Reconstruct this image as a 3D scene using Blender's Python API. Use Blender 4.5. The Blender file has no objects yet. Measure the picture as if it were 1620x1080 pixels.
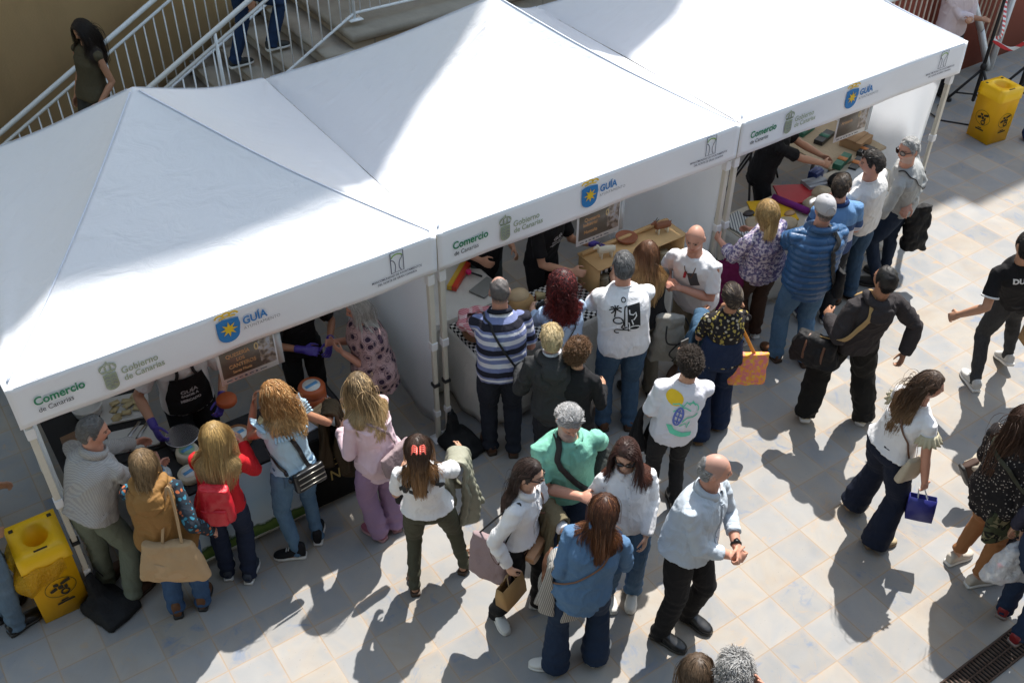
# Street market: three white tents, their stalls and the visitors, seen from a balcony
SUN_STRENGTH, SKY_STRENGTH = 5.0, .15
SKY_AIR, SKY_DUST = 2.4, 1.6
TILE_K = .86
import bpy, bmesh, math, random
import numpy as np
from mathutils import Vector, Matrix
from mathutils.bvhtree import BVHTree

SC = bpy.context.scene
COL = SC.collection
RNG = np.random.default_rng(11)
Z = np.array([0., 0., 1.])

def v3(*a): return np.array(a, float)
def nrm(v):
    v = np.asarray(v, float); n = np.linalg.norm(v)
    return v / n if n > 1e-9 else v
def lerp(a, b, t): return a + (b - a) * t
def sstep(a, b, x):
    t = np.clip((x - a) / (b - a), 0, 1); return t * t * (3 - 2 * t)

# ------------------------------------------------------------------ noise
def _h(ix, iy, iz, seed):
    n = (ix * 374761393 + iy * 668265263 + iz * 2147483647 + seed * 1274126177) & 0xffffffff
    n = ((n ^ (n >> 13)) * 1274126177) & 0xffffffff
    return ((n ^ (n >> 16)) & 0xffff) / 32767.5 - 1.0
def vnoise(P, seed=0):
    P = np.asarray(P, float); i = np.floor(P).astype(np.int64); f = P - i; f = f * f * (3 - 2 * f)
    out = 0
    for dx in (0, 1):
        for dy in (0, 1):
            for dz in (0, 1):
                w = (f[:, 0] if dx else 1 - f[:, 0]) * (f[:, 1] if dy else 1 - f[:, 1]) * (f[:, 2] if dz else 1 - f[:, 2])
                out = out + w * _h(i[:, 0] + dx, i[:, 1] + dy, i[:, 2] + dz, seed)
    return out

# ------------------------------------------------------------------ mesh helpers
class G:
    """collects vertices and faces of one mesh"""
    def __init__(s): s.V = []; s.F = []; s.n = 0
    def add(s, V, F):
        V = np.asarray(V, float); s.V.append(V)
        for f in F: s.F.append(tuple(int(i) + s.n for i in f))
        s.n += len(V); return s
    def get(s): return (np.concatenate(s.V) if s.V else np.zeros((0, 3))), s.F
    def loft(s, C_, A, B, n=16, e=2.0, caps=True):
        """rings c + a*cos + b*sin, superellipse exponent e"""
        th = np.linspace(0, 2 * np.pi, n, endpoint=False)
        c = np.cos(th); si = np.sin(th)
        if e != 2.0:
            c = np.sign(c) * np.abs(c) ** (2 / e); si = np.sign(si) * np.abs(si) ** (2 / e)
        V = np.concatenate([np.asarray(C_[k])[None] + c[:, None] * np.asarray(A[k])[None] + si[:, None] * np.asarray(B[k])[None] for k in range(len(C_))])
        F = []; m = len(C_)
        for k in range(m - 1):
            for j in range(n):
                j2 = (j + 1) % n
                F.append((k * n + j, k * n + j2, (k + 1) * n + j2, (k + 1) * n + j))
        if caps:
            F.append(tuple(range(n - 1, -1, -1))); F.append(tuple((m - 1) * n + j for j in range(n)))
        return s.add(V, F)
    def limb(s, P, R, lat=None, n=12, round_ends=True, e=2.0):
        """tapered tube along P; R scalar or (ra, rb)"""
        P = [np.asarray(p, float) for p in P]; R = [(r, r) if np.isscalar(r) else r for r in R]
        T = []
        for k in range(len(P)):
            a = P[max(k - 1, 0)]; b = P[min(k + 1, len(P) - 1)]; T.append(nrm(b - a))
        if lat is None:
            lat = v3(1, 0, 0) if abs(T[0][0]) < .8 else v3(0, 1, 0)
        A = []; B = []; prev = np.asarray(lat, float)
        for t in T:
            a = prev - t * np.dot(prev, t)
            if np.linalg.norm(a) < 1e-4: a = np.cross(t, v3(.3, .5, .8))
            a = nrm(a); prev = a; A.append(a); B.append(np.cross(t, a))
        C2 = list(P); A2 = [A[k] * R[k][0] for k in range(len(P))]; B2 = [B[k] * R[k][1] for k in range(len(P))]
        if round_ends:
            r0 = min(R[0]); r1 = min(R[-1])
            C2 = [P[0] - T[0] * r0 * .85, P[0] - T[0] * r0 * .5] + C2 + [P[-1] + T[-1] * r1 * .5, P[-1] + T[-1] * r1 * .85]
            A2 = [A2[0] * .45, A2[0] * .85] + A2 + [A2[-1] * .85, A2[-1] * .45]
            B2 = [B2[0] * .45, B2[0] * .85] + B2 + [B2[-1] * .85, B2[-1] * .45]
        return s.loft(C2, A2, B2, n=n, e=e)
    def box(s, c, sx, sy, sz, M=None):
        c = np.asarray(c, float)
        V = np.array([(x, y, z) for x in (-.5, .5) for y in (-.5, .5) for z in (-.5, .5)]) * (sx, sy, sz)
        if M is not None: V = V @ np.asarray(M).T
        F = [(0, 1, 3, 2), (4, 6, 7, 5), (0, 4, 5, 1), (2, 3, 7, 6), (0, 2, 6, 4), (1, 5, 7, 3)]
        return s.add(V + c, F)
    def bar(s, a, b, w, h=None, up=None):
        """rectangular bar from a to b"""
        a = np.asarray(a, float); b = np.asarray(b, float); h = h or w; t = nrm(b - a)
        u = np.asarray(up if up is not None else (Z if abs(t[2]) < .95 else v3(0, 1, 0)), float)
        l = nrm(np.cross(u, t)); u = np.cross(t, l)
        V = [p + l * (sx * w / 2) + u * (sz * h / 2) for p in (a, b) for sx, sz in ((-1, -1), (1, -1), (1, 1), (-1, 1))]
        return s.add(V, [(0, 3, 2, 1), (4, 5, 6, 7), (0, 1, 5, 4), (1, 2, 6, 5), (2, 3, 7, 6), (3, 0, 4, 7)])
    def grid(s, fn, nu, nv):
        u = np.linspace(0, 1, nu); v = np.linspace(0, 1, nv)
        U, W = np.meshgrid(u, v, indexing='ij')
        V = fn(U.ravel(), W.ravel())
        F = [(i * nv + j, (i + 1) * nv + j, (i + 1) * nv + j + 1, i * nv + j + 1) for i in range(nu - 1) for j in range(nv - 1)]
        return s.add(V, F)
    def ball(s, c, r, M=None, n=16, m=10):
        r = np.ones(3) * r if np.isscalar(r) else np.asarray(r, float)
        th = np.linspace(0, np.pi, m + 1); V = [(0, 0, 1)]
        for t in th[1:-1]:
            for j in range(n):
                p = 2 * np.pi * j / n; V.append((np.sin(t) * np.cos(p), np.sin(t) * np.sin(p), np.cos(t)))
        V.append((0, 0, -1)); V = np.array(V) * r
        if M is not None: V = V @ np.asarray(M).T
        F = [(0, 1 + j, 1 + (j + 1) % n) for j in range(n)]
        for k in range(m - 2):
            for j in range(n):
                a = 1 + k * n; F.append((a + j, a + n + j, a + n + (j + 1) % n, a + (j + 1) % n))
        a = 1 + (m - 2) * n; e = len(V) - 1
        F += [(a + j, e, a + (j + 1) % n) for j in range(n)]
        return s.add(V + np.asarray(c, float), F)

def fast(name, V, F):
    me = bpy.data.meshes.new(name)
    V = np.asarray(V, np.float32)
    if isinstance(F, np.ndarray):
        k = F.shape[1]; tot = np.full(len(F), k, np.int32); li = F.astype(np.int32).ravel()
    else:
        tot = np.array([len(f) for f in F], np.int32); li = np.fromiter((i for f in F for i in f), np.int32)
    st = np.zeros(len(tot), np.int32)
    if len(tot): st[1:] = np.cumsum(tot)[:-1]
    me.vertices.add(len(V)); me.vertices.foreach_set('co', V.ravel())
    me.loops.add(len(li)); me.loops.foreach_set('vertex_index', li)
    me.polygons.add(len(tot)); me.polygons.foreach_set('loop_start', st); me.polygons.foreach_set('loop_total', tot)
    me.update(calc_edges=True); me.validate()
    return me

def mk(name, V, F, mat, parent=None, base=(0, 0, 0), smooth=True, col=None, fix=False, label=None):
    """world-space verts -> linked object; base = world origin of the thing it belongs to"""
    V = np.asarray(V, float) - np.asarray(base, float)
    me = fast(name, V, F)
    if fix:
        bm = bmesh.new(); bm.from_mesh(me); bmesh.ops.recalc_face_normals(bm, faces=bm.faces); bm.to_mesh(me); bm.free()
    if smooth: me.polygons.foreach_set('use_smooth', np.ones(len(me.polygons), bool))
    if col is not None:
        at = me.color_attributes.new('hc', 'FLOAT_COLOR', 'POINT'); at.data.foreach_set('color', np.asarray(col, np.float32).ravel())
    me.materials.append(mat)
    o = bpy.data.objects.new(name, me); COL.objects.link(o)
    if parent is not None: o.parent = parent
    else: o.location = base
    if label: o['label'] = label
    return o
def mkg(name, g, mat, parent=None, base=(0, 0, 0), smooth=True, fix=True, **k):
    V, F = g.get(); return mk(name, V, F, mat, parent, base, smooth, fix=fix, **k)
def bevel(o, w=.004, seg=2):
    m = o.modifiers.new('bevel', 'BEVEL'); m.width = w; m.segments = seg; m.limit_method = 'ANGLE'; m.angle_limit = math.radians(35)
    for p in o.data.polygons: p.use_smooth = False
    return o
def tag(o, label=None, cat=None, group=None, kind=None):
    if label: o['label'] = label
    if cat: o['category'] = cat
    if group: o['group'] = group
    if kind: o['kind'] = kind
    return o
def thing(name, loc, label, cat, group=None):
    o = bpy.data.objects.new(name, None); o.empty_display_size = .1; COL.objects.link(o); o.location = loc
    return tag(o, label, cat, group)
def copy_tree(o, loc=None, parent=None):
    c = o.copy(); COL.objects.link(c)
    if parent is not None: c.parent = parent
    if loc is not None: c.location = loc
    for ch in o.children: copy_tree(ch, None, c)
    return c

def vox(g, size, it=4, fac=.5):
    V, F = g.get() if isinstance(g, G) else g
    me = fast('tmp', V, F); ob = bpy.data.objects.new('tmp', me); COL.objects.link(ob)
    m = ob.modifiers.new('r', 'REMESH'); m.mode = 'VOXEL'; m.voxel_size = size
    if it:
        m2 = ob.modifiers.new('s', 'SMOOTH'); m2.factor = fac; m2.iterations = it
    dg = bpy.context.evaluated_depsgraph_get(); ev = ob.evaluated_get(dg); em = ev.to_mesh()
    n = len(em.vertices); co = np.zeros(n * 3, np.float32); em.vertices.foreach_get('co', co)
    nl = len(em.loops); li = np.zeros(nl, np.int32); em.loops.foreach_get('vertex_index', li)
    no = np.zeros(n * 3, np.float32); em.vertices.foreach_get('normal', no)
    tot = np.zeros(len(em.polygons), np.int32); em.polygons.foreach_get('loop_total', tot)
    if nl == 4 * len(tot): Fo = li.reshape(-1, 4)
    else:
        Fo = []; k = 0
        for t in tot: Fo.append(tuple(li[k:k + t])); k += t
    ev.to_mesh_clear(); bpy.data.objects.remove(ob); bpy.data.meshes.remove(me)
    return co.reshape(-1, 3).astype(float), Fo, no.reshape(-1, 3).astype(float)

# ------------------------------------------------------------------ materials
MATS = {}
def nodes(name):
    m = bpy.data.materials.new(name); m.use_nodes = True; nt = m.node_tree
    b = nt.nodes['Principled BSDF']; return m, nt, b
def N(nt, typ, **kw):
    n = nt.nodes.new(typ)
    for k, v in kw.items():
        if k[0] == '_': n.inputs[k[1:] if not k[1:].isdigit() else int(k[1:])].default_value = v
        else: setattr(n, k, v)
    return n
def ramp(nt, fac, stops, interp='LINEAR'):
    r = nt.nodes.new('ShaderNodeValToRGB'); r.color_ramp.interpolation = interp; el = r.color_ramp.elements
    while len(el) < len(stops): el.new(.5)
    for e, (p, c) in zip(el, stops): e.position = p; e.color = (*c, 1)
    nt.links.new(fac, r.inputs[0]); return r.outputs[0]
def mixc(nt, fac, a, b, mode='MIX'):
    m = nt.nodes.new('ShaderNodeMix'); m.data_type = 'RGBA'; m.blend_type = mode
    for i, x in ((0, fac), (6, a), (7, b)):
        if isinstance(x, bpy.types.NodeSocket): nt.links.new(x, m.inputs[i])
        elif i == 0: m.inputs[0].default_value = x
        else: m.inputs[i].default_value = (*x, 1) if len(x) == 3 else x
    return m.outputs[2]
def mth(nt, op, a, b=None, clamp=False):
    m = nt.nodes.new('ShaderNodeMath'); m.operation = op; m.use_clamp = clamp
    for i, x in ((0, a), (1, b)):
        if x is None: continue
        if isinstance(x, bpy.types.NodeSocket): nt.links.new(x, m.inputs[i])
        else: m.inputs[i].default_value = x
    return m.outputs[0]
def sep(nt, vec):
    s = nt.nodes.new('ShaderNodeSeparateXYZ'); nt.links.new(vec, s.inputs[0]); return s.outputs
def bump(nt, b, h, st=.3, d=.01):
    n = nt.nodes.new('ShaderNodeBump'); n.inputs['Strength'].default_value = st; n.inputs['Distance'].default_value = d
    nt.links.new(h, n.inputs['Height']); nt.links.new(n.outputs[0], b.inputs['Normal'])
def noise(nt, vec, scale, detail=3, rough=.55, dist=0., out=0):
    n = N(nt, 'ShaderNodeTexNoise'); n.inputs['Scale'].default_value = scale; n.inputs['Detail'].default_value = detail
    n.inputs['Roughness'].default_value = rough; n.inputs['Distortion'].default_value = dist
    nt.links.new(vec, n.inputs['Vector']); return n.outputs[out]
def mapv(nt, vec, sc=(1, 1, 1), loc=(0, 0, 0), rot=(0, 0, 0)):
    m = nt.nodes.new('ShaderNodeMapping'); m.inputs['Scale'].default_value = sc; m.inputs['Location'].default_value = loc; m.inputs['Rotation'].default_value = rot
    nt.links.new(vec, m.inputs[0]); return m.outputs[0]
def scl(c, k): return tuple(min(1, x * k) for x in c[:3])

def plain(name, c, rough=.6, var=.1, scale=12., metal=0., bs=.0, spec=None):
    key = ('plain', name, c, rough, var, scale, metal, bs)
    if key in MATS: return MATS[key]
    m, nt, b = nodes(name); tc = N(nt, 'ShaderNodeTexCoord'); f = noise(nt, tc.outputs['Object'], scale, 4)
    nt.links.new(mixc(nt, f, scl(c, 1 - var * 1.6), scl(c, 1 + var * 1.4)), b.inputs['Base Color'])
    b.inputs['Roughness'].default_value = rough; b.inputs['Metallic'].default_value = metal
    if spec is not None: b.inputs['Specular IOR Level'].default_value = spec
    if bs: bump(nt, b, noise(nt, tc.outputs['Object'], scale * 4, 4), bs)
    MATS[key] = m; return m

def fabric(c, pat='plain', c2=None, c3=None, sc=1., rough=.9, fold=1., sheen=0.):
    key = ('fab', c, pat, c2, c3, sc, rough, fold)
    if key in MATS: return MATS[key]
    m, nt, b = nodes('fabric_' + pat); tc = N(nt, 'ShaderNodeTexCoord'); O = tc.outputs['Object']
    big = noise(nt, O, 4.5, 4); fine = noise(nt, O, 60, 2)
    base = mixc(nt, big, scl(c, .86), scl(c, 1.1))
    if pat == 'denim':
        st = noise(nt, mapv(nt, O, (1, 1, .25)), 70, 2)
        base = mixc(nt, mth(nt, 'MULTIPLY', st, .45), base, c2 or scl(c, 2.2))
        fade = noise(nt, O, 7, 2); base = mixc(nt, ramp(nt, fade, [(.5, (0, 0, 0)), (.8, (.5, .5, .5))]), base, c2 or scl(c, 2.))
    elif pat == 'stripe':
        z = sep(nt, O)[2]; fr = mth(nt, 'FRACT', mth(nt, 'MULTIPLY', z, 1 / sc))
        base = ramp(nt, fr, [(0, c), (.24, c2), (.42, c3), (.62, c2), (.8, c3), (.9, c2)], 'CONSTANT')
    elif pat == 'polo3':      # light blue yoke, white and navy bands by height
        z = sep(nt, O)[2]
        base = ramp(nt, mth(nt, 'MULTIPLY', z, .5), [(0, c), (.50, (.62, .60, .64)), (.565, (.05, .09, .2)), (.60, c2)], 'CONSTANT')
    elif pat == 'floral':
        vo = N(nt, 'ShaderNodeTexVoronoi'); vo.inputs['Scale'].default_value = 42 * sc; nt.links.new(mixc(nt, .04, O, noise(nt, O, 20, 2, out=1)), vo.inputs['Vector'])
        d = ramp(nt, vo.outputs['Distance'], [(.36, (1, 1, 1)), (.44, (0, 0, 0))])
        r = sep(nt, vo.outputs['Color'])[0]
        colr = ramp(nt, r, [(0, c2), (.5, c3), (.75, c)], 'CONSTANT')
        base = mixc(nt, d, base, colr)
    elif pat == 'bigfloral':
        vo = N(nt, 'ShaderNodeTexVoronoi'); vo.inputs['Scale'].default_value = 14 * sc; nt.links.new(O, vo.inputs['Vector'])
        d = ramp(nt, vo.outputs['Distance'], [(.30, (1, 1, 1)), (.36, (.15, .15, .15)), (.42, (.15, .15, .15)), (.45, (.8, .8, .8)), (.52, (0, 0, 0))])
        base = mixc(nt, d, base, c2)
        vo2 = N(nt, 'ShaderNodeTexVoronoi'); vo2.inputs['Scale'].default_value = 55 * sc; nt.links.new(O, vo2.inputs['Vector'])
        base = mixc(nt, ramp(nt, vo2.outputs['Distance'], [(.22, (.8, .8, .8)), (.3, (0, 0, 0))]), base, c3 or c2)
    elif pat == 'gingham':
        x, y, z = sep(nt, O)
        k = 2 * math.pi / sc
        a = mth(nt, 'GREATER_THAN', mth(nt, 'SINE', mth(nt, 'MULTIPLY', mth(nt, 'ADD', x, mth(nt, 'MULTIPLY', y, .6)), k)), 0)
        w = mth(nt, 'GREATER_THAN', mth(nt, 'SINE', mth(nt, 'MULTIPLY', z, k)), 0)
        base = mixc(nt, mth(nt, 'MULTIPLY', mth(nt, 'ADD', a, w), .5), base, c2)
    elif pat == 'check':      # small two-colour check for a flat cloth, any axis
        x, y, z = sep(nt, O); k = math.pi / sc
        s_ = [mth(nt, 'SINE', mth(nt, 'MULTIPLY', q, k)) for q in (x, y)]
        p_ = mth(nt, 'MULTIPLY', s_[0], s_[1])
        base = mixc(nt, mth(nt, 'GREATER_THAN', p_, 0), c, c2)
    elif pat == 'camo':
        n1 = noise(nt, O, 9 * sc, 2, dist=1.2); n2 = noise(nt, mapv(nt, O, loc=(7, 3, 1)), 10 * sc, 2, dist=1.)
        base = mixc(nt, ramp(nt, n1, [(0, (0, 0, 0)), (.55, (1, 1, 1))], 'CONSTANT'), c, c2)
        base = mixc(nt, ramp(nt, n2, [(0, (0, 0, 0)), (.57, (1, 1, 1))], 'CONSTANT'), base, c3)
    elif pat == 'knit':
        w = N(nt, 'ShaderNodeTexWave'); w.inputs['Scale'].default_value = 28 * sc; w.inputs['Distortion'].default_value = .6; nt.links.new(mapv(nt, O, rot=(0, .3, .6)), w.inputs['Vector'])
        base = mixc(nt, w.outputs['Fac'], c, c2)
    elif pat == 'dots':
        vo = N(nt, 'ShaderNodeTexVoronoi'); vo.inputs['Scale'].default_value = 45 * sc; nt.links.new(O, vo.inputs['Vector'])
        base = mixc(nt, ramp(nt, vo.outputs['Distance'], [(.2, (1, 1, 1)), (.26, (0, 0, 0))]), base, c2)
    elif pat == 'mottle':
        base = mixc(nt, ramp(nt, noise(nt, O, 38 * sc, 3), [(.42, (0, 0, 0)), (.55, (1, 1, 1))]), base, c2)
        if c3: base = mixc(nt, ramp(nt, noise(nt, mapv(nt, O, loc=(4, 4, 4)), 30 * sc, 2), [(.56, (0, 0, 0)), (.62, (1, 1, 1))]), base, c3)
    nt.links.new(base, b.inputs['Base Color']); b.inputs['Roughness'].default_value = rough
    b.inputs['Specular IOR Level'].default_value = .25 if rough > .6 else .5
    if sheen: b.inputs['Sheen Weight'].default_value = sheen
    rg = mth(nt, 'ABSOLUTE', mth(nt, 'SUBTRACT', noise(nt, mapv(nt, O, (1, 1, .6), rot=(.5, .3, .4)), 9, 2, .5, 1.2), .5))
    h = mth(nt, 'ADD', noise(nt, mapv(nt, O, (1, 1, .55), rot=(.4, .2, .3)), 13, 3, .5, .8), mth(nt, 'MULTIPLY', fine, .2)); h = mth(nt, 'SUBTRACT', h, mth(nt, 'MULTIPLY', rg, 1.2))
    bump(nt, b, h, .5 * fold, .018)
    MATS[key] = m; return m

def attr_mat(name, rough=.5, spec=.4, aniso=0., subs=0., var=.12, vs=40):
    key = ('attr', name)
    if key in MATS: return MATS[key]
    m, nt, b = nodes(name); a = N(nt, 'ShaderNodeAttribute'); a.attribute_name = 'hc'; tc = N(nt, 'ShaderNodeTexCoord')
    f = noise(nt, tc.outputs['Object'], vs, 3)
    nt.links.new(mixc(nt, 1., a.outputs['Color'], mixc(nt, f, (1 - var,) * 3, (1 + var,) * 3), 'MULTIPLY'), b.inputs['Base Color'])
    b.inputs['Roughness'].default_value = rough; b.inputs['Specular IOR Level'].default_value = spec
    if subs: b.inputs['Subsurface Weight'].default_value = subs; b.inputs['Subsurface Radius'].default_value = (.01, .004, .002)
    MATS[key] = m; return m

# ------------------------------------------------------------------ lettering and flat marks
def text_mesh(txt, size, bold=0., spacing=1., align='LEFT', xs=1.):
    cu = bpy.data.curves.new('t', 'FONT'); cu.body = txt; cu.size = size; cu.offset = bold; cu.space_character = spacing
    cu.align_x = align; cu.resolution_u = 3
    ob = bpy.data.objects.new('t', cu); COL.objects.link(ob)
    dg = bpy.context.evaluated_depsgraph_get(); me = bpy.data.meshes.new_from_object(ob.evaluated_get(dg))
    bm = bmesh.new(); bm.from_mesh(me); bmesh.ops.triangulate(bm, faces=bm.faces)
    V = np.array([(v.co.x * xs, v.co.y) for v in bm.verts]); F = [tuple(v.index for v in f.verts) for f in bm.faces]
    bm.free(); bpy.data.objects.remove(ob); bpy.data.curves.remove(cu); bpy.data.meshes.remove(me)
    return V, F
def poly2(pts):
    """fan-free triangulation of a 2-D outline"""
    bm = bmesh.new(); vs = [bm.verts.new((x, y, 0)) for x, y in pts]; f = bm.faces.new(vs); bmesh.ops.triangulate(bm, faces=[f])
    bm.verts.index_update(); V = np.array([(v.co.x, v.co.y) for v in bm.verts]); F = [tuple(v.index for v in q.verts) for q in bm.faces]; bm.free()
    return V, F
def stroke2(pts, w, closed=False):
    """2-D ribbon along a polyline"""
    P = np.asarray(pts, float)
    if closed: P = np.vstack([P, P[:1]])
    T = np.gradient(P, axis=0); T /= np.linalg.norm(T, axis=1)[:, None] + 1e-9; Nn = np.stack([-T[:, 1], T[:, 0]], 1) * w / 2
    V = np.concatenate([P - Nn, P + Nn]); n = len(P)
    return V, [(i, i + 1, n + i + 1, n + i) for i in range(n - 1)]
def arc(cx, cy, rx, ry, a0, a1, n=16):
    t = np.radians(np.linspace(a0, a1, n)); return [(cx + rx * math.cos(x), cy + ry * math.sin(x)) for x in t]
def join2(lst):
    V = []; F = []; n = 0
    for v, f in lst:
        V.append(np.asarray(v, float)); F += [tuple(i + n for i in q) for q in f]; n += len(v)
    return np.concatenate(V), F
# ================================================================== light, camera, setting
SUND = nrm(v3(.51, .34, 1.0))
def setup():
    w = bpy.data.worlds.new('World'); SC.world = w; w.use_nodes = True; nt = w.node_tree
    bg = nt.nodes['Background']; sk = nt.nodes.new('ShaderNodeTexSky'); sk.sky_type = 'NISHITA'; sk.sun_disc = False
    sk.sun_elevation = math.asin(SUND[2]); sk.sun_rotation = math.atan2(SUND[0], SUND[1])
    sk.air_density = SKY_AIR; sk.dust_density = SKY_DUST; sk.ozone_density = 1.0
    nt.links.new(sk.outputs[0], bg.inputs[0]); bg.inputs[1].default_value = SKY_STRENGTH
    l = bpy.data.lights.new('sun', 'SUN'); l.energy = SUN_STRENGTH; l.angle = math.radians(.53); l.color = (1., .955, .89)
    o = bpy.data.objects.new('sun', l); COL.objects.link(o); o.location = (6, 4, 30)
    o.rotation_euler = Vector(-SUND).to_track_quat('-Z', 'Y').to_euler()
    c = bpy.data.cameras.new('camera'); co = bpy.data.objects.new('camera', c); COL.objects.link(co)
    c.sensor_width = 36; c.lens = 36 * 1646.883 / 1620; c.clip_end = 2000; c.clip_start = .05
    pitch, yaw, roll = 0.69598231, 0.597813463, 0.005009
    fw = v3(math.sin(yaw) * math.cos(pitch), math.cos(yaw) * math.cos(pitch), -math.sin(pitch)); r = v3(math.cos(yaw), -math.sin(yaw), 0)
    u = np.cross(r, fw); r2 = r * math.cos(roll) + u * math.sin(roll); u2 = -r * math.sin(roll) + u * math.cos(roll)
    M = Matrix(((r2[0], u2[0], -fw[0], -0.06316933), (r2[1], u2[1], -fw[1], -5.47921761), (r2[2], u2[2], -fw[2], 6.30715515), (0, 0, 0, 1)))
    co.matrix_world = M; SC.camera = co
    SC.view_settings.view_transform = 'Standard'; SC.view_settings.look = 'None'; SC.view_settings.exposure = 0; SC.view_settings.gamma = 1
    SC.render.engine = 'CYCLES'
    try:
        SC.cycles.use_denoising = True; SC.cycles.denoiser = 'OPENIMAGEDENOISE'
    except Exception: pass
    SC.cycles.film_exposure = 1.55; SC.cycles.max_bounces = 7; SC.cycles.diffuse_bounces = 4; SC.cycles.transparent_max_bounces = 12

def tile_mat(px=.32, py=.325, ox=4.445, oy=-3.02, dark=1.):
    m, nt, b = nodes('stone_tiles'); tc = N(nt, 'ShaderNodeTexCoord'); O = tc.outputs['Object']
    x, y, z = sep(nt, O)
    u = mth(nt, 'DIVIDE', mth(nt, 'SUBTRACT', x, ox), px); v = mth(nt, 'DIVIDE', mth(nt, 'SUBTRACT', y, oy), py)
    iu = mth(nt, 'FLOOR', u); iv = mth(nt, 'FLOOR', v); fu = mth(nt, 'FRACT', u); fv = mth(nt, 'FRACT', v)
    cb = nt.nodes.new('ShaderNodeCombineXYZ'); nt.links.new(iu, cb.inputs[0]); nt.links.new(iv, cb.inputs[1])
    wn = N(nt, 'ShaderNodeTexWhiteNoise'); nt.links.new(cb.outputs[0], wn.inputs['Vector'])
    rc = sep(nt, wn.outputs['Color'])
    # per-tile shifted and turned coordinates so that veins stop at each tile edge
    sh = nt.nodes.new('ShaderNodeVectorMath'); sh.operation = 'MULTIPLY_ADD'; nt.links.new(wn.outputs['Color'], sh.inputs[0]); sh.inputs[1].default_value = (37, 53, 29); nt.links.new(O, sh.inputs[2])
    rot = nt.nodes.new('ShaderNodeVectorRotate'); rot.rotation_type = 'Z_AXIS'; nt.links.new(sh.outputs[0], rot.inputs['Vector']); nt.links.new(mth(nt, 'MULTIPLY', rc[2], 6.28), rot.inputs['Angle'])
    T = rot.outputs[0]
    grey = ramp(nt, noise(nt, T, 3.5, 4, .5, .6), [(.2, (.255, .27, .285)), (.5, (.305, .31, .315)), (.8, (.355, .35, .34))])
    warm = ramp(nt, noise(nt, T, 3, 4, .55, .9), [(.2, (.37, .29, .215)), (.5, (.41, .36, .295)), (.8, (.42, .40, .365))])
    band = ramp(nt, noise(nt, mapv(nt, T, (1, 2.3, 1)), 2.6, 3, .5, 1.), [(.38, (0, 0, 0)), (.62, (1, 1, 1))])
    sel = ramp(nt, rc[0], [(.0, (.04, .04, .04)), (.45, (.15, .15, .15)), (.62, (.6, .6, .6)), (1., (.96, .96, .96))])
    f = mth(nt, 'ADD', mth(nt, 'MULTIPLY', sel, .8), mth(nt, 'MULTIPLY', mth(nt, 'SUBTRACT', band, .5), .34), True)
    col = mixc(nt, f, grey, warm)
    col = mixc(nt, .12, col, (.335, .325, .31))
    blue = ramp(nt, noise(nt, mapv(nt, T, (1.6, 1, 1), loc=(9, 2, 0)), 4.2, 6, .7, 1.4), [(.54, (0, 0, 0)), (.70, (1, 1, 1))])
    col = mixc(nt, mth(nt, 'MULTIPLY', blue, mth(nt, 'GREATER_THAN', rc[1], .62)), col, (.21, .255, .34))
    rust = ramp(nt, noise(nt, mapv(nt, T, loc=(3, 8, 0)), 5.5, 5, .7, 1.), [(.60, (0, 0, 0)), (.76, (1, 1, 1))])
    col = mixc(nt, mth(nt, 'MULTIPLY', rust, .65), col, (0.496, 0.338, 0.201))
    col = mixc(nt, rc[1], scl_s(nt, col, 1.07), scl_s(nt, col, .88))
    # large soft stains and small scuffs
    col = mixc(nt, ramp(nt, noise(nt, O, .9, 4), [(.4, (0, 0, 0)), (.85, (.16, .16, .16))]), col, (.25, .23, .21))
    col = mixc(nt, ramp(nt, noise(nt, O, 22, 5, .75), [(.72, (0, 0, 0)), (.86, (.2, .2, .2))]), col, (.55, .54, .52))
    col = mixc(nt, ramp(nt, noise(nt, O, 55, 2, .5), [(.70, (0, 0, 0)), (.74, (.5, .5, .5))]), col, (.2, .19, .18))
    e = mth(nt, 'MINIMUM', mth(nt, 'MINIMUM', fu, mth(nt, 'SUBTRACT', 1., fu)), mth(nt, 'MINIMUM', fv, mth(nt, 'SUBTRACT', 1., fv)))
    e2 = mth(nt, 'ADD', e, mth(nt, 'MULTIPLY', mth(nt, 'SUBTRACT', noise(nt, O, 40, 2), .5), .012))
    gl = ramp(nt, e2, [(.008, (1, 1, 1)), (.017, (0, 0, 0))])
    gcol = ramp(nt, noise(nt, O, 1.7, 4), [(.35, (.30, .225, .155)), (.6, (.36, .27, .19)), (.75, (.48, .44, .39))])
    gst = ramp(nt, noise(nt, O, 3.1, 3), [(.3, (.6, .6, .6)), (.7, (1., 1., 1.))])
    col = mixc(nt, mth(nt, 'MULTIPLY', gl, gst), col, gcol)
    halo = ramp(nt, e, [(.0, (.38, .38, .38)), (.13, (0, 0, 0))])
    col = mixc(nt, mth(nt, 'MULTIPLY', halo, noise(nt, O, 3.3, 3)), col, (.52, .39, .27))
    col = scl_s(nt, col, TILE_K); nt.links.new(col, b.inputs['Base Color']); b.inputs['Roughness'].default_value = .8; b.inputs['Specular IOR Level'].default_value = .22
    rr = ramp(nt, noise(nt, T, 9, 3), [(.3, (.74, .74, .74)), (.7, (.86, .86, .86))]); nt.links.new(rr, b.inputs['Roughness'])
    h = mth(nt, 'ADD', mth(nt, 'MULTIPLY', gl, -.6), mth(nt, 'MULTIPLY', noise(nt, T, 16, 5, .6), .22))
    bump(nt, b, h, .3, .004); return m
def scl_s(nt, col, k):
    return mixc(nt, 1., col, (k, k, k), 'MULTIPLY')

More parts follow.
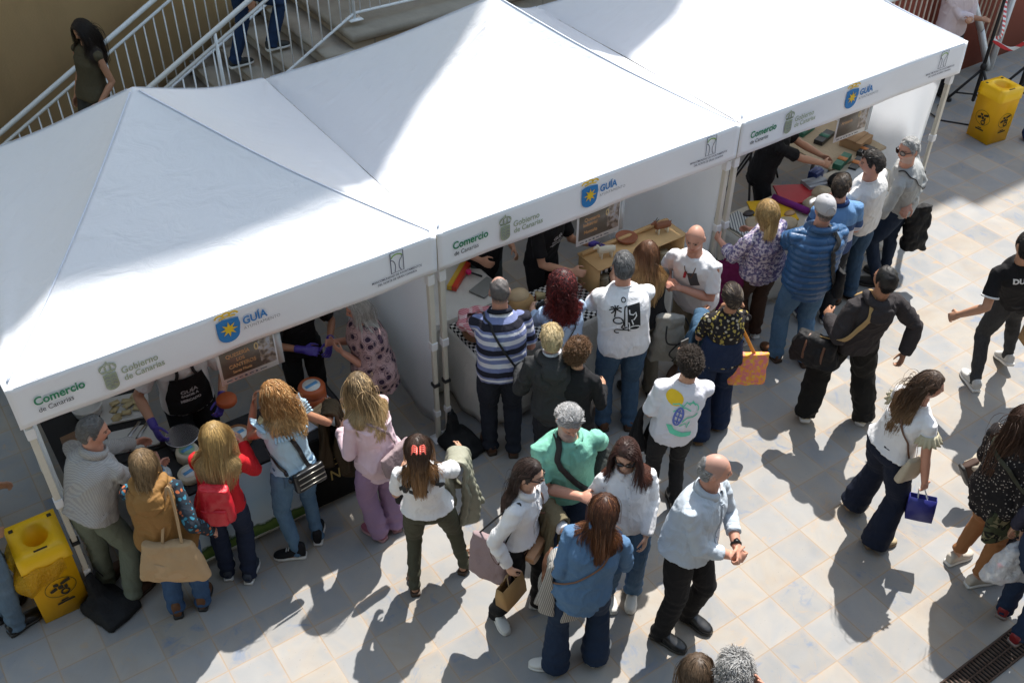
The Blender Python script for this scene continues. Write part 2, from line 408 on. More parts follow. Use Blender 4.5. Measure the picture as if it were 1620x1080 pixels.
def setting():
    g = G(); g.add([(-90, -90, 0), (110, -90, 0), (110, 110, 0), (-90, 110, 0)], [(0, 1, 2, 3)])
    tag(mkg('ground', g, tile_mat(), smooth=False), kind='structure')
    # ---------------- ochre building with the stairs in front of it, tall enough to shade the tents
    ochre, nt, b = nodes('ochre_render'); O = N(nt, 'ShaderNodeTexCoord').outputs['Object']
    c = mixc(nt, noise(nt, O, 1.1, 6, .65), (.66, .46, .24), (.80, .58, .33)); c = mixc(nt, ramp(nt, noise(nt, mapv(nt, O, (1, 1, .25)), 2.6, 4), [(.5, (0, 0, 0)), (.8, (.5, .5, .5))]), c, (.50, .35, .20))
    nt.links.new(c, b.inputs['Base Color']); b.inputs['Roughness'].default_value = .95; bump(nt, b, noise(nt, O, 45, 5, .7), .35, .01)
    maroon, nt, b = nodes('maroon_render'); O = N(nt, 'ShaderNodeTexCoord').outputs['Object']
    c = mixc(nt, noise(nt, O, 1.3, 6, .65), (.27, .075, .05), (.38, .115, .08)); nt.links.new(c, b.inputs['Base Color']); b.inputs['Roughness'].default_value = .9; bump(nt, b, noise(nt, O, 40, 5, .7), .3, .01)
    glass = plain('window_glass', (.03, .04, .05), .08, .05); trim = plain('stone_trim', (.42, .38, .32), .9, .12, 6, bs=.2)
    def house(name, x0, x1, y0, y1, top, m, label, wins):
        t = thing(name, (x0, y0, 0), label, 'building')
        g = G(); g.box(((x0 + x1) / 2, (y0 + y1) / 2, top / 2), x1 - x0, y1 - y0, top); mkg('wall', g, m, t, (x0, y0, 0), smooth=False)
        g = G(); g.box(((x0 + x1) / 2, (y0 + y1) / 2 - .03, top + .12), x1 - x0 + .02, y1 - y0 + .16, .24); mkg('cornice', g, trim, t, (x0, y0, 0), smooth=False)
        for wx, wz in wins:
            g = G()
            for a in ((wx - .55, wz, .12, 1.7), (wx + .55, wz, .12, 1.7)): g.box((a[0], y0 - .03, a[1]), a[2], .1, a[3])
            g.box((wx, y0 - .05, wz - .9), 1.4, .16, .1); g.box((wx, y0 - .03, wz + .89), 1.22, .1, .1)
            f = mkg('window', g, trim, t, (x0, y0, 0), smooth=False)
            g = G(); g.box((wx, y0 - .012, wz), .98, .03, 1.66); mkg('pane', g, glass, f, (x0, y0, 0), smooth=False)
        return t
    house('ochre_building', -6., 6.2, 5.9, 14, 18.5, ochre, 'tall ochre rendered building behind the outdoor stairs', [(x, z) for z in (6.2, 9.6, 13.) for x in (-4, -1, 2, 5)])
    mb = house('maroon_building', 6.215, 10.6, 5.95, 14, 17.95, maroon, 'tall maroon rendered building behind the tents', [(x, z) for z in (6.2, 9.6, 13.) for x in (7.6, 9.7)])
    g = G(); g.box((11.805, 8.0, 6.6), 2.39, 4., 13.2); g.box((10.855, 8.0, 14.66), .49, 4., 2.9); mkg('shade_wing', g, maroon, mb, (6.215, 5.95, 0), smooth=False)  # unseen blocks, added and shaped to set the shade edge on the tents
    for z0, z1, xe in ((13.64, 14.24, 13.2), (14.40, 15.2, 13.2)): g = G(); g.box(((10.605 + xe) / 2, 6.5, (z0 + z1) / 2), xe - 10.605, 1.1, z1 - z0); mkg('shade_slab', g, trim, mb, (6.215, 5.95, 0), smooth=False)  # unseen slabs, added to cast the shade bands on the third tent
    rb = house('rose_building', 17.1, 32., 4.76, 16., 14., maroon, 'tall rose rendered building behind the terrace at the right', [(x, z) for z in (5., 8.2, 11.4) for x in (19, 22, 25)])
    g = G(); g.box((16.35, 6.5, 7.), 1.49, 3.4, 14.); mkg('corner_block', g, maroon, rb, (17.1, 4.76, 0), smooth=False)
    pale, nt, b = nodes('pale_render'); O = N(nt, 'ShaderNodeTexCoord').outputs['Object']
    nt.links.new(mixc(nt, noise(nt, O, 1.2, 6, .65), (.18, .17, .15), (.24, .225, .20)), b.inputs['Base Color']); b.inputs['Roughness'].default_value = .9
    house('grey_building', 2.52, 26., -14., -6.4, 5.1, pale, 'long low grey-beige building across the square, opposite the tents', []); house('sky_block_building', -14., 2.5, -14., -6.45, 16., plain('sky_block_brown', (.075, .065, .055), .9, .15, 3), 'unseen tall brown block, added to hold back sky light from the left stall', [])  # brown block is unseen, added tall and dark to dim the sky fill
    # ---------------- stairs rising to the right in front of the ochre wall
    stone = plain('stair_stone', (.37, .325, .27), .85, .16, 5, bs=.3)
    block, nt, b = nodes('stone_blocks'); O = N(nt, 'ShaderNodeTexCoord').outputs['Object']
    br = N(nt, 'ShaderNodeTexBrick'); nt.links.new(mapv(nt, O, rot=(math.pi / 2, 0, 0)), br.inputs['Vector']); br.inputs['Scale'].default_value = 1.
    br.inputs['Brick Width'].default_value = .55; br.inputs['Row Height'].default_value = .3; br.inputs['Mortar Size'].default_value = .012
    br.inputs['Color1'].default_value = (.42, .31, .20, 1); br.inputs['Color2'].default_value = (.36, .32, .27, 1); br.inputs['Mortar'].default_value = (.2, .18, .16, 1)
    nt.links.new(mixc(nt, .5, br.outputs[0], mixc(nt, noise(nt, O, 6, 5), (.17, .14, .1), (.42, .34, .25))), b.inputs['Base Color']); b.inputs['Roughness'].default_value = .9
    g = G(); rise, run, ztop, x1 = .165, .305, 1.765, 4.42
    n = 9
    for k in range(n):
        zt = ztop - rise * (k + 1); xr = x1 - run * k
        g.box((xr - run / 2, 4.99, zt / 2), run, 1.78, zt)
        g.box((xr - run / 2 - .012, 4.985, zt - .018), run + .03, 1.80, .04)
    st = tag(mkg('stairs', g, stone, smooth=False), kind='structure')
    g = G(); g.box((7.2, 5.0, .843), 5.55, 1.78, 1.686); tag(mkg('stair_landing', g, block, smooth=False), kind='structure')
    g = G(); g.box((7.2, 4.985, 1.726), 5.6, 1.83, .08); tag(mkg('landing_slab', g, stone, smooth=False), kind='structure')
    # railings: two handrails, balusters, bottom bar
    wm = plain('white_painted_metal', (.74, .76, .78), .35, .05, 20)
    def rail(y, xa, xb, label, lower=True, flat_to=None):
        zz = lambda x: 1.775 + .541 * (x - 4.45)
        t = thing('stair_railing', (xa, y, zz(xa)), label, 'railing', 'white railings of the stairs'); bs = (xa, y, zz(xa))
        pts = [(xa, y, zz(xa)), (xb, y, zz(xb))]
        for nm, hh, r in (('handrail', 1.06, .027), ('mid_rail', .93, .018), ('bottom_rail', .07, .016)):
            q = [v3(p[0], p[1], p[2] + hh) for p in pts]
            if flat_to: q.append(v3(flat_to, y, 1.775 + hh + .02))
            g = G(); g.limb(q, [r] * len(q), n=10, round_ends=False); mkg(nm, g, wm, t, bs)
        x = xa + .06
        while x < (flat_to or xb) - .03:
            zb = zz(min(x, xb)); g = G(); g.limb([(x, y, zb + .07), (x, y, zb + .93)], [.0085] * 2, n=6, round_ends=False); mkg('baluster', g, wm, t, bs); x += .118
        for x in ([xa, (xa + xb) / 2, xb] if flat_to is None else [xa, (xa + xb) / 2, xb, flat_to]):
            zb = zz(min(x, xb)); g = G(); g.limb([(x, y, zb - .0), (x, y, zb + 1.05)], [.02, .02], n=8, round_ends=False); g.box((x, y, zb + .008), .15, .13, .012); mkg('post', g, wm, t, bs)
    rail(4.3, 1.5, 4.55, 'white metal railing on the near side of the stairs', flat_to=7.4)
    rail(5.62, -.2, 4.55, 'white metal railing on the far side of the stairs, along the ochre wall')
    # ---------------- drain channel at the bottom right
    iron = plain('rusty_iron', (.085, .055, .042), .6, .35, 30, .35, .3)
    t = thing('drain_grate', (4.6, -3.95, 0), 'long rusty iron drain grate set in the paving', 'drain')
    g = G(); g.box((7., -3.95, .004), 8., .17, .003); mkg('channel_shade_sheet', g, plain('drain_shade_black', (.006, .006, .006), .9), t, (4.6, -3.95, 0), smooth=False)  # flat black sheet: shade below the grate put in as colour, no depth
    g = G(); g.box((7., -3.862, .008), 8., .014, .012); g.box((7., -4.038, .008), 8., .014, .012); g.box((7., -3.95, .0075), 8., .012, .008)
    x = 3.0
    while x < 11: g.box((x, -3.908, .0085), .014, .076, .006); g.box((x, -3.992, .0085), .014, .076, .006); x += .031
    mkg('grate', g, iron, t, (4.6, -3.95, 0), smooth=False)
    # ---------------- maroon terrace at the right with a railing and a stair panel
    g = G(); g.box((13.3, 2.30, 1.2), 7.6, .3, 2.4); g.box((13.3, 2.30, 2.44), 7.7, .38, .08); tag(mkg('maroon_wall', g, maroon, smooth=False), 'maroon rendered wall behind the yellow bin and black tripods', 'wall')
    cream = plain('cream_metal', (.62, .50, .40), .5, .06)
    t = thing('wall_railing', (9.6, 2.08, 0), 'white vertical bar fence in front of the maroon wall, left of the gate panel', 'railing'); bs = (9.6, 2.08, 0)
    for zc in (.12, 1.45):
        g = G(); g.bar((9.6, 2.08, zc), (11.7, 2.08, zc), .04); mkg('rail', g, wm, t, bs, smooth=False)
    x = 9.65
    while x < 11.66: g = G(); g.limb([(x, 2.08, .12), (x, 2.08, 1.45)], [.011] * 2, n=6, round_ends=False); mkg('bar', g, cream, t, bs); x += .11
    t = thing('stair_railing', (12.9, 1.95, 0), 'white framed sloping stair railing in front of the maroon wall, behind the yellow bin', 'railing'); bs = (12.9, 1.95, 0); Y = 1.95
    lo = [v3(12.9, Y, .02), v3(12.45, Y, .68), v3(12.1, Y, 1.13), v3(11.5, Y, 1.75)]; hi = [v3(12.95, Y, 1.25), v3(12.5, Y, 1.85), v3(12.1, Y, 2.25), v3(11.5, Y, 2.8)]
    for nm, q in (('lower_rail', lo), ('upper_rail', hi)):
        g = G()
        for i in range(3): g.bar(q[i], q[i + 1] + (q[i + 1] - q[i]) * .02, .065)
        mkg(nm, g, wm, t, bs, smooth=False)
    g = G(); g.bar(v3(12.93, Y, 0), v3(12.97, Y, 1.28), .075); mkg('post', g, wm, t, bs, smooth=False)
    for k in range(11):
        f = (k + .7) / 3.8; i = min(int(f), 2); a_ = lerp(lo[i], lo[i + 1], f - i); b_ = lerp(hi[i], hi[i + 1], f - i); g = G(); g.limb([a_, b_], [.012] * 2, n=6, round_ends=False); mkg('bar', g, cream, t, bs)

# ================================================================== tents
EAVE, VB, PEAK = 2.09, 1.762, 3.03
def canopy_z(u, v):
    """u, v in [-1, 1] over the roof"""
    r = np.maximum(np.abs(u), np.abs(v)); s = np.minimum(np.abs(u), np.abs(v)) / np.maximum(r, 1e-6)
    base = (1 - r) ** 1.0
    z = EAVE + (PEAK - EAVE) * (base - .13 * np.sin(np.pi * np.clip(1 - r, 0, 1)) ** 1.1 * (.45 + .55 * (1 - s ** 2)))
    return z
def tent(k, seed):
    x0 = 3. * k; bs = (x0, 0, 0)
    t = thing('market_tent', bs, ['white pop-up market tent nearest the left edge of the picture, mostly shaded roof', 'middle white pop-up market tent, over the checked table', 'white pop-up market tent farthest right, beside the yellow bin by the tripods'][k], 'tent', 'white market tents in a row')
    m, nt, b = nodes('tent_fabric'); O = N(nt, 'ShaderNodeTexCoord').outputs['Object']
    nt.links.new(mixc(nt, noise(nt, O, 2.2, 4), (.87, .895, .955), (.91, .93, .975)), b.inputs['Base Color']); b.inputs['Roughness'].default_value = .75; b.inputs['Specular IOR Level'].default_value = .3
    bump(nt, b, mth(nt, 'ADD', noise(nt, mapv(nt, O, (1., 2.2, 1.), rot=(0, 0, .5)), 3.4, 5, .55, .9), mth(nt, 'MULTIPLY', noise(nt, O, 180, 2), .03)), .5, .035)
    tr = nt.nodes.new('ShaderNodeBsdfTranslucent'); tr.inputs[0].default_value = (.88, .91, .96, 1); mx = nt.nodes.new('ShaderNodeMixShader'); mx.inputs[0].default_value = .22
    nt.links.new(b.outputs[0], mx.inputs[1]); nt.links.new(tr.outputs[0], mx.inputs[2]); nt.links.new(mx.outputs[0], nt.nodes['Material Output'].inputs[0])
    m0 = m; mv, nt, b = nodes('valance_fabric'); O = N(nt, 'ShaderNodeTexCoord').outputs['Object']
    nt.links.new(mixc(nt, noise(nt, O, 2.2, 4), (.88, .90, .955), (.92, .935, .975)), b.inputs['Base Color']); b.inputs['Roughness'].default_value = .7; b.inputs['Specular IOR Level'].default_value = .35
    bump(nt, b, noise(nt, O, 5, 4, .5, .5), .2, .02); tr = nt.nodes.new('ShaderNodeBsdfTranslucent'); tr.inputs[0].default_value = (.88, .91, .96, 1); mx = nt.nodes.new('ShaderNodeMixShader'); mx.inputs[0].default_value = .08
    nt.links.new(b.outputs[0], mx.inputs[1]); nt.links.new(tr.outputs[0], mx.inputs[2]); nt.links.new(mx.outputs[0], nt.nodes['Material Output'].inputs[0])
    n = 97
    def fn(U, W):
        u = U * 2 - 1; v = W * 2 - 1; z = canopy_z(u, v)
        # pull folds radiating from each corner, stronger close to it, along the eaves
        for cx in (-1, 1):
            for cy in (-1, 1):
                dx = (u - cx) * -cx; dy = (v - cy) * -cy; d = np.hypot(dx, dy); a = np.arctan2(dy, dx)
                rip = np.sin(a * (13 + 3 * cx * cy) + seed + cx * 2.1 + cy) * .6 + np.sin(a * 29 + seed * 3 + cx) * .4
                edge = np.exp(-((a - .16) / .22) ** 2) + np.exp(-((a - 1.41) / .22) ** 2)
                z = z + rip * (.006 + .017 * edge) * np.exp(-d * 1.5) * np.clip(d * 6, 0, 1)
        z = z + .010 * vnoise(np.stack([u * 2.2, v * 2.2, np.full_like(u, seed)], 1), seed)
        r = np.maximum(np.abs(u), np.abs(v)); z = z - .012 * np.clip((r - .985) / .015, 0, 1)
        z = np.maximum(z, EAVE - .012)
        return np.stack([x0 + 1.5 + u * 1.497, 1.5 + v * 1.5, z], 1)
    ax_ = np.linspace(0, 1, n); UU, WW = np.meshgrid(ax_, ax_, indexing='ij'); Vc = fn(UU.ravel(), WW.ravel()); Fc = []
    for i in range(n - 1):      # split every cell along the ridge direction of its quadrant
        for j in range(n - 1):
            a_, b_, c_, d_ = i * n + j, (i + 1) * n + j, (i + 1) * n + j + 1, i * n + j + 1
            Fc += [(a_, b_, c_), (a_, c_, d_)] if (i - 47.5) * (j - 47.5) > 0 else [(a_, b_, d_), (b_, c_, d_)]
    mk('canopy', Vc, np.array(Fc), m, t, bs)
    for cx in (-1, 1):
        for cy in (-1, 1):
            q = np.arange(1, 48) / 48.; P = fn((cx * q + 1) / 2, (cy * q + 1) / 2); P[:, 2] += .003
            mkg('ridge_seam', ribbon(list(P), [Z] * len(P), .015, .0012, sub=1), plain('seam_tape', (.64, .69, .80), .7, .05), t, bs)
    # valance: four hanging strips
    def wave(x, z, ph): return (np.sin(x * 4.1 + ph) * .006 + np.sin(x * 9.7 + ph * 2) * .003) * np.clip((EAVE - z) / .2, 0, 1)
    for nm, (a, d) in {'f': (v3(x0 + .004, -.004, 0), v3(1, 0, 0)), 'b': (v3(x0 + .004, 3.004, 0), v3(1, 0, 0)), 'l': (v3(x0 + .004, 0, 0), v3(0, 1, 0)), 'r': (v3(x0 + 2.996, 0, 0), v3(0, 1, 0))}.items():
        if (nm == 'r' and k < 2) or (nm == 'l' and k > 0): continue
        L = 2.992 if nm in 'fb' else 3.0
        out = np.cross(d, Z) * (1 if nm in 'fr' else -1)
        if nm == 'l': out = v3(-1, 0, 0)
        if nm == 'r': out = v3(1, 0, 0)
        def vf(U, W, a=a, d=d, L=L, out=out, ph=seed + ord(nm)):
            x = U * L; z = EAVE - .004 - W * (EAVE - VB); return a[None] + x[:, None] * d + z[:, None] * Z + (wave(x, z, ph)[:, None] + .001) * out
        g = G(); g.grid(vf, 61, 9); o = mkg('valance', g, mv, t, bs, fix=False); so = o.modifiers.new('s', 'SOLIDIFY'); so.thickness = .003; so.offset = 0
        if nm == 'f': front = (vf, seed + ord(nm))
    # printed marks on the front valance
    gm = {k_: plain('print_' + k_, c, .7, .02) for k_, c in dict(green=(.015, .22, .105), dark=(.06, .065, .075), sage=(.36, .41, .30), blue=(.02, .20, .52), yellow=(.80, .52, .02), grey=(.26, .28, .31), navy=(.07, .075, .13), lime=(.22, .42, .05)).items()}
    def put(nm, VF, col, lift=.005):
        V, F = VF; V = np.asarray(V, float); z = V[:, 1]; x = V[:, 0]
        P = np.stack([x0 + .004 + x, -.004 - lift - .001 - np.maximum(wave(x, z, front[1]), -.001) - .003, z], 1)
        mk(nm, P, F, gm[col], t, bs, smooth=False)
    def txt(s, x, z, size, col, bold=0., slope=0., xs=1., sp=1.):
        V, F = text_mesh(s, size, bold, sp, xs=xs); V = V + (x, z); V[:, 1] += (V[:, 0] - x) * slope; put('printed_text', (V, F), col)
    j = .0
    txt('Comercio', .125, 1.905, .088, 'green', .0022, .02, .86)
    txt('de Canarias', .135, 1.845, .054, 'dark', .0004, .02, .84)
    # crown and crest
    L = []
    for dx in (-.032, 0, .032): L.append(stroke2(arc(.59 + dx, 1.99, .02, .026, 0, 360, 14), .007))
    L.append(stroke2(arc(.59, 1.975, .048, .05, 15, 165, 14), .008)); L.append(stroke2([(.545, 1.965), (.59, 1.958), (.635, 1.965)], .014)); L.append(poly2(arc(.59, 2.035, .007, .009, 0, 360, 8)))
    cr = [(.548, 1.945), (.632, 1.945), (.634, 1.85)] + arc(.591, 1.85, .043, .035, 0, -180, 10)
    L.append(poly2(cr)); put('printed_crest', join2(L), 'sage')
    L = []
    for r_ in range(4):
        for s_ in (-1, 1):
            if r_ == 3 and s_ == 1: continue
            cx = .59 + s_ * .019 if r_ < 3 else .59; cz = 1.925 - r_ * .027
            L.append(stroke2([(cx - .014, cz - .008), (cx - .004, cz + .005), (cx + .005, cz - .003), (cx + .014, cz - .008)], .007))
    put('printed_crest', join2(L), 'grey', .011)
    txt('Gobierno', .662, 1.908, .072, 'sage', .001, .03, .85); txt('de Canarias', .668, 1.85, .066, 'sage', .001, .03, .85)
    # town shield
    sx, sz = 1.388, 1.93
    sh = [(sx - .082, sz + .085), (sx - .03, sz + .098), (sx + .075, sz + .085), (sx + .082, sz + .03), (sx + .07, sz - .03)] + arc(sx - .005, sz - .03, .075, .065, -10, -170, 10) + [(sx - .083, sz + .0)]
    put('printed_shield', (np.array([(sx, sz + .012)] + sh), [(0, 1 + q, 1 + (q + 1) % len(sh)) for q in range(len(sh))]), 'blue')
    star = []
    for q in range(16):
        rr = .062 if q % 2 == 0 else .026; an = math.radians(90 + q * 22.5); star.append((sx + rr * math.cos(an), sz + .012 + rr * math.sin(an)))
    put('printed_star', (np.array([(sx, sz + .012)] + star), [(0, 1 + q, 1 + (q + 1) % 16) for q in range(16)]), 'yellow', .009)
    cx_ = [stroke2(arc(sx - .05, sz + .118, .03, .022, 10, 180, 10), .013), stroke2(arc(sx - .002, sz + .127, .03, .02, 0, 180, 10), .013), stroke2(arc(sx + .047, sz + .118, .03, .022, 0, 170, 10), .013), stroke2([(sx - .055, sz + .108), (sx, sz + .117), (sx + .06, sz + .108)], .011)]
    put('printed_crown', join2(cx_), 'yellow')
    txt('GUÍA', 1.487, 1.935, .085, 'blue', .0022, .02, .86); txt('AYUNTAMIENTO', 1.487, 1.893, .034, 'grey', 0, .01, .93, 1.1)
    # association mark
    bx, bz = 2.66, 1.985
    put('printed_emblem', join2([stroke2([(bx - .052, bz + .085), (bx - .052, bz - .085), (bx + .052, bz - .085), (bx + .052, bz + .085)], .007, True), stroke2([(bx - .045, bz + .03)] + arc(bx - .05, bz - .035, .035, .06, 80, -20, 10) + [(bx - .022, bz - .08)], .006), stroke2([(bx + .044, bz + .045)] + arc(bx + .05, bz - .035, .035, .065, 110, 200, 10) + [(bx + .03, bz - .08)], .006)]), 'navy')
    put('printed_emblem', stroke2(arc(bx, bz + .035, .045, .03, 10, 170, 12), .009), 'lime')
    txt('MANCOMUNIDAD DE AYUNTAMIENTOS', 2.445, 1.868, .026, 'navy', .0003, 0, .86); txt('DEL NORTE DE GRAN CANARIA', 2.49, 1.836, .026, 'navy', .0003, 0, .86)
    # frame: legs and truss bars
    cream = plain('cream_tube', (.62, .585, .50), .4, .06, 9); joint = plain('white_plastic', (.75, .75, .76), .4, .04); blk = plain('black_strap', (.012, .012, .013), .7)
    for lx in (.05, 2.95):
        for ly in (.045, 2.955):
            x = x0 + lx; g = G(); g.bar((x, ly, .012), (x, ly, 1.05), .036); g.bar((x, ly, 1.0), (x, ly, EAVE - .03), .044)
            leg = mkg('leg', g, cream, t, bs, smooth=False); bevel(leg, .004)
            for zj, wj, hj in ((1.03, .058, .075), (1.68, .06, .09), (.3, .05, .06)):
                g = G(); g.box((x, ly, zj), wj, wj, hj); bevel(mkg('joint', g, joint, leg, bs, smooth=False), .006)
            g = G(); g.box((x, ly, .006), .11, .11, .012); mkg('foot_plate', g, joint, leg, bs, smooth=False)
            if ly < 1: g = G(); g.box((x, ly, .62), .056, .056, .03); mkg('strap', g, blk, leg, bs, smooth=False)
    g = G()
    for a, d in (((.05, .045), (1, 0)), ((.05, 2.955), (1, 0)), ((.05, .045), (0, 1)), ((2.95, .045), (0, 1))):
        for q in range(4):
            p = lambda f, z: (x0 + a[0] + d[0] * 2.9 * f, a[1] + d[1] * 2.9 * f, z)
            g.bar(p(q / 4, 1.83 if q % 2 == 0 else 2.03), p((q + 1) / 4, 2.03 if q % 2 == 0 else 1.83), .022); g.bar(p(q / 4, 2.03 if q % 2 == 0 else 1.83), p((q + 1) / 4, 1.83 if q % 2 == 0 else 2.03), .022)
    mkg('truss', g, cream, t, bs, smooth=False)
    return t
def side_curtain(x, y0, y1, seed, label, z1=1.95, group='white side curtains between the tents'):
    key = 'curtain_mat'
    if key not in MATS:
        m, nt, b = nodes('curtain_cloth'); O = N(nt, 'ShaderNodeTexCoord').outputs['Object']; nt.links.new(mixc(nt, noise(nt, O, 3, 4), (.84, .86, .88), (.90, .91, .93)), b.inputs['Base Color']); b.inputs['Roughness'].default_value = .85
        bump(nt, b, noise(nt, mapv(nt, O, (1, 1, .25)), 9, 3), .5, .03); tr = nt.nodes.new('ShaderNodeBsdfTranslucent'); tr.inputs[0].default_value = (.93, .95, .98, 1); mx = nt.nodes.new('ShaderNodeMixShader'); mx.inputs[0].default_value = .62
        nt.links.new(b.outputs[0], mx.inputs[1]); nt.links.new(tr.outputs[0], mx.inputs[2]); nt.links.new(mx.outputs[0], nt.nodes['Material Output'].inputs[0]); MATS[key] = m
    m = MATS[key]
    def fn(U, W):
        y = y0 + U * (y1 - y0); z = z1 - W * (z1 - .03); amp = .016 + .045 * W
        fx = np.sin(U * 19 + seed) * .5 + np.sin(U * 41 + seed * 2 + W) * .3 + vnoise(np.stack([U * 14, W * 1.5, np.full_like(U, seed)], 1), 3) * .6
        return np.stack([x + fx * amp, y + .02 * np.sin(W * 3 + U * 9), z], 1)
    g = G(); g.grid(fn, 90, 16); o = mkg('side_curtain', g, m, None, (x, y0, 0), fix=False); so = o.modifiers.new('s', 'SOLIDIFY'); so.thickness = .004
    return tag(o, label, 'curtain', group)
# ================================================================== people
SKIN = {'l': (.56, .33, .235), 'm': (.47, .255, .165), 't': (.38, .19, .115), 'r': (.54, .27, .19), 'd': (.22, .11, .07)}
VOXB, VOXC = .0068, .0095

def torso_ab(h, sex, bulk, gut=0.):
    """half width and half depth of the bare trunk at trunk fraction h (0 pelvis joint, 1 neck base), for 1.72 m"""
    if sex == 'm': K = [(-.16, .10, .085), (-.05, .158, .105), (.05, .163, .108), (.25, .148, .10), (.5, .158, .112), (.7, .168, .118), (.84, .160, .103), (.93, .105, .075), (1.0, .062, .060), (1.12, .056, .058)]
    else: K = [(-.16, .11, .09), (-.05, .172, .116), (.05, .168, .115), (.28, .128, .092), (.5, .138, .105), (.66, .145, .118), (.84, .137, .090), (.93, .092, .066), (1.0, .052, .052), (1.12, .047, .05)]
    hh = [k[0] for k in K]
    a = np.interp(h, hh, [k[1] for k in K]); b = np.interp(h, hh, [k[2] for k in K])
    w = 1 + (bulk - 1) * np.interp(h, [-.16, .0, .3, .8, .93, 1.], [.8, 1, 1.25, .8, .5, .4])
    a = a * .94; b = b * .95
    return a * w, b * w + gut * np.exp(-((h - .22) / .2) ** 2)

def ik(a, c, l1, l2, hint):
    """joint between a and c"""
    d = c - a; L = np.linalg.norm(d); m = (l1 + l2) * .997
    if L > m: c = a + d / L * m; d = c - a; L = m
    L = max(L, abs(l1 - l2) + .02)
    x = (l1 * l1 - l2 * l2 + L * L) / (2 * L); h = math.sqrt(max(l1 * l1 - x * x, 0)); t = nrm(d)
    p = hint - t * np.dot(hint, t); p = nrm(p) if np.linalg.norm(p) > 1e-4 else v3(0, 0, -1)
    return a + t * x + p * h, c

def az(d): r = math.radians(d); return v3(math.cos(r), math.sin(r), 0)

def head_pts(nf=54, nu=40):
    """unit-head surface in head axes (f, l, u), metres for a 0.235 m head, centre of the skull-face box"""
    th = np.linspace(0, np.pi, nu + 1)[1:-1]; ph = np.linspace(0, 2 * np.pi, nf, endpoint=False)
    T, P = np.meshgrid(th, ph, indexing='ij'); u = np.cos(T); f = np.sin(T) * np.cos(P); l = np.sin(T) * np.sin(P)
    f = np.concatenate([[0], f.ravel(), [0]]); l = np.concatenate([[0], l.ravel(), [0]]); u = np.concatenate([[1], u.ravel(), [-1]])
    X = f * .098; Y = l * .0775; Zz = u * .119
    lo = np.clip(-u, 0, 1)
    Y = Y * (1 - .30 * lo ** 1.3); back = np.clip(-f, 0, 1)
    X = X + .055 * lo ** 1.2 * back - .006 * back * (u > 0) * u
    front = np.clip(f, 0, 1)
    Zz = Zz + .0 * front
    g = lambda ly, uz, sl, su: np.exp(-((l * .0775 - ly) / sl) ** 2 - ((u * .119 - uz) / su) ** 2) * (f > 0)
    X = X + .024 * g(0, -.022, .011, .017) + .012 * g(0, .0, .009, .02)                                   # nose
    X = X + .007 * (g(.028, .03, .02, .009) + g(-.028, .03, .02, .009)) - .009 * (g(.031, .010, .014, .010) + g(-.031, .010, .014, .010))
    X = X + .005 * (g(.034, -.02, .016, .018) + g(-.034, -.02, .016, .018))                               # cheeks
    X = X + .008 * g(0, -.052, .02, .0055) + .007 * g(0, -.063, .017, .005) - .004 * g(0, -.0577, .02, .003)  # lips
    X = X + .012 * g(0, -.092, .018, .016)                                                                # chin
    V = np.stack([X, Y, Zz], 1); n = nf; m = nu - 1
    F = [(0, 1 + j, 1 + (j + 1) % n) for j in range(n)]
    for k in range(m - 1):
        a = 1 + k * n
        for j in range(n): F.append((a + j, a + n + j, a + n + (j + 1) % n, a + (j + 1) % n))
    a = 1 + (m - 1) * n; e = len(V) - 1; F += [(a + j, e, a + (j + 1) % n) for j in range(n)]
    return V, F
HEADV, HEADF = head_pts()

class Man: pass

def hand(g, w, d, n, thumb, s, curl=.5, point=False):
    """palm, four fingers of unequal length and a thumb. w wrist, d direction, n the way the palm faces, thumb side"""
    d = nrm(d); n = nrm(n - d * np.dot(n, d)); t = nrm(thumb - d * np.dot(thumb, d) - n * np.dot(thumb, n))
    k = w + d * .085 * s
    g.limb([w - d * .02 * s, w + d * .03 * s, w + d * .065 * s, k], [(.027 * s, .018 * s), (.036 * s, .016 * s), (.041 * s, .0145 * s), (.038 * s, .012 * s)], lat=t, n=12)
    for q, (off, ln) in enumerate(((.030, .072), (.0105, .080), (-.0095, .074), (-.028, .058))):
        c = curl * (1 + .12 * q)
        if point and q == 0: c = .08
        p = k + t * off * s - d * .006 * s; a = .15 + c * .5; P = [p - d * .012 * s]; ang = a * .6; dv = nrm(d + t * off * 2.2)
        P.append(p)
        for sgl in (.46, .30, .24):
            p = p + (dv * math.cos(ang) + n * math.sin(ang)) * ln * sgl * s; P.append(p); ang += .25 + c * .95
        g.limb(P, [.0088 * s, .0086 * s, .008 * s, .0074 * s, .0066 * s], lat=t, n=8)
    p = w + d * .028 * s + t * .030 * s; q1 = p + (t * .75 + d * .7 + n * .25) * .034 * s; q2 = q1 + (d * .9 + t * .15 + n * (.3 + curl * .5)) * .03 * s; q3 = q2 + (d * .9 - t * .1 + n * (.3 + curl * .5)) * .022 * s
    g.limb([p - t * .012 * s, p, q1, q2, q3], [.013 * s, .0125 * s, .0105 * s, .009 * s, .0075 * s], n=8)

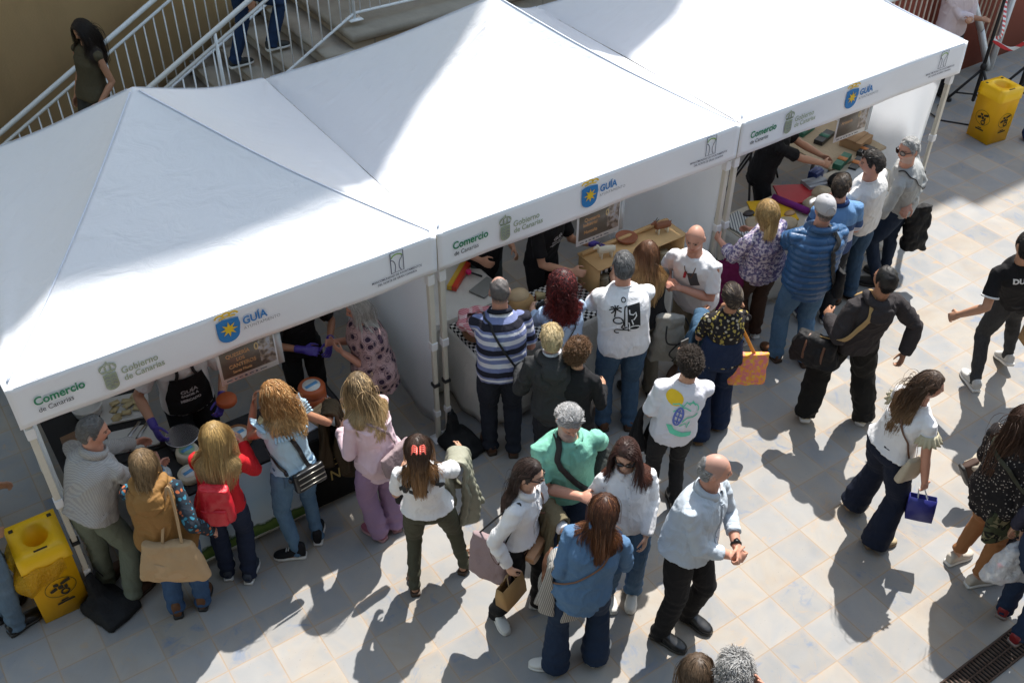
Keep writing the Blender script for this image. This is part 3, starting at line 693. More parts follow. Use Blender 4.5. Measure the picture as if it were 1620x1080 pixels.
def shoe(P, side, c, foot_az, ankle, pitch, spec):
    s = P.s; f = az(foot_az); l = v3(-f[1], f[0], 0); up = Z.copy()
    if pitch: f, up = f * math.cos(pitch) - Z * math.sin(pitch), Z * math.cos(pitch) + f * math.sin(pitch)
    heel = ankle - up * (.075 * s) - f * .065 * s; Ln = .272 * s * (1 if P.sex == 'm' else .93); W = .05 * s * (1 if P.sex == 'm' else .92)
    prof = [(0., .62, .085), (.06, .80, .098), (.18, .82, .108), (.34, .80, .098), (.5, .86, .076), (.68, 1.0, .058), (.84, .92, .046), (.95, .66, .036), (1., .40, .026)]
    st = spec.get('k', 'shoe'); hi = .05 if st in ('high', 'boot') else 0
    if st != 'sandal':
        C_ = []; A = []; B = []
        for t, w, h in prof:
            hh = (h + (hi if t < .3 else hi * max(0, (.5 - t) / .2) if t < .5 else 0)) * s
            C_.append(heel + f * t * Ln + up * (.018 * s + hh / 2 - .004)); A.append(l * W * w); B.append(up * hh / 2)
        g = G(); g.loft(C_, A, B, n=16, e=2.5); V, F, Nn = vox(g, .008, 3)
        o = mk('shoe', V, F, spec['m'], P.root, P.base)
    else:
        g = G()
        for t in (.36, .62, .80):
            w = np.interp(t, [p_[0] for p_ in prof], [p_[1] for p_ in prof]); q = [heel + f * t * Ln + l * W * w * 1.06 * math.cos(x) + up * (.02 + .062 * (1 - t * .45) * math.sin(x)) * s for x in np.linspace(0, np.pi, 9)]
            g.limb(q, [(.016, .004)] * 9, lat=f, n=6)
        o = mkg('shoe', g, spec['m'], P.root, P.base)
    g = G(); C_ = [heel + f * t * Ln * 1.012 - f * .004 + up * .0125 * s for t, w, h in prof]
    g.loft(C_, [l * W * (w + .06) for t, w, h in prof], [up * .0125 * s * (1.2 if t < .4 else 1.) for t, w, h in prof], n=16, e=4.5)
    V, F = g.get(); mk('sole', V, F, spec.get('sm') or spec['m'], o, P.base, fix=True)
    if st in ('sneaker', 'high') and spec.get('lace'):
        g = G()
        for t in (.36, .43, .50, .57):
            hh = (np.interp(t, [p_[0] for p_ in prof], [p_[2] for p_ in prof]) + (hi if t < .5 else 0) * max(0, (.5 - t) / .2) + .018) * s + .001
            g.bar(heel + f * t * Ln - l * .018 + up * hh, heel + f * (t + .01) * Ln + l * .018 + up * hh, .008, .004, up=up)
        mkg('laces', g, spec['lace'], o, P.base, smooth=False)
    return o

def person(label, H, sex, face, head, feet, hands, skin='m', bulk=1., gut=0., haz=None, hp=0., hroll=0., twist=0., elb=None, hint=None, top=None, bot=None, shoes=None, hair=None, curl=None, eye=True, beard=None, shift=(0, 0), glove=None, point=None, hlook=None, brow=(.05, .03, .02), fine=True, group=None):
    P = Man(); P.s = s = H / 1.72; P.sex = sex; P.H = H; P.face = face; Fw = az(face); Lf = v3(-Fw[1], Fw[0], 0)
    fx = [v3(f[0], f[1], 0) for f in feet]; base = (fx[0] + fx[1]) / 2; base = v3(base[0], base[1], 0); P.base = base
    head = v3(head[0], head[1], 0); elb = elb or {}; hint = hint or {}; curl = curl or {}
    # pelvis from the feet; legs as long as they can be
    pel = base + v3(shift[0], shift[1], 0); l1, l2 = .245 * H, .245 * H
    an = [v3(f[0], f[1], .078 * s + (f[3] if len(f) > 3 else 0)) for f in feet]
    hw = .055 * H
    zmax = 9
    for i, sg in ((0, 1), (1, -1)):
        hj = pel + Lf * hw * sg; dxy = np.linalg.norm((an[i] - hj)[:2]); zmax = min(zmax, an[i][2] + math.sqrt(max((l1 + l2) ** 2 * .982 - dxy ** 2, .1)))
    pel = pel + Z * min(zmax, .545 * H); P.pel = pel
    d = (head - pel); d[2] = 0; dn = d * .84; T = .300 * H; dz = math.sqrt(max(T * T - dn @ dn, .3 * T * T)); neck = pel + dn + Z * dz; P.neck = neck
    up = nrm(neck - pel); L2 = nrm(Lf - up * np.dot(Lf, up)); tw = math.radians(twist); Fq = np.cross(L2, up); Ls = L2 * math.cos(tw) - Fq * math.sin(tw) if twist else L2
    Fs = np.cross(Ls, up); P.up, P.L, P.F, P.Ls, P.Fs, P.T = up, L2, Fq, Ls, Fs, T
    def tc(h): return pel + up * (h * T) + (Fq * (-.012 * math.sin(np.clip(h, 0, 1) * math.pi))) * s
    def lat(h): w = np.clip(h, 0, 1); return nrm(L2 * (1 - w) + Ls * w)
    P.tc, P.lat = tc, lat
    P.ab = lambda h: tuple(x * s for x in torso_ab(h, sex, bulk, gut))
    hc = v3(head[0], head[1], neck[2] + .094 * H) if hlook is None else v3(*hlook); P.hc = hc; P.hs = .95 * (s if sex != 'c' else s ** .4)
    ha = face if haz is None else haz; hf = az(ha); hl = v3(-hf[1], hf[0], 0); pr = math.radians(hp); rr = math.radians(hroll)
    hf2 = hf * math.cos(pr) - Z * math.sin(pr); hu = np.cross(hf2, hl); hl2 = hl * math.cos(rr) + hu * math.sin(rr); hu2 = np.cross(hf2, hl2)
    M = np.stack([hf2, hl2, hu2], 1); P.M = M
    # arms
    sw = (.101 if sex == 'm' else .087 if sex == 'f' else .092) * H * (1 + (bulk - 1) * .45)
    P.arm = {}
    for nm, sg in (('L', 1), ('R', -1)):
        sh = neck + Ls * sw * sg - up * .046 * H + Fs * .0
        tg = hands.get(nm)
        if tg is None: tg = sh + Ls * sg * .06 * H + Fs * .05 * H - Z * .315 * H
        tg = np.array(tg, float)
        hv = hint.get(nm); hv = (-Fs * .40 - Z * .9 + Ls * sg * .30) if hv is None else nrm(hv) * .75 + v3(0, 0, -.75)
        e, w = ik(sh, tg, .172 * H, .150 * H, hv); P.arm[nm] = (sh, e, w, sg)
    # legs
    P.leg = []
    for i, sg in ((0, 1), (1, -1)):
        hj = pel + L2 * hw * sg - up * .01; fa = feet[i][2] if len(feet[i]) > 2 else face + 8 * sg
        k, a2 = ik(hj, an[i], l1, l2, Fw * 1. + az(fa) * .6 + Z * .1); P.leg.append((hj, k, an[i], fa, sg, (feet[i][4] if len(feet[i]) > 4 else 0)))
    # ---------------- body
    r = s
    g = G(); hh = [-.16, -.05, .05, .27, .5, .68, .84, .93, 1.0, 1.10]
    ab = [P.ab(h) for h in hh]; q = .93
    g.loft([tc(h) for h in hh], [lat(h) * a * q for h, (a, b) in zip(hh, ab)], [np.cross(lat(h), up) * b * q for h, (a, b) in zip(hh, ab)], n=20, e=2.3)
    hb = hc - M[:, 2] * .06 * P.hs - M[:, 0] * .018 * P.hs
    nr = (.060 if sex == 'm' else .050) * s
    g.limb([neck - up * .03, lerp(neck, hb, .5), hb + M[:, 2] * .03], [nr * 1.05, nr, nr], n=14)
    g.add(hc + (HEADV * P.hs) @ M.T, HEADF)
    for sg in (1, -1):
        g.ball(hc + M @ (v3(-.014, sg * .080, -.004) * P.hs), v3(.018, .010, .033) * P.hs, M @ np.array(Matrix.Rotation(.25, 3, 'Y')), 10, 7)
    bm_ = 1 + (bulk - 1) * .7; af = .90 if sex != 'm' else 1.
    for nm, (sh, e, w, sg) in P.arm.items():
        g.limb([sh + Ls * sg * -.03 * s - up * .0, sh + Ls * sg * .012 * s - up * .005, lerp(sh, e, .3), lerp(sh, e, .65), e, lerp(e, w, .25), lerp(e, w, .6), w], [x * s * af * bm_ for x in (.039, .041, .041, .039, .037, .039, .034, .027)], n=12)
        d_ = nrm(w - e); inw = -Ls * sg; nn = inw * .8 - Z * .45 + Fs * .1
        if d_[2] > .35: nn = -Fs * .6 + inw * .5
        th = np.cross(d_, nn) * (-sg); th = Fs if d_[2] < -.6 else th
        if d_[2] >= -.6: th = inw * .3 + Z * .7
        cv = curl.get(nm, .45); P.hand = getattr(P, 'hand', {}); P.hand[nm] = (w, d_, nn, th, cv)
        hand(g, w, d_, nn, th, s * (1 if sex == 'm' else .92), cv, point == nm)
    for hj, k, a_, fa, sg, pt in P.leg:
        g.limb([hj, lerp(hj, k, .4), k, lerp(k, a_, .35), a_], [.078 * s * bm_, .07 * s * bm_, .052 * s, .05 * s, .034 * s], n=12)
        f = az(fa); f = f * math.cos(pt) - Z * math.sin(pt); g.limb([a_ - Z * .03 * s - f * .03 * s, a_ - Z * .042 * s + f * .06 * s, a_ - Z * .052 * s + f * .135 * s], [(.03 * s, .028 * s), (.036 * s, .022 * s), (.03 * s, .012 * s)], n=10)
    V, F, Nn = vox(g, VOXB * (1 if fine else 1.35), 2, .5)
    # face colours painted from head axes
    sk = np.array(SKIN[skin]); col = np.tile(sk, (len(V), 1)); q = ((V - hc) @ M) / P.hs; ish = (np.linalg.norm(q, axis=1) < .17)
    def put(mask, c, k=1.): col[mask] = col[mask] * (1 - k) + np.array(c) * k
    fr = ish & (q[:, 0] > .03)
    if eye:
        for sg in (1, -1):
            ey = fr & ((((q[:, 1] - sg * .031) / .0155) ** 2 + ((q[:, 2] - .009) / .0075) ** 2) < 1); put(ey, (.35, .28, .24))
            put(fr & ((((q[:, 1] - sg * .031) / .0075) ** 2 + ((q[:, 2] - .009) / .008) ** 2) < 1), (.02, .014, .01))
            put(fr & (np.abs(q[:, 1] - sg * .031) < .021) & (np.abs(q[:, 2] - .0275 + .1 * (np.abs(q[:, 1]) - .031) ** 2 * 30) < .0045), brow, .75)
        put(fr & ((((q[:, 1]) / .024) ** 2 + ((q[:, 2] + .0575) / .0105) ** 2) < 1), sk * (.85, .45, .42))
        put(fr & (np.abs(q[:, 1]) < .022) & (np.abs(q[:, 2] + .0575) < .0022), sk * .35)
        ck = fr[:, None] * np.exp(-((np.abs(q[:, 1:2]) - .038) / .02) ** 2 - ((q[:, 2:3] + .025) / .022) ** 2); col = col * (1 - .35 * ck) + (sk * (1.1, .75, .7)) * .35 * ck
    if beard:
        bmk = ish & (q[:, 0] > -.015) & (q[:, 2] < -.034 + .12 * np.clip(np.abs(q[:, 1]) - .03, 0, .03)) & (q[:, 2] > -.125)
        put(bmk & ~((np.abs(q[:, 1]) < .02) & (np.abs(q[:, 2] + .0575) < .006)), beard[:3], beard[3])
    if hair and hair.get('stub'):
        put(ish & hair_region(q, .02), hair['c'], hair['stub'])
    col4 = np.concatenate([col, np.ones((len(V), 1))], 1)
    o = mk('person', V, F, attr_mat('skin', .5, .35, subs=.0, var=.1, vs=25), None, base, col=col4); tag(o, label, 'person', group); P.root = o
    # ---------------- clothes
    if bot: trousers(P, bot, bulk)
    if top: shirt(P, top, bulk)
    for (hj, k, a_, fa, sg, pt) in P.leg:
        if shoes: shoe(P, sg, None, fa, a_, pt, shoes)
    if hair: make_hair(P, **hair)
    if glove:
        for nm in glove:
            w, d_, nn, th, cv = P.hand[nm]; g = G(); hand(g, w, d_, nn, th, s * 1.06, cv); g.limb([w - d_ * .05, w + d_ * .01], [.034 * s, .031 * s], n=12)
            V, F, Nn = vox(g, .0055, 2); mk('glove', V, F, fabric((.055, .035, .28), rough=.4, fold=.5), P.root, base)
    return P

def folds(P, V, Nn, amp, seed, axisz=.45):
    q = (V - P.base) * (9, 9, 9 * axisz); n1 = vnoise(q + vnoise(q * .7, seed + 5)[:, None] * .9, seed)
    rel = V - P.pel; dg = np.stack([rel @ P.L * 10 + rel @ P.up * 7, rel @ P.F * 10, rel @ P.up * 9 - rel @ P.L * 5], 1); r1 = 1 - np.abs(vnoise(dg + n1[:, None] * .5, seed + 2)) * 2.6
    q2 = (V - P.base) * (24, 24, 13); n2 = 1 - np.abs(vnoise(q2, seed + 1)) * 2
    return V + Nn * (amp * (n1 * .9 + n2 * .13 + np.clip(r1, 0, 1) * .8))[:, None]

def trousers(P, b, bulk):
    s = P.s; g = G(); rise = b.get('rise', .16); fit = b.get('fit', .012)
    hh = [-.15, -.08, 0., .08, rise]
    g.loft([P.tc(h) for h in hh], [P.lat(h) * (P.ab(h)[0] + fit) for h in hh], [np.cross(P.lat(h), P.up) * (P.ab(h)[1] + fit) for h in hh], n=22, e=2.3)
    W = {'slim': (.086, .079, .062, .058, .046), 'straight': (.088, .084, .071, .069, .062), 'wide': (.092, .092, .086, .092, .105), 'loose': (.092, .093, .082, .080, .078), 'baggy': (.098, .102, .098, .100, .088), 'flare': (.088, .082, .07, .08, .098)}[b.get('w', 'straight')]
    bm_ = 1 + (bulk - 1) * .7
    for hj, k, a_, fa, sg, pt in P.leg:
        cut = b.get('len', 0.0); end = a_ + Z * 0 - (a_ - k) / np.linalg.norm(a_ - k) * (cut - .035) ; f = az(fa)
        P_ = [hj + P.up * .03, lerp(hj, k, .25), lerp(hj, k, .6), k, lerp(k, end, .4), lerp(k, end, .8), end]
        R_ = [W[0], W[0], W[1], W[2], W[3], W[4] * 1.0, W[4]]
        g.limb(P_, [x * s * (bm_ if i < 3 else (1 + (bm_ - 1) * .4)) for i, x in enumerate(R_)], n=16, round_ends=False)
    V, F, Nn = vox(g, VOXC, 4); V = folds(P, V, Nn, b.get('amp', .006), hash(P.H * 1000) % 97, .9)
    # bunching above the hem and behind the knee
    for hj, k, a_, fa, sg, pt in P.leg:
        d = np.linalg.norm(V - a_, axis=1); wgt = np.clip(1 - d / .26, 0, 1) ** 1.2; ph = (V[:, 2] - a_[2]) / .032 + (V[:, 0] + V[:, 1]) * 9; V = V + Nn * (wgt * .006 * np.sin(ph * 2.))[:, None]
        d = np.linalg.norm(V - k, axis=1); wgt = np.clip(1 - d / .16, 0, 1); V = V + Nn * (wgt * .004 * np.sin((V[:, 2] - k[2]) / .012 + V[:, 0] * 11))[:, None]
    o = mk('trousers', V, F, b['m'], P.root, P.base); P.bot = o
    if b.get('belt'):
        g = G(); h = rise - .03; g.loft([P.tc(h - .02), P.tc(h + .05)], [P.L * (P.ab(h)[0] + fit + .006)] * 2, [P.F * (P.ab(h)[1] + fit + .006)] * 2, n=26, e=2.3); mkg('belt', g, b['belt'], P.root, P.base)
    return o

def shirt(P, t, bulk):
    s = P.s; g = G(); hem = t.get('hem', -.06); fit = t.get('fit', .016) * .8; ntop = t.get('neck', 1.0); H = P.H
    hh = sorted(set([hem, hem + .06] + [h for h in (-.05, .08, .22, .36, .5, .66, .78, .87, .93) if h > hem + .07] + [ntop - .012, ntop]))
    hang = lambda h: max(0, (.5 - h)) * t.get('drop', .014)
    P.tr = lambda h: (P.ab(h)[0] + fit + hang(h), P.ab(h)[1] + fit + hang(h))
    fl = lambda h: .010 if h < hem + .01 else 0.
    g.loft([P.tc(h) for h in hh], [P.lat(h) * (P.tr(h)[0] + fl(h)) for h in hh], [np.cross(P.lat(h), P.up) * (P.tr(h)[1] + fl(h)) for h in hh], n=26, e=2.3)
    sl = t.get('sleeve', 'short'); bm_ = 1 + (bulk - 1) * .7; sf = t.get('sfit', .012) * .7 - .001
    strap = sl in ('none', 'tank')
    for nm, (sh, e, w, sg) in P.arm.items():
        a0 = sh - P.Ls * sg * .05 * s; R = lambda x: (x * s * bm_ + sf)
        if sl == 'none':
            g.limb([a0, sh - P.Ls * sg * .0], [R(.05), R(.044)], n=14); continue
        if sl == 'tank': continue
        if sl == 'short':
            Ln = t.get('slen', .72); P_ = [a0, sh + P.Ls * sg * .004, lerp(sh, e, .35), lerp(sh, e, Ln * .8), lerp(sh, e, Ln)]; R_ = [R(.043), R(.044), R(.047), R(.050), R(.055)]
        else:
            end = {'long': .97, 'three': .55, 'roll': .62, 'elbow': .12}[sl]; we = t.get('wrist', .034)
            P_ = [a0, sh + P.Ls * sg * .004, lerp(sh, e, .35), lerp(sh, e, .75), e, lerp(e, w, .3), lerp(e, w, end * .85), lerp(e, w, end)]
            P_ = [p for p in P_]; R_ = [R(.043), R(.044), R(.045), R(.044), R(.043), R(.042), R(we + .004), R(we)]
            if sl == 'elbow': P_ = P_[:6]; R_ = R_[:6]
        g.limb(P_, R_, n=14, round_ends=False)
    V, F, Nn = vox(g, VOXC * (.92 if t.get('fineness') is None else .85), 3)
    V = folds(P, V, Nn, t.get('amp', .008) * .85, (hash(P.H * 991 + P.face) % 89))
    for nm, (sh, e, w, sg) in P.arm.items():   # compression folds at the elbow and armpit, radiating from them
        for c_, rad, am in ((e, .13, .0042), (sh - P.up * .06 * s, .15, .0045)):
            dv = V - c_; d = np.linalg.norm(dv, axis=1); V = V + Nn * (np.clip(1 - d / rad, 0, 1) * am * np.sin(dv @ nrm(w - sh) * 85 + dv @ P.F * 35 + vnoise(V * 11, 8) * 2.))[:, None]
    if t.get('puffer'):
        pz = t['puffer']; hcoord = (V - P.pel) @ P.up; armd = np.minimum(*[np.linalg.norm(np.cross(V - sh, nrm(e - sh)), axis=1) for sh, e, w, sg in P.arm.values()])
        V = V + Nn * (.016 * np.sqrt(np.abs(np.sin(hcoord / pz * math.pi))) - .008)[:, None]
    if t.get('tuckgather'):
        hc_ = ((V - P.pel) @ P.up) / P.T; wgt = np.clip(1 - np.abs(hc_ - hem - .05) / .12, 0, 1); an = np.arctan2((V - P.pel) @ P.L, (V - P.pel) @ P.F); V = V + Nn * (wgt * (.004 + .006 * np.sin(an * 17)))[:, None]
    nm_ = t.get('name', 'shirt'); o = mk(nm_, V, F, t['m'], P.root, P.base); P.top = o
    P.bvh = BVHTree.FromPolygons([tuple(v) for v in V], [tuple(int(i) for i in f) for f in F]); P.topV = V
    nr = P.ab(1.0)
    if t.get('collar'):
        cm = t.get('cm') or t['m']; g = G(); n = 28; th = np.linspace(0, 2 * np.pi, n, endpoint=False)
        lift = .030 if t['collar'] == 'shirt' else .016
        # stand + turned-down leaf, open at the front
        def ring(rad, zz, open_): return [P.tc(ntop) + P.up * zz(x) + P.Ls * (nr[0] + rad) * math.sin(x) * 1.0 + P.Fs * (nr[1] + rad) * math.cos(x) for x in np.linspace(open_, 2 * np.pi - open_, n)]
        fz = lambda z0: (lambda x: z0 - .012 * math.cos(x))
        r1 = ring(.006, fz(-.012), .2); r2 = ring(.012, fz(lift), .24); r3 = ring(.020, fz(lift + .003), .28); r4 = ring(.036, fz(-.018 if t['collar'] == 'shirt' else -.01), .34)
        V2 = np.array(r1 + r2 + r3 + r4); F2 = [(k * n + j, k * n + j + 1, (k + 1) * n + j + 1, (k + 1) * n + j) for k in range(3) for j in range(n - 1)]
        c = mk('collar', V2, F2, cm, P.root, P.base, fix=True); m_ = c.modifiers.new('s', 'SOLIDIFY'); m_.thickness = .005; m_.offset = 0
    elif t.get('rib', True) and not strap:
        g = G(); th = np.linspace(0, 2 * np.pi, 25); g.limb([P.tc(ntop - .004) + P.Ls * (nr[0] + fit * .55) * math.sin(x) + P.Fs * (nr[1] + fit * .55) * math.cos(x) - P.up * .008 * math.cos(x) for x in th], [(.009, .006)] * 25, n=8, round_ends=False); mkg('neckband', g, t['m'], P.root, P.base)
    if t.get('hood'):
        g = G(); c = P.tc(.97) - P.Fs * (nr[1] + .055 * s)
        g.ball(c - P.up * .045 * s, (.0, .0, .0), None) if False else None
        q = [P.tc(1.0) + P.Ls * .088 * s * math.sin(x) * 1.12 - P.Fs * .10 * s * math.cos(x) * (1 if math.cos(x) > 0 else .5) + P.up * (.010 - .012 * math.cos(x)) for x in np.linspace(-2.3, 2.3, 17)]
        g.limb(q, [(.020, .016)] + [(.036, .028)] * 15 + [(.02, .016)], n=12)
        g.limb([P.tc(1.0) - P.Fs * .09 * s, P.tc(.9) - P.Fs * (P.tr(.9)[1] + .02), P.tc(.78) - P.Fs * (P.tr(.78)[1] + .018), P.tc(.68) - P.Fs * (P.tr(.68)[1] + .004)], [(.06, .03), (.10, .036), (.088, .03), (.03, .012)], lat=P.Ls, n=16)
        V, F, Nn = vox(g, .0085, 4); V = folds(P, V, Nn, .008, 5, 1.2); mk('hood', V, F, t.get('hm') or t['m'], P.root, P.base)
    if t.get('cuff'):
        for nm, (sh, e, w, sg) in P.arm.items():
            end = {'long': .97, 'roll': .62, 'three': .55}.get(sl)
            if end: g = G(); g.limb([lerp(e, w, end - .13), lerp(e, w, end + .01)], [t.get('wrist', .034) * s * bm_ + sf + .005] * 2, n=16, round_ends=False); mkg('cuff', g, t.get('cm') or t['m'], P.root, P.base)
    return o

# ------------------------------------------------------------------ hair
def hair_margin(q):
    f = q[:, 0] / .098; u = q[:, 2] / .119; lim = -.70 + 1.33 * sstep(-.15, .72, f); a = np.abs(q[:, 1]) / .0775
    return u - lim - .8 * np.exp(-((f + .10) / .20) ** 2) * sstep(.5, .7, a)
def hair_region(q, m=0.):
    f = q[:, 0] / .098; u = q[:, 2] / .119; lim = -.70 + 1.33 * sstep(-.15, .72, f) + m * 3
    a = np.abs(q[:, 1]) / .0775
    lim = lim + .8 * np.exp(-((f + .10) / .20) ** 2) * sstep(.5, .7, a)
    return u > lim

def make_hair(P, k='short', c=(.05, .03, .02), c2=None, n=420, ln=.04, r=.0042, wave=0., wl=.06, back=1., vol=1.05, part=0., bald=0., frizz=.25, ca=None, spread=.0, top_dark=.0, stub=0., tie=None, var=.3, front=False, tuck=False):
    """strand hair over a scalp cap. c root colour, c2 tip colour, ln length"""
    rng = np.random.default_rng(int(abs(P.hc[0] * 977 + P.hc[1] * 313)) + 3); M = P.M; hs = P.hs; hc = P.hc; c = np.array(c); c2 = np.array(c2) if c2 is not None else c
    mat = attr_mat('hair', .42 if k != 'short' else .55, .45, var=.22, vs=60)
    def reg(q):
        ok = hair_region(q)
        if bald:
            u = q[:, 2] / .119; f = q[:, 0] / .098
            ok &= ~(((u > .62 - bald * .35) & (f > -.75)) | ((f > -.05) & (u > -.15)) | (f > .25)) if bald > .6 else ~((u > .45) & (f > .15 - bald * .5) & (np.abs(q[:, 1]) < .055))
        return ok
    # cap
    q = HEADV.copy(); ok = reg(q); qn = q / (np.linalg.norm(q, axis=1)[:, None] + 1e-9); th = .004 + (vol - 1) * .11
    lumps = vnoise(qn * 5, 4) * .004 + vnoise(qn * 12, 6) * .003; tap = sstep(.0, .75, hair_margin(q)) if k in ('short', 'curly') else np.ones(len(q)); th = .0012 + th * tap; lumps = lumps * tap
    th = np.broadcast_to(th, (len(q),)); Vc = np.where(ok[:, None], q + qn * (th + lumps)[:, None], q * .93)
    if not bald or bald < 1:
        colr = np.tile(c * .62, (len(Vc), 1)); cc = np.concatenate([colr, np.ones((len(Vc), 1))], 1)
        if ok.any(): mk('hair', hc + (Vc * hs) @ M.T, HEADF, mat, P.root, P.base, col=cc)
    # strands
    n = int(n * (4.2 if ln > .09 else 3.2)); r = r * (.36 if ln > .09 else .42)
    if k == 'short': frizz *= .55; var = .18
    m = 0; roots = []
    while len(roots) < n:
        d = rng.normal(size=(n * 3, 3)); d /= np.linalg.norm(d, axis=1)[:, None]; qq = d * (.098, .0775, .119); qq[:, 0] += 0
        lo = np.clip(-d[:, 2], 0, 1); qq[:, 0] += .055 * lo ** 1.2 * np.clip(-d[:, 0], 0, 1)
        ok = reg(qq); roots += list(qq[ok]); m += 1
        if m > 20: break
    R = np.array(roots[:n]); n = len(R)
    if n == 0: return
    nq = R / (.098 ** 2, .0775 ** 2, .119 ** 2); nq /= np.linalg.norm(nq, axis=1)[:, None]
    u_ = R[:, 2] / .119
    X = hc + (R * hs * 1.0) @ M.T; Nw = nq @ M.T
    K = 5 if ln < .09 else 12; step = ln / (K - 1) * hs / hs
    tapR = sstep(-.02, .7, hair_margin(R)) if k in ('short', 'curly') else np.ones(n)
    steps = (step * rng.uniform(.75, 1.15, n) * (.25 + .75 * tapR))[:, None]
    sweep = np.tile(v3(-back, 0, -.35), (n, 1))
    side = np.sign(R[:, 1] - part * .0775 + 1e-6)
    if k in ('long', 'bob', 'curly_long', 'pony'):
        # fall away from the parting, sideways then down; hair near the face swept back
        fr_ = np.clip(R[:, 0] / .098 + .25, 0, 1); sweep[:, 1] = side * fr_ * 1.3; sweep[:, 0] = -.55 - .35 * fr_; sweep[:, 2] = -.35
        if k == 'pony': sweep[:, 1] = -side * .25; sweep[:, 0] = -1.2; sweep[:, 2] = .1
    elif k == 'curly': sweep = rng.normal(size=(n, 3)) + vnoise(R * 40, 9)[:, None] * v3(1.2, -.8, .4) + vnoise(R * 40, 12)[:, None] * v3(-.6, 1.3, .2)
    if k == 'short': sweep = sweep + np.stack([vnoise(R * 55, 21), vnoise(R * 55, 22) * 1.3, vnoise(R * 55, 23)], 1) * .8
    sweep = sweep + rng.normal(size=(n, 3)) * frizz
    D = sweep @ M.T; D = D - Nw * (D * Nw).sum(1)[:, None]; D /= np.linalg.norm(D, axis=1)[:, None] + 1e-9
    D = D + Nw * (.30 if k == 'short' else .55 if k in ('curly',) else .22)
    pts = [X.copy()]; ph = rng.uniform(0, 6.28, n); lat = np.cross(D, Nw); lat /= np.linalg.norm(lat, axis=1)[:, None] + 1e-9
    p = X.copy() + Nw * ((vol - 1) * .06 * tapR)[:, None]; pts[0] = p.copy(); lay = rng.uniform(.0, 1., n)
    tie_p = None if tie is None else hc + M @ (np.array(tie) * hs)
    for j in range(1, K):
        if k in ('long', 'bob', 'curly_long'):
            D = D * .72 + v3(0, 0, -.42)[None] + Nw * (-.01)
        elif k == 'pony': D = D * .6 + .55 * (tie_p - p) / (np.linalg.norm(tie_p - p, axis=1)[:, None] + .02)
        elif k == 'short': D = D * .85 + v3(0, 0, -.1)[None]
        D = D / (np.linalg.norm(D, axis=1)[:, None] + 1e-9); p = p + D * steps
        # keep outside the head
        for it in range(2):
            qh = ((p - hc) @ M) / hs; e = np.array([.098, .0775, .119]) + .003 + ((vol - 1) * .09 if k not in ('short', 'curly') else (vol - 1) * .06 * tapR[:, None]) + (.009 * lay[:, None] if ln > .09 else 0.)
            low = np.clip(-qh[:, 2] / .119, 0, 1.2)
            sc_ = np.stack([np.ones(n) * e[..., 0], np.ones(n) * e[..., 1], np.ones(n) * e[..., 2]], 1)
            dn = np.sqrt(((qh / sc_) ** 2).sum(1)); ins = (dn < 1) & (qh[:, 2] > -.125)
            qh[ins] = qh[ins] / dn[ins][:, None]
            if ln > .09:
                fc = (qh[:, 0] > .005) & (qh[:, 2] < .075) & (qh[:, 2] > -.2) & (np.abs(qh[:, 1]) < .070)
                want = np.where(qh[:, 1] == 0, side, np.sign(qh[:, 1])) * (.072 + .010 * lay); qh[fc, 1] = qh[fc, 1] * .35 + want[fc] * .65; qh[fc, 0] -= .010
                ins = ins | fc
                if tuck: tk = (qh[:, 0] > -.03) & (qh[:, 2] < .05) & (qh[:, 2] > -.3); qh[tk, 0] = -.03 - .02 * lay[tk]; ins = ins | tk
                lowz = (qh[:, 2] < -.02) & (np.abs(qh[:, 1]) > .05) & (qh[:, 0] < .03) & ~fc; qh[lowz, 1] *= .955 if k != 'curly_long' else .975; ins = ins | lowz
            p = np.where(ins[:, None], hc + (qh * hs) @ M.T, p)
        if k in ('long', 'bob', 'curly_long'):
            # keep off neck, shoulders and back
            rel = p - P.pel; h = (rel @ P.up) / P.T; a, b = torso_ab(np.clip(h, -.1, 1.08), P.sex, 1.02); a = a * P.s + .024; b = b * P.s + .032 + lay * .016
            sh_ = np.exp(-((h - .90) / .09) ** 2) * .055 * P.s; a = a + sh_
            cx = P.tc(0)[None] + np.outer(h * P.T, P.up); la = ((p - cx) @ P.Ls); fo = ((p - cx) @ P.Fs); dd = np.sqrt((la / a) ** 2 + (fo / b) ** 2) + 1e-6
            ins = (dd < 1) & (h < 1.06); k_ = np.where(ins, 1 / dd, 1.); p = cx + np.outer(la * k_, P.Ls) + np.outer(fo * k_, P.Fs) + np.zeros_like(p)
        pts.append(p.copy())
    S = np.stack(pts, 1)                                   # n, K, 3
    rel_ = ((S - hc) @ M) / hs; keep = (np.linalg.norm(np.diff(S, axis=1), axis=2).max(1) < (step * 1.15 * 1.7 + .012)) & (rel_[..., 2].max(1) < .119 + .02 + (vol - 1) * .12); S = S[keep]; R = R[keep]; Nw = Nw[keep]; lat = lat[keep]; ph = ph[keep]; n = len(S)
    if n < 5: return
    t = np.linspace(0, 1, K)
    if wave:
        arc_ = t[None] * ln / wl * 2 * np.pi + (ph[:, None] if k in ('curly',) else (ph[:, None] * .35 + np.round(R[:, 1:2] * 60) * .8))
        amp = wave * np.clip(t * 3, 0, 1)[None]
        S = S + lat[:, None] * (np.sin(arc_) * amp)[..., None] + Nw[:, None] * (np.cos(arc_) * amp * (.7 if k != 'curly' else 1))[..., None]
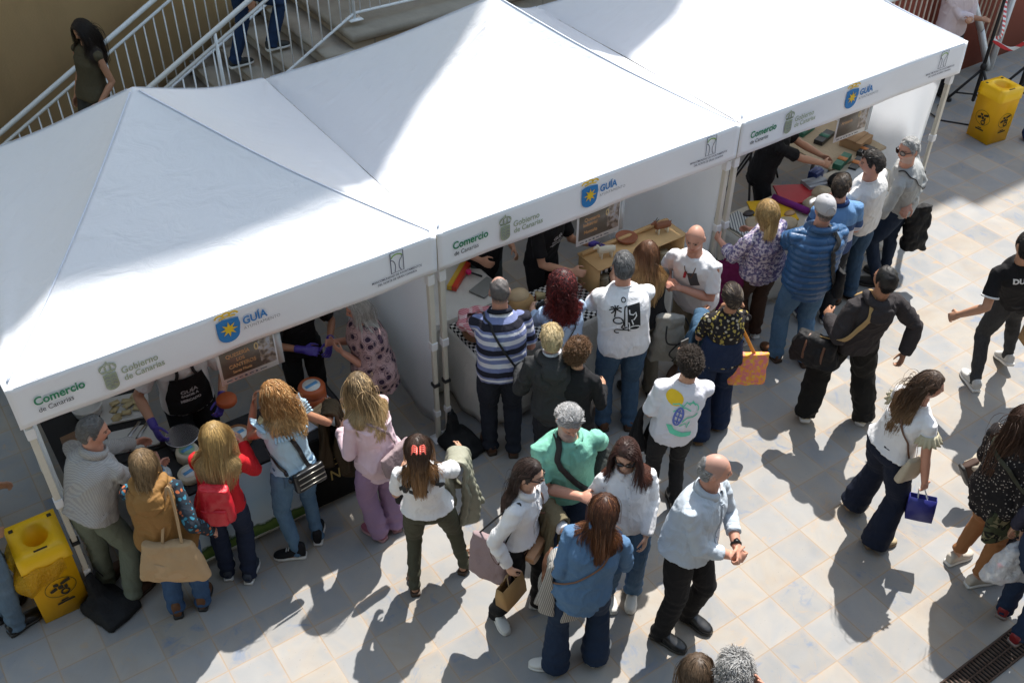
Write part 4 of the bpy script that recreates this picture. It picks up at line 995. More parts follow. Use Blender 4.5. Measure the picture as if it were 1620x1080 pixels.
    if ln > .09 or k == 'short':
        cell = np.round(np.stack([R[:, 0], R[:, 1], R[:, 2]], 1) / (.022 if ln > .09 else .016)).astype(int); key = cell[:, 0] * 7919 + cell[:, 1] * 131 + cell[:, 2]; un, inv = np.unique(key, return_inverse=True); cnt = np.bincount(inv)[:, None, None]
        mean = np.zeros((len(un), K, 3)); np.add.at(mean, inv, S); mean /= cnt; wgt = (sstep(.1, 1., t) * (.24 if ln > .09 else .22))[None, :, None]
        S = S * (1 - wgt) + mean[inv] * wgt; cl_var = rng.uniform(.86, 1.14, len(un))[inv]
    else: cl_var = np.ones(n)
    # tubes, 4-sided, tapering
    T = np.gradient(S, axis=1); T /= np.linalg.norm(T, axis=2)[..., None] + 1e-9
    A = np.cross(T, Nw[:, None] + .01); A /= np.linalg.norm(A, axis=2)[..., None] + 1e-9; B = np.cross(T, A)
    rad = r * (1.0 - .45 * t) * rng.uniform(.7, 1.3, n)[:, None]
    ring = np.stack([S + A * rad[..., None] * ca_ + B * rad[..., None] * cb for ca_, cb in ((1.3, -.3), (0, .8), (-1.3, -.3))], 2)
    V = ring.reshape(-1, 3)
    I = np.arange(n * K * 3).reshape(n, K, 3); F = []
    a_ = I[:, :-1]; b_ = I[:, 1:]
    for j in range(3): F.append(np.stack([a_[..., j], a_[..., (j + 1) % 3], b_[..., (j + 1) % 3], b_[..., j]], -1).reshape(-1, 4))
    F = np.concatenate(F); vary = (rng.uniform(1 - var, 1 + var, n) * cl_var)[:, None, None]
    mixt = sstep(.15, .85, t)[None, :, None]; colr = (c * (1 - mixt) + c2 * mixt) * vary
    if ca is not None:
        pick = rng.uniform(size=n) < ca[3]; colr[pick] = np.array(ca[:3]) * vary[pick]
    colr = np.repeat(np.broadcast_to(colr, (n, K, 3))[:, :, None], 3, 2).reshape(-1, 3); cc = np.concatenate([colr, np.ones((len(colr), 1))], 1)
    mk('hair', V, F, mat, P.root, P.base, col=cc)
    return S

# ------------------------------------------------------------------ worn things
def glasses(P, tint=(.01, .01, .012), upz=0., name='sunglasses', clear=False, fwd=0.):
    M = P.M; hs = P.hs; o = P.hc; W = lambda f, l, u: o + M @ (v3(f, l, u) * hs)
    fm = plain('glasses_frame', (.015, .012, .012), .25, .05)
    g = G(); n = 14
    for sg in (1, -1):
        q = [W(.104 + fwd - .012 * (abs(math.cos(x)) if math.cos(x) * 1 > 0 else 0), sg * (.033 + .026 * math.cos(x)), .008 + upz + .021 * math.sin(x)) for x in np.linspace(0, 2 * np.pi, n + 1)]
        g.limb(q, [.0032] * (n + 1), n=6, round_ends=False)
        g.bar(W(.094 + fwd, sg * .06, .016 + upz), W(-.005 + fwd, sg * .083, .010 + upz), .005, .007)
    g.bar(W(.107 + fwd, .008, .014 + upz), W(.107 + fwd, -.008, .014 + upz), .005)
    f = mkg(name, g, fm, P.root, P.base)
    if not clear:
        g = G()
        for sg in (1, -1):
            q = [W(.1035 + fwd - .010 * (abs(math.cos(x)) if math.cos(x) > 0 else 0), sg * (.033 + .025 * math.cos(x)), .008 + upz + .020 * math.sin(x)) for x in np.linspace(0, 2 * np.pi, n, endpoint=False)]
            g.add(q, [tuple(range(n))])
        mkg('lens', g, plain('dark_lens', tint, .06, .05), f, P.base, smooth=False)

def on_top(P, ang, h, lift=.006):
    """point on the outside of the clothes; ang 0 front, 90 left, 180 back"""
    a = math.radians(ang); d = P.Fs * math.cos(a) + P.Ls * math.sin(a); c = P.tc(h); o = c + d * .6
    hit = P.bvh.ray_cast(Vector(o), Vector(-d), .75)
    if hit[0] is None: x, y = P.ab(h); return c + P.Fs * math.cos(a) * (y + .03) + P.Ls * math.sin(a) * (x + .03), d
    return np.array(hit[0]) + d * lift, np.array(hit[1])
def on_sh(P, l, f=0., lift=.006):
    o = P.neck + P.Ls * l + P.Fs * f + Z * .25; hit = P.bvh.ray_cast(Vector(o), Vector((0, 0, -1)), .6)
    if hit[0] is None: return P.neck + P.Ls * l + P.Fs * f, Z
    return np.array(hit[0]) + np.array(hit[1]) * lift, np.array(hit[1])
def ribbon(pts, nrms, w, th=.004, sub=6):
    """flat band through points"""
    P_ = np.array(pts); Q = np.array(nrms); n = len(P_)
    if n > 2:
        t = np.linspace(0, n - 1, (n - 1) * sub + 1); i = np.clip(t.astype(int), 0, n - 2); f = (t - i)[:, None]
        g0 = P_[np.clip(i - 1, 0, n - 1)]; g1 = P_[i]; g2 = P_[i + 1]; g3 = P_[np.clip(i + 2, 0, n - 1)]
        P2 = .5 * ((2 * g1) + (g2 - g0) * f + (2 * g0 - 5 * g1 + 4 * g2 - g3) * f ** 2 + (3 * g1 - g0 - 3 * g2 + g3) * f ** 3); Q2 = Q[i] * (1 - f) + Q[i + 1] * f
    else: P2, Q2 = P_, Q
    T = np.gradient(P2, axis=0); T /= np.linalg.norm(T, axis=1)[:, None] + 1e-9; Q2 = Q2 - T * (Q2 * T).sum(1)[:, None]; Q2 /= np.linalg.norm(Q2, axis=1)[:, None] + 1e-9; S = np.cross(T, Q2)
    g = G(); g.loft(list(P2), list(S * w / 2), list(Q2 * th / 2), n=8, e=5.); return g
def crossbody(P, shoulder=-1, hip=1, hh=.0, w=.03, lift=.006, pts=None):
    """strap from one shoulder over back and front to the opposite hip; returns ribbons"""
    s_ = shoulder; L = []
    if pts is None: pts = [('t', hip * 90, hh), ('t', hip * 130, .25), ('t', hip * 165, .5), ('t', s_ * 150, .76), ('s', s_ * .085 * P.s, -.03), ('s', s_ * .085 * P.s, .03), ('t', s_ * 30, .76), ('t', hip * 15, .5), ('t', hip * 50, .22), ('t', hip * 88, hh)]
    A = [];B = []; px_ = []
    for i, p in enumerate(pts):
        px_.append(p)
        if i + 1 < len(pts) and p[0] == 't' and pts[i + 1][0] == 't':
            for f in (.25, .5, .75): px_.append(('t', lerp(p[1], pts[i + 1][1], f), lerp(p[2], pts[i + 1][2], f)))
        elif i + 1 < len(pts) and p[0] == 's' and pts[i + 1][0] == 's':
            for f in (.33, .67): px_.append(('s', lerp(p[1], pts[i + 1][1], f), lerp(p[2], pts[i + 1][2], f)))
        elif i + 1 < len(pts):
            q_, r_2 = (p, pts[i + 1]) if p[0] == 't' else (pts[i + 1], p); sd = -.075 if math.cos(math.radians(q_[1])) < 0 else .075
            m_ = ('s', r_2[1], sd * P.s); sl_ = 1 if r_2[1] > 0 else -1; a_ = (38 if sd > 0 else 142) * sl_
            dq = ((q_[1] - a_ + 180) % 360) - 180; ex = [('t', a_, .87), ('t', a_ + dq * .5, lerp(.87, q_[2], .5))]; px_ += ([m_] + ex) if p[0] == 's' else (ex[::-1] + [m_])
    lift = lift + .004
    for p in px_:
        q, n_ = on_top(P, p[1], p[2], lift) if p[0] == 't' else on_sh(P, p[1], p[2], lift); A.append(q); B.append(n_)
    return ribbon(A, B, w)

def decal(P, VF, ang, h, m, lift=.004, name='shirt_print', sub=True):
    """flat printed shape wrapped onto the clothes around angle/height; VF in metres, x to the viewer's right, y up"""
    V, F = VF; V = np.asarray(V, float)
    if sub:
        bm = bmesh.new(); vs = [bm.verts.new((x, y, 0)) for x, y in V]
        for f in F:
            try: bm.faces.new([vs[i] for i in f])
            except ValueError: pass
        for it in range(3):
            es = [e for e in bm.edges if e.calc_length() > .022]
            if not es: break
            bmesh.ops.subdivide_edges(bm, edges=es, cuts=1, use_grid_fill=True)
        bmesh.ops.triangulate(bm, faces=bm.faces); bm.verts.index_update(); V = np.array([(v.co.x, v.co.y) for v in bm.verts]); F = [tuple(v.index for v in f.verts) for f in bm.faces]; bm.free()
    a = math.radians(ang); d = P.Fs * math.cos(a) + P.Ls * math.sin(a); rt = np.cross(P.up, d); rt = nrm(rt); c = P.tc(h)
    out = []
    for x, y in V:
        o = c + rt * x + P.up * y + d * .5; hit = P.bvh.ray_cast(Vector(o), Vector(-d), .6); out.append(np.array(hit[0]) + d * lift if hit[0] is not None else c + rt * x + P.up * y + d * (P.ab(h)[1] + .02))
    mk(name, np.array(out), F, m, P.root, P.base, smooth=True)

# ------------------------------------------------------------------ bags and loose garments (things of their own)
def soft_bag(c, r, u, w0, w1, h, d, e=4., sag=.0, seed=1, amp=.006, vs=.009):
    """soft closed bag body: c bottom centre, r right axis, u up axis; w0 bottom width, w1 top width"""
    r = nrm(r); u = nrm(u); f = np.cross(r, u); n = 9; C_ = []; A = []; B = []
    for k in range(n):
        t = k / (n - 1); ww = lerp(w0, w1, t) / 2; dd = d / 2 * (1 - .55 * t ** 1.5) * (.75 + .25 * math.sin(min(1, t * 3) * math.pi / 2))
        C_.append(c + u * h * t); A.append(r * ww); B.append(f * dd)
    g = G(); g.loft(C_, A, B, n=28, e=e); V, F, Nn = vox(g, vs, 4)
    q = (V - c) * 14; V = V + Nn * (amp * (vnoise(q, seed) + .5 * vnoise(q * 2.1, seed + 1)))[:, None]; t = np.clip(((V - c) @ u) / h, 0, 1)
    return V, F
def handle(a, b, top, w=.02, th=.006, nrm_=None):
    a, b, top = (np.asarray(x, float) for x in (a, b, top)); n_ = np.cross(b - a, top - a); n_ = nrm(n_)
    return ribbon([a, lerp(a, top, .6) + (a - b) * .08, top, lerp(b, top, .6) + (b - a) * .08, b], [n_ if nrm_ is None else nrm_] * 5, w, th)
def paper_bag(name, label, c, face, w, h, d, m, hm, tilt=0., grip=None, mark=None):
    f = az(face); r = v3(-f[1], f[0], 0); c = np.asarray(c, float); t = thing(name, tuple(c), label, 'bag'); u = nrm(Z + r * tilt)
    g = G(); n = 2
    def ring(z, k, pin): return [c + u * z + r * sx * w / 2 * k + f * sy * d / 2 * pin + (f * 0) for sx, sy in ((-1, -1), (0, -1.06), (1, -1), (1.0, 0), (1, 1), (0, 1.06), (-1, 1), (-1.0, 0))]
    R = [ring(0, 1, 1), ring(h * .5, 1, .95), ring(h, .99, .55)]
    V = np.array(sum(R, [])); F = [(k * 8 + j, k * 8 + (j + 1) % 8, (k + 1) * 8 + (j + 1) % 8, (k + 1) * 8 + j) for k in range(2) for j in range(8)] + [tuple(range(7, -1, -1))]
    b = mk('bag_body', V, F, m, t, tuple(c), smooth=False, fix=True); so = b.modifiers.new('s', 'SOLIDIFY'); so.thickness = .003
    for sy in (-1, 1):
        a1 = c + u * (h - .03) + r * w * .2 + f * sy * d * .30; a2 = c + u * (h - .03) - r * w * .2 + f * sy * d * .30; tp = (c + u * (h + .09) + f * sy * d * .05) if grip is None else np.asarray(grip, float) + f * sy * .004
        g = G(); g.limb([a1, lerp(a1, tp, .55) + r * w * .05, tp + r * .02, tp - r * .02, lerp(a2, tp, .55) - r * w * .05, a2], [.004] * 6, n=6); mkg('handle', g, hm, t, tuple(c))
    return t
def drape(name, label, a, b, lf, lb, m, cat='jacket', seed=1, th=.022, wid=.06, amp=.035, puff=0., flare=.25, gap=.055, hem_m=None):
    """garment hanging over a bar a-b (a forearm): lf, lb lengths of the two hanging sides"""
    a = np.asarray(a, float); b = np.asarray(b, float); t = nrm(b - a); Lb = np.linalg.norm(b - a); s_ = nrm(np.cross(t, Z)); base = (a + b) / 2
    def fn(U, W):
        v = W * (lf + lb + math.pi * gap) - lb - math.pi * gap / 2; ang = np.clip(v / gap, -math.pi / 2, math.pi / 2); over = np.abs(v) - math.pi * gap / 2; dn = np.clip(over, 0, None)
        side = np.sin(ang) * gap; hgt = np.cos(ang) * gap * .9; fr = dn / max(lf, lb)
        x = (U - .5) * (Lb + 2 * wid) * (1 + flare * fr) ; fold = (np.sin(U * 15 + seed) + .6 * np.sin(U * 31 + seed * 2) + .8 * vnoise(np.stack([U * 6, W * 4, np.full_like(U, seed)], 1), seed)) * amp * np.clip(fr * 1.6, 0, 1)
        p = base[None] + x[:, None] * t + (side + np.sign(v) * (fold * .8 + amp * .5 * fr))[:, None] * s_ + (hgt - dn * (1 - .12 * np.sin(U * 7 + seed)))[:, None] * Z
        x2 = vnoise(np.stack([U * 9, W * 11, np.full_like(U, seed + 3.)], 1), seed) * .012; p = p + x2[:, None] * s_
        if puff: p = p + (np.sqrt(np.abs(np.sin(v / puff * math.pi))) * .016 * np.sign(v + 1e-6))[:, None] * s_
        return p
    g = G(); g.grid(fn, 44, 64); V, F = g.get(); o = mk(name, V, F, m, None, tuple(base), fix=False); tag(o, label, cat)
    so = o.modifiers.new('s', 'SOLIDIFY'); so.thickness = th; so.offset = 0; su = o.modifiers.new('u', 'SUBSURF'); su.levels = 1; su.render_levels = 1
    return o
setup(); setting()
for k_ in range(3): tent(k_, 3 + 5 * k_)
side_curtain(0.09, .10, 2.9, 1.2, 'white side curtain at the left end of the first stall, by the yellow bin')
side_curtain(3.0, .10, 2.9, 2.3, 'white side curtain between the first and the middle tent')
side_curtain(6.0, .10, 2.9, 4.1, 'white side curtain between the middle tent and the third tent')
side_curtain(8.93, .10, 2.9, 5.2, 'white side curtain at the right end of the third tent')
# ================================================================== who stands where
DEN = lambda c, c2=None: fabric(c, 'denim', c2)
WHITE = (.74, .74, .76)
def F_(*a, **k): return fabric(*a, **k)
sole_w = plain('sole_white', (.70, .69, .66), .5, .05); sole_b = plain('sole_black', (.02, .02, .02), .6, .05); lace_w = plain('lace_white', (.7, .7, .68), .7)
leather_br = plain('leather_brown', (.10, .042, .018), .45, .2, 30); leather_bk = plain('leather_black', (.012, .012, .013), .3, .1, 20, spec=.5)
shoe_w = dict(m=plain('shoe_white', (.66, .65, .62), .55, .06), sm=sole_w, k='sneaker', lace=plain('lace_grey', (.5, .5, .48), .7))
shoe_br = dict(m=leather_br, sm=plain('sole_brown', (.05, .028, .015), .6), k='shoe'); shoe_bk = dict(m=leather_bk, sm=plain('sole_dark', (.03, .025, .02), .5), k='shoe')
boot_br = dict(m=plain('suede_brown', (.13, .055, .022), .8, .2, 40), sm=sole_b, k='boot')
converse = dict(m=fabric((.014, .014, .017), rough=.8, fold=.4), sm=sole_w, k='high', lace=lace_w)
BLK = (.012, .012, .014); P = {}

P['1'] = person('grey-haired man in a fine grey checked shirt and green trousers, beside the left curtain', 1.70, 'm', 35, (.39, -.01), [(.15, .10), (.27, -.13)], {'L': (.70, .34, .98), 'R': (.70, .10, .96)}, skin='r', bulk=1.1, haz=-18, hp=12,
    top=dict(m=F_((.44, .43, .415), 'gingham', (.30, .295, .295), sc=.011), sleeve='long', hem=-.02, collar='shirt', fit=.022, amp=.010), bot=dict(m=F_((.15, .17, .13)), w='straight', belt=leather_bk), shoes=shoe_br, hair=dict(k='short', c=(.17, .165, .16), n=700, ln=.035, r=.0034, stub=.7, vol=1.03))
P['2'] = person('woman in a camel hooded vest with dark floral sleeves, tan tote on her shoulder', 1.60, 'f', 66, (.57, -.41), [(.49, -.42), (.67, -.46)], {'L': (.72, .02, 1.0), 'R': (.83, -.58, .84)}, skin='r', bulk=1.1,
    top=dict(m=F_((.02, .028, .04), 'floral', (.04, .20, .30), (.42, .12, .05), sc=.8), sleeve='long', fit=.018, hem=-.1), bot=dict(m=DEN((.035, .07, .14)), w='straight'), shoes=boot_br, hair=dict(k='bob', c=(.20, .13, .065), c2=(.42, .30, .17), n=520, ln=.25, r=.0042, frizz=.2))
tp = P['2'].top
shirt(P['2'], dict(m=F_((.25, .13, .04), rough=.7), sleeve='tank', hem=-.34, fit=.045, drop=.03, amp=.016, name='vest', hood=True, rib=False, puffer=None), 1.1)
P['3'] = person('woman with long straight blonde hair, red jumper and red backpack at the first stall', 1.60, 'f', 60, (1.04, -.42), [(.92, -.31), (1.04, -.43)], {'L': (1.14, -.06, 1.08), 'R': (1.27, -.16, 1.07)}, skin='l', hint={'L': (-.6, .2, -.6), 'R': (.5, -.6, -.5)},
    top=dict(m=F_((.50, .012, .018), rough=.8), sleeve='long', hem=-.03, fit=.016, amp=.007), bot=dict(m=DEN((.012, .018, .04), (.025, .035, .07)), w='straight'), shoes=dict(m=plain('shoe_navy', (.03, .04, .06), .7), sm=sole_w, k='sneaker', lace=plain('lace_lime', (.25, .6, .1), .6)), hair=dict(k='long', c=(.42, .27, .10), c2=(.66, .48, .24), n=620, ln=.40, r=.0042, frizz=.12))
P['4'] = person('woman with wavy strawberry blonde hair in a pale blue ruffled top, chin on hand', 1.65, 'f', 98, (1.52, -.33), [(1.42, -.44, 150), (1.62, -.38, 60)], {'L': (1.42, -.12, 1.33), 'R': (1.98, -.12, 1.02)}, skin='t', haz=140, hp=18, hint={'L': (-.6, .1, -.8), 'R': (.9, -.3, -.1)},
    top=dict(m=F_((.42, .58, .70)), sleeve='none', hem=.10, fit=.014, amp=.008, neck=.92, rib=False), bot=dict(m=DEN((.07, .14, .24), (.15, .25, .36)), w='slim', rise=.2), shoes=converse, hair=dict(k='curly_long', c=(.34, .16, .05), c2=(.60, .36, .15), n=620, ln=.30, r=.0046, wave=.012, wl=.10, vol=1.12, ca=(.70, .46, .22, .2)))
P['5'] = person('woman with long blonde hair in a pale pink shirt and lavender trousers', 1.62, 'f', 102, (2.04, -.54), [(2.02, -.62, 110), (2.17, -.60, 80)], {'L': (1.93, -.36, .99), 'R': (2.14, -.16, 1.0)}, skin='l', hp=12,
    top=dict(m=F_((.66, .50, .56)), sleeve='long', hem=-.30, fit=.026, drop=.03, amp=.013, collar='shirt'), bot=dict(m=F_((.30, .20, .33)), w='loose', amp=.008), shoes=dict(m=plain('shoe_mauve', (.28, .08, .13), .7), sm=plain('sole_pink', (.45, .25, .28), .6), k='sneaker', lace=plain('lace_p', (.4, .2, .25), .7)), hair=dict(k='long', c=(.17, .115, .06), c2=(.66, .50, .28), n=600, ln=.36, r=.0044, wave=.005, wl=.2, vol=1.08, ca=(.55, .38, .2, .3)))
P['6'] = person('woman with a brown bob and red hair clip, white T-shirt and olive trousers', 1.62, 'f', 60, (2.08, -1.26), [(2.00, -1.20, 66), (2.40, -1.24, 40)], {'L': (2.14, -.93, 1.02), 'R': (2.53, -1.02, 1.0)}, skin='m', hint={'R': (.5, -.6, -.5)}, shift=(-.06, -.0),
    top=dict(m=F_(WHITE), sleeve='short', hem=.10, fit=.018, amp=.009, drop=.05), bot=dict(m=F_((.075, .075, .052)), w='slim', rise=.2, belt=leather_br), shoes=dict(m=leather_br, k='sandal', sm=plain('sole_brown', (.05, .028, .015), .6)), hair=dict(k='bob', c=(.045, .022, .014), c2=(.34, .185, .08), n=620, ln=.27, r=.0042, frizz=.1))
P['7'] = person('stallholder in a white polo shirt, black printed apron and violet gloves behind the cheese board', 1.74, 'm', 268, (1.15, .58), [(1.25, .68), (1.06, .68)], {'L': (1.34, .42, 1.0), 'R': (.83, .46, .97)}, skin='m', bulk=1.1, glove='LR', fine=False, hint={'R': (-.8, .2, -.5), 'L': (.8, .3, -.4)},
    top=dict(m=F_((.66, .66, .66)), sleeve='short', collar='polo', fit=.022), bot=dict(m=F_(BLK), w='straight'), shoes=shoe_bk, hair=dict(k='short', c=(.05, .04, .03), n=300))
P['8'] = person('stallholder all in black with violet gloves, left of the woman in the flowered tunic', 1.65, 'f', 262, (2.14, .72), [(2.24, .84), (2.06, .84)], {'L': (2.30, .56, 1.0), 'R': (2.08, .58, 1.02)}, skin='t', glove='LR', fine=False, hint={'R': (-.9, .2, -.5), 'L': (.9, .2, -.5)},
    top=dict(m=F_(BLK), sleeve='short', hem=-.1), bot=dict(m=F_((.014, .014, .015)), w='straight'), shoes=shoe_bk, hair=dict(k='long', c=(.06, .03, .02), n=250, ln=.3))
P['9'] = person('white-haired woman in a mauve flowered tunic beside the curtain inside the first tent', 1.58, 'f', 165, (2.46, .30), [(2.56, .22), (2.54, .42)], {'L': (2.30, .30, 1.08), 'R': (2.30, .46, 1.08)}, skin='r', bulk=1.18, haz=170, hp=15,
    top=dict(m=F_((.42, .28, .28), 'bigfloral', (.035, .020, .04), (.14, .08, .11)), sleeve='elbow', hem=-.42, fit=.04, drop=.05, amp=.012), bot=dict(m=F_((.03, .03, .035)), w='straight'), shoes=shoe_bk, hair=dict(k='bob', c=(.42, .41, .40), c2=(.55, .54, .52), n=380, ln=.2, r=.0042))
P['10'] = person('person in dark top and pale jeans at the left edge, beside the yellow bin', 1.76, 'm', 25, (-.60, .24), [(-.56, .24), (-.50, .07)], {'L': (-.3, .45, 1.0), 'R': (-.38, .12, .92)}, skin='m', fine=False,
    top=dict(m=F_((.010, .016, .014)), sleeve='short', fit=.03), bot=dict(m=DEN((.10, .16, .23), (.2, .27, .34)), w='straight'), shoes=shoe_bk, hair=dict(k='short', c=(.03, .02, .015), n=300))
P['11'] = person('man with a shaved head in a navy, blue and white striped polo shirt', 1.72, 'm', 66, (3.38, -.25), [(3.24, -.32), (3.38, -.45)], {'L': (3.46, .10, .96), 'R': (3.60, -.16, .94)}, skin='r', bulk=1.17,
    top=dict(m=F_((.018, .018, .028), 'stripe', (.17, .20, .36), (.66, .66, .70), sc=.19), sleeve='short', slen=.8, fit=.022, hem=-.1, collar='polo', cm=F_((.012, .014, .025))), bot=dict(m=F_((.02, .024, .036)), w='straight'), shoes=shoe_br, hair=dict(k='short', c=(.17, .15, .145), n=260, ln=.012, r=.0022, vol=1.0, bald=.35, stub=.45))
P['12'] = person('woman with big dark red curls and a pale blue blouse at the checked table', 1.60, 'f', 74, (3.89, -.36), [(3.80, -.40), (3.96, -.44)], {'L': (3.90, .04, .98), 'R': (4.10, .0, .98)}, skin='l', bulk=1.12,
    top=dict(m=F_((.40, .53, .72)), sleeve='three', hem=-.1, fit=.022, neck=.94, rib=False), bot=dict(m=F_((.03, .03, .04))), shoes=shoe_bk, hair=dict(k='curly_long', c=(.055, .008, .010), c2=(.16, .018, .018), n=760, ln=.24, r=.0058, wave=.022, wl=.055, vol=1.36, frizz=.5, ca=(.30, .04, .035, .15)))
P['13'] = person('woman with cropped blonde hair in a dark grey hooded jacket behind the striped man', 1.62, 'f', 60, (3.44, -.84), [(3.40, -.84), (3.56, -.94)], {'L': (3.40, -.50, 1.0), 'R': (3.72, -.62, 1.0)}, skin='l', bulk=1.1,
    top=dict(m=F_((.60, .63, .70)), sleeve='long', hem=-.05, fit=.012, collar='shirt'), bot=dict(m=F_((.02, .022, .03))), shoes=shoe_bk, hair=dict(k='short', c=(.52, .38, .17), c2=(.74, .60, .36), n=900, ln=.055, r=.0036, vol=1.12, frizz=.35))
shirt(P['13'], dict(m=F_((.035, .036, .038), rough=.75), sleeve='long', sfit=.03, hem=-.22, fit=.036, drop=.03, amp=.016, neck=.93, hood=True, name='jacket', rib=False), 1.1)
P['14'] = person('boy with curly brown hair and a black top, looking to the right', 1.52, 'c', 35, (3.57, -1.00), [(3.50, -.92), (3.62, -1.06)], {'L': (3.75, -.72, .92), 'R': (3.85, -.98, .92)}, skin='m', haz=5,
    top=dict(m=F_((.014, .014, .016)), sleeve='long', hem=-.1, fit=.022), bot=dict(m=F_((.014, .014, .018))), shoes=shoe_bk, hair=dict(k='curly', c=(.085, .045, .024), c2=(.17, .09, .045), n=900, ln=.045, r=.0042, wave=.008, wl=.03, vol=1.08, frizz=.6))
P['15'] = person('grey-haired man in a white T-shirt with a black palm and cactus print on the back', 1.76, 'm', 62, (4.32, -.56), [(4.19, -.62), (4.38, -.74)], {'L': (4.36, -.14, 1.02), 'R': (4.60, -.30, 1.0)}, skin='r', bulk=1.17, hint={'L': (-.7, -.2, -.5), 'R': (.5, -.7, -.4)},
    top=dict(m=F_(WHITE), sleeve='short', hem=-.10, fit=.026, amp=.010), bot=dict(m=DEN((.035, .075, .14), (.08, .14, .22)), w='straight'), shoes=shoe_br, hair=dict(k='short', c=(.10, .10, .105), c2=(.20, .20, .205), n=1000, ln=.045, r=.0034, vol=1.08, ca=(.3, .3, .3, .2)))
P['16'] = person('woman with straight brown to blonde hair and black sleeveless top by the cardboard shelf', 1.66, 'f', 70, (4.66, -.46), [(4.62, -.44), (4.80, -.52)], {'L': (4.66, -.06, 1.05), 'R': (4.95, -.16, 1.05)}, skin='m',
    top=dict(m=F_(BLK), sleeve='none', hem=-.05, fit=.013, rib=False), bot=dict(m=F_((.16, .145, .115)), w='straight'), shoes=shoe_bk, hair=dict(k='long', c=(.13, .055, .025), c2=(.46, .29, .13), n=600, ln=.36, r=.0042, frizz=.1))
P['17'] = person('bald man in a white T-shirt with a photo print and khaki trousers, holding a phone', 1.74, 'm', 205, (5.06, -.56), [(5.18, -.62, 215), (5.24, -.42, 200)], {'L': (4.96, -.58, 1.14), 'R': (4.94, -.44, 1.14)}, skin='r', bulk=1.08, haz=212, hp=10, hint={'L': (.5, -.7, -.6), 'R': (.4, .8, -.5)},
    top=dict(m=F_(WHITE), sleeve='short', slen=.75, hem=-.18, fit=.024, drop=.03, amp=.010), bot=dict(m=F_((.27, .235, .165)), w='straight'), shoes=shoe_br, hair=dict(k='short', c=(.15, .13, .12), n=150, ln=.010, r=.002, bald=1., stub=.25, vol=1.), brow=(.08, .06, .05))
P['18'] = person('stallholder in a black T-shirt with white lettering behind the cardboard shelf', 1.72, 'm', 285, (4.44, .52), [(4.52, .70), (4.34, .64)], {'L': (4.80, .36, 1.10), 'R': (4.42, .22, 1.05)}, skin='m', glove='L', fine=False, hint={'L': (.2, .6, -.6)},
    top=dict(m=F_(BLK), sleeve='short', hem=-.1), bot=dict(m=F_(BLK)), shoes=shoe_bk, hair=dict(k='short', c=(.04, .03, .02), n=300))
P['19'] = person('stallholder in a long black apron beside the white side table of the middle tent', 1.72, 'm', 275, (4.02, 1.0), [(4.18, 1.1), (4.0, 1.1)], {'L': (4.25, .85, 1.0), 'R': (3.9, .85, 1.0)}, skin='m', fine=False,
    top=dict(m=F_(BLK), sleeve='short', hem=-.75, fit=.03, drop=.04), bot=dict(m=F_((.05, .065, .07))), shoes=shoe_bk, hair=dict(k='short', c=(.04, .03, .02), n=300))
P['20'] = person('dark curly-haired youth in a white T-shirt with a colourful beach print on the back', 1.63, 'm', 60, (4.08, -1.62), [(3.95, -1.54, 75), (4.10, -1.66, 60)], {'L': (4.0, -1.34, .86), 'R': (4.28, -1.40, 1.28)}, skin='m', bulk=.98, hp=20,
    top=dict(m=F_((.68, .68, .74)), sleeve='short', slen=.9, sfit=.028, hem=-.14, fit=.03, amp=.010), bot=dict(m=F_((.016, .016, .018)), w='slim'), shoes=shoe_bk, hair=dict(k='curly', c=(.028, .02, .016), c2=(.055, .04, .032), n=1000, ln=.042, r=.004, wave=.008, wl=.03, vol=1.08, frizz=.6))
P['21'] = person('woman with dark hair tied up, black flowered top, orange tote on her arm', 1.62, 'f', 58, (4.88, -1.20), [(4.76, -1.20, 60), (5.02, -1.16, 40)], {'L': (4.95, -.86, 1.05), 'R': (4.97, -1.18, 1.36)}, skin='t', haz=70, hroll=-8, hint={'R': (.5, -.6, -.7)},
    top=dict(m=F_((.016, .014, .016), 'floral', (.34, .27, .07), (.40, .36, .28), sc=.8), sleeve='short', hem=-.03, fit=.016), bot=dict(m=DEN((.010, .020, .055), (.02, .035, .08)), w='wide', rise=.5, fit=.026), shoes=dict(m=plain('sandal_tan', (.20, .11, .06), .6), k='sandal', sm=plain('sole_tan', (.25, .16, .09), .6)), hair=dict(k='pony', c=(.030, .020, .016), c2=(.07, .045, .03), n=600, ln=.16, r=.004, tie=(-.10, 0, .03), vol=1.05, ca=(.25, .19, .12, .08)))
P['22'] = person('grey-haired bearded man in a turquoise polo shirt, looking down and pointing', 1.76, 'm', 248, (2.96, -1.70), [(3.10, -1.66), (2.90, -1.60)], {'L': (3.20, -1.78, .98), 'R': (2.90, -1.93, 1.14)}, skin='r', bulk=1.15, gut=.03, haz=258, hp=38, point='R', curl={'R': .9}, hint={'R': (-.6, .5, -.7), 'L': (.7, .5, -.4)},
    top=dict(m=F_((.19, .46, .36)), sleeve='short', slen=.8, hem=-.14, fit=.028, collar='polo', amp=.011), bot=dict(m=DEN((.018, .03, .06), (.035, .05, .09)), w='straight'), shoes=shoe_bk, hair=dict(k='short', c=(.33, .33, .335), c2=(.52, .52, .53), n=1100, ln=.05, r=.0034, vol=1.1, ca=(.22, .22, .23, .12)), beard=(.36, .33, .32, .62), brow=(.25, .23, .22))
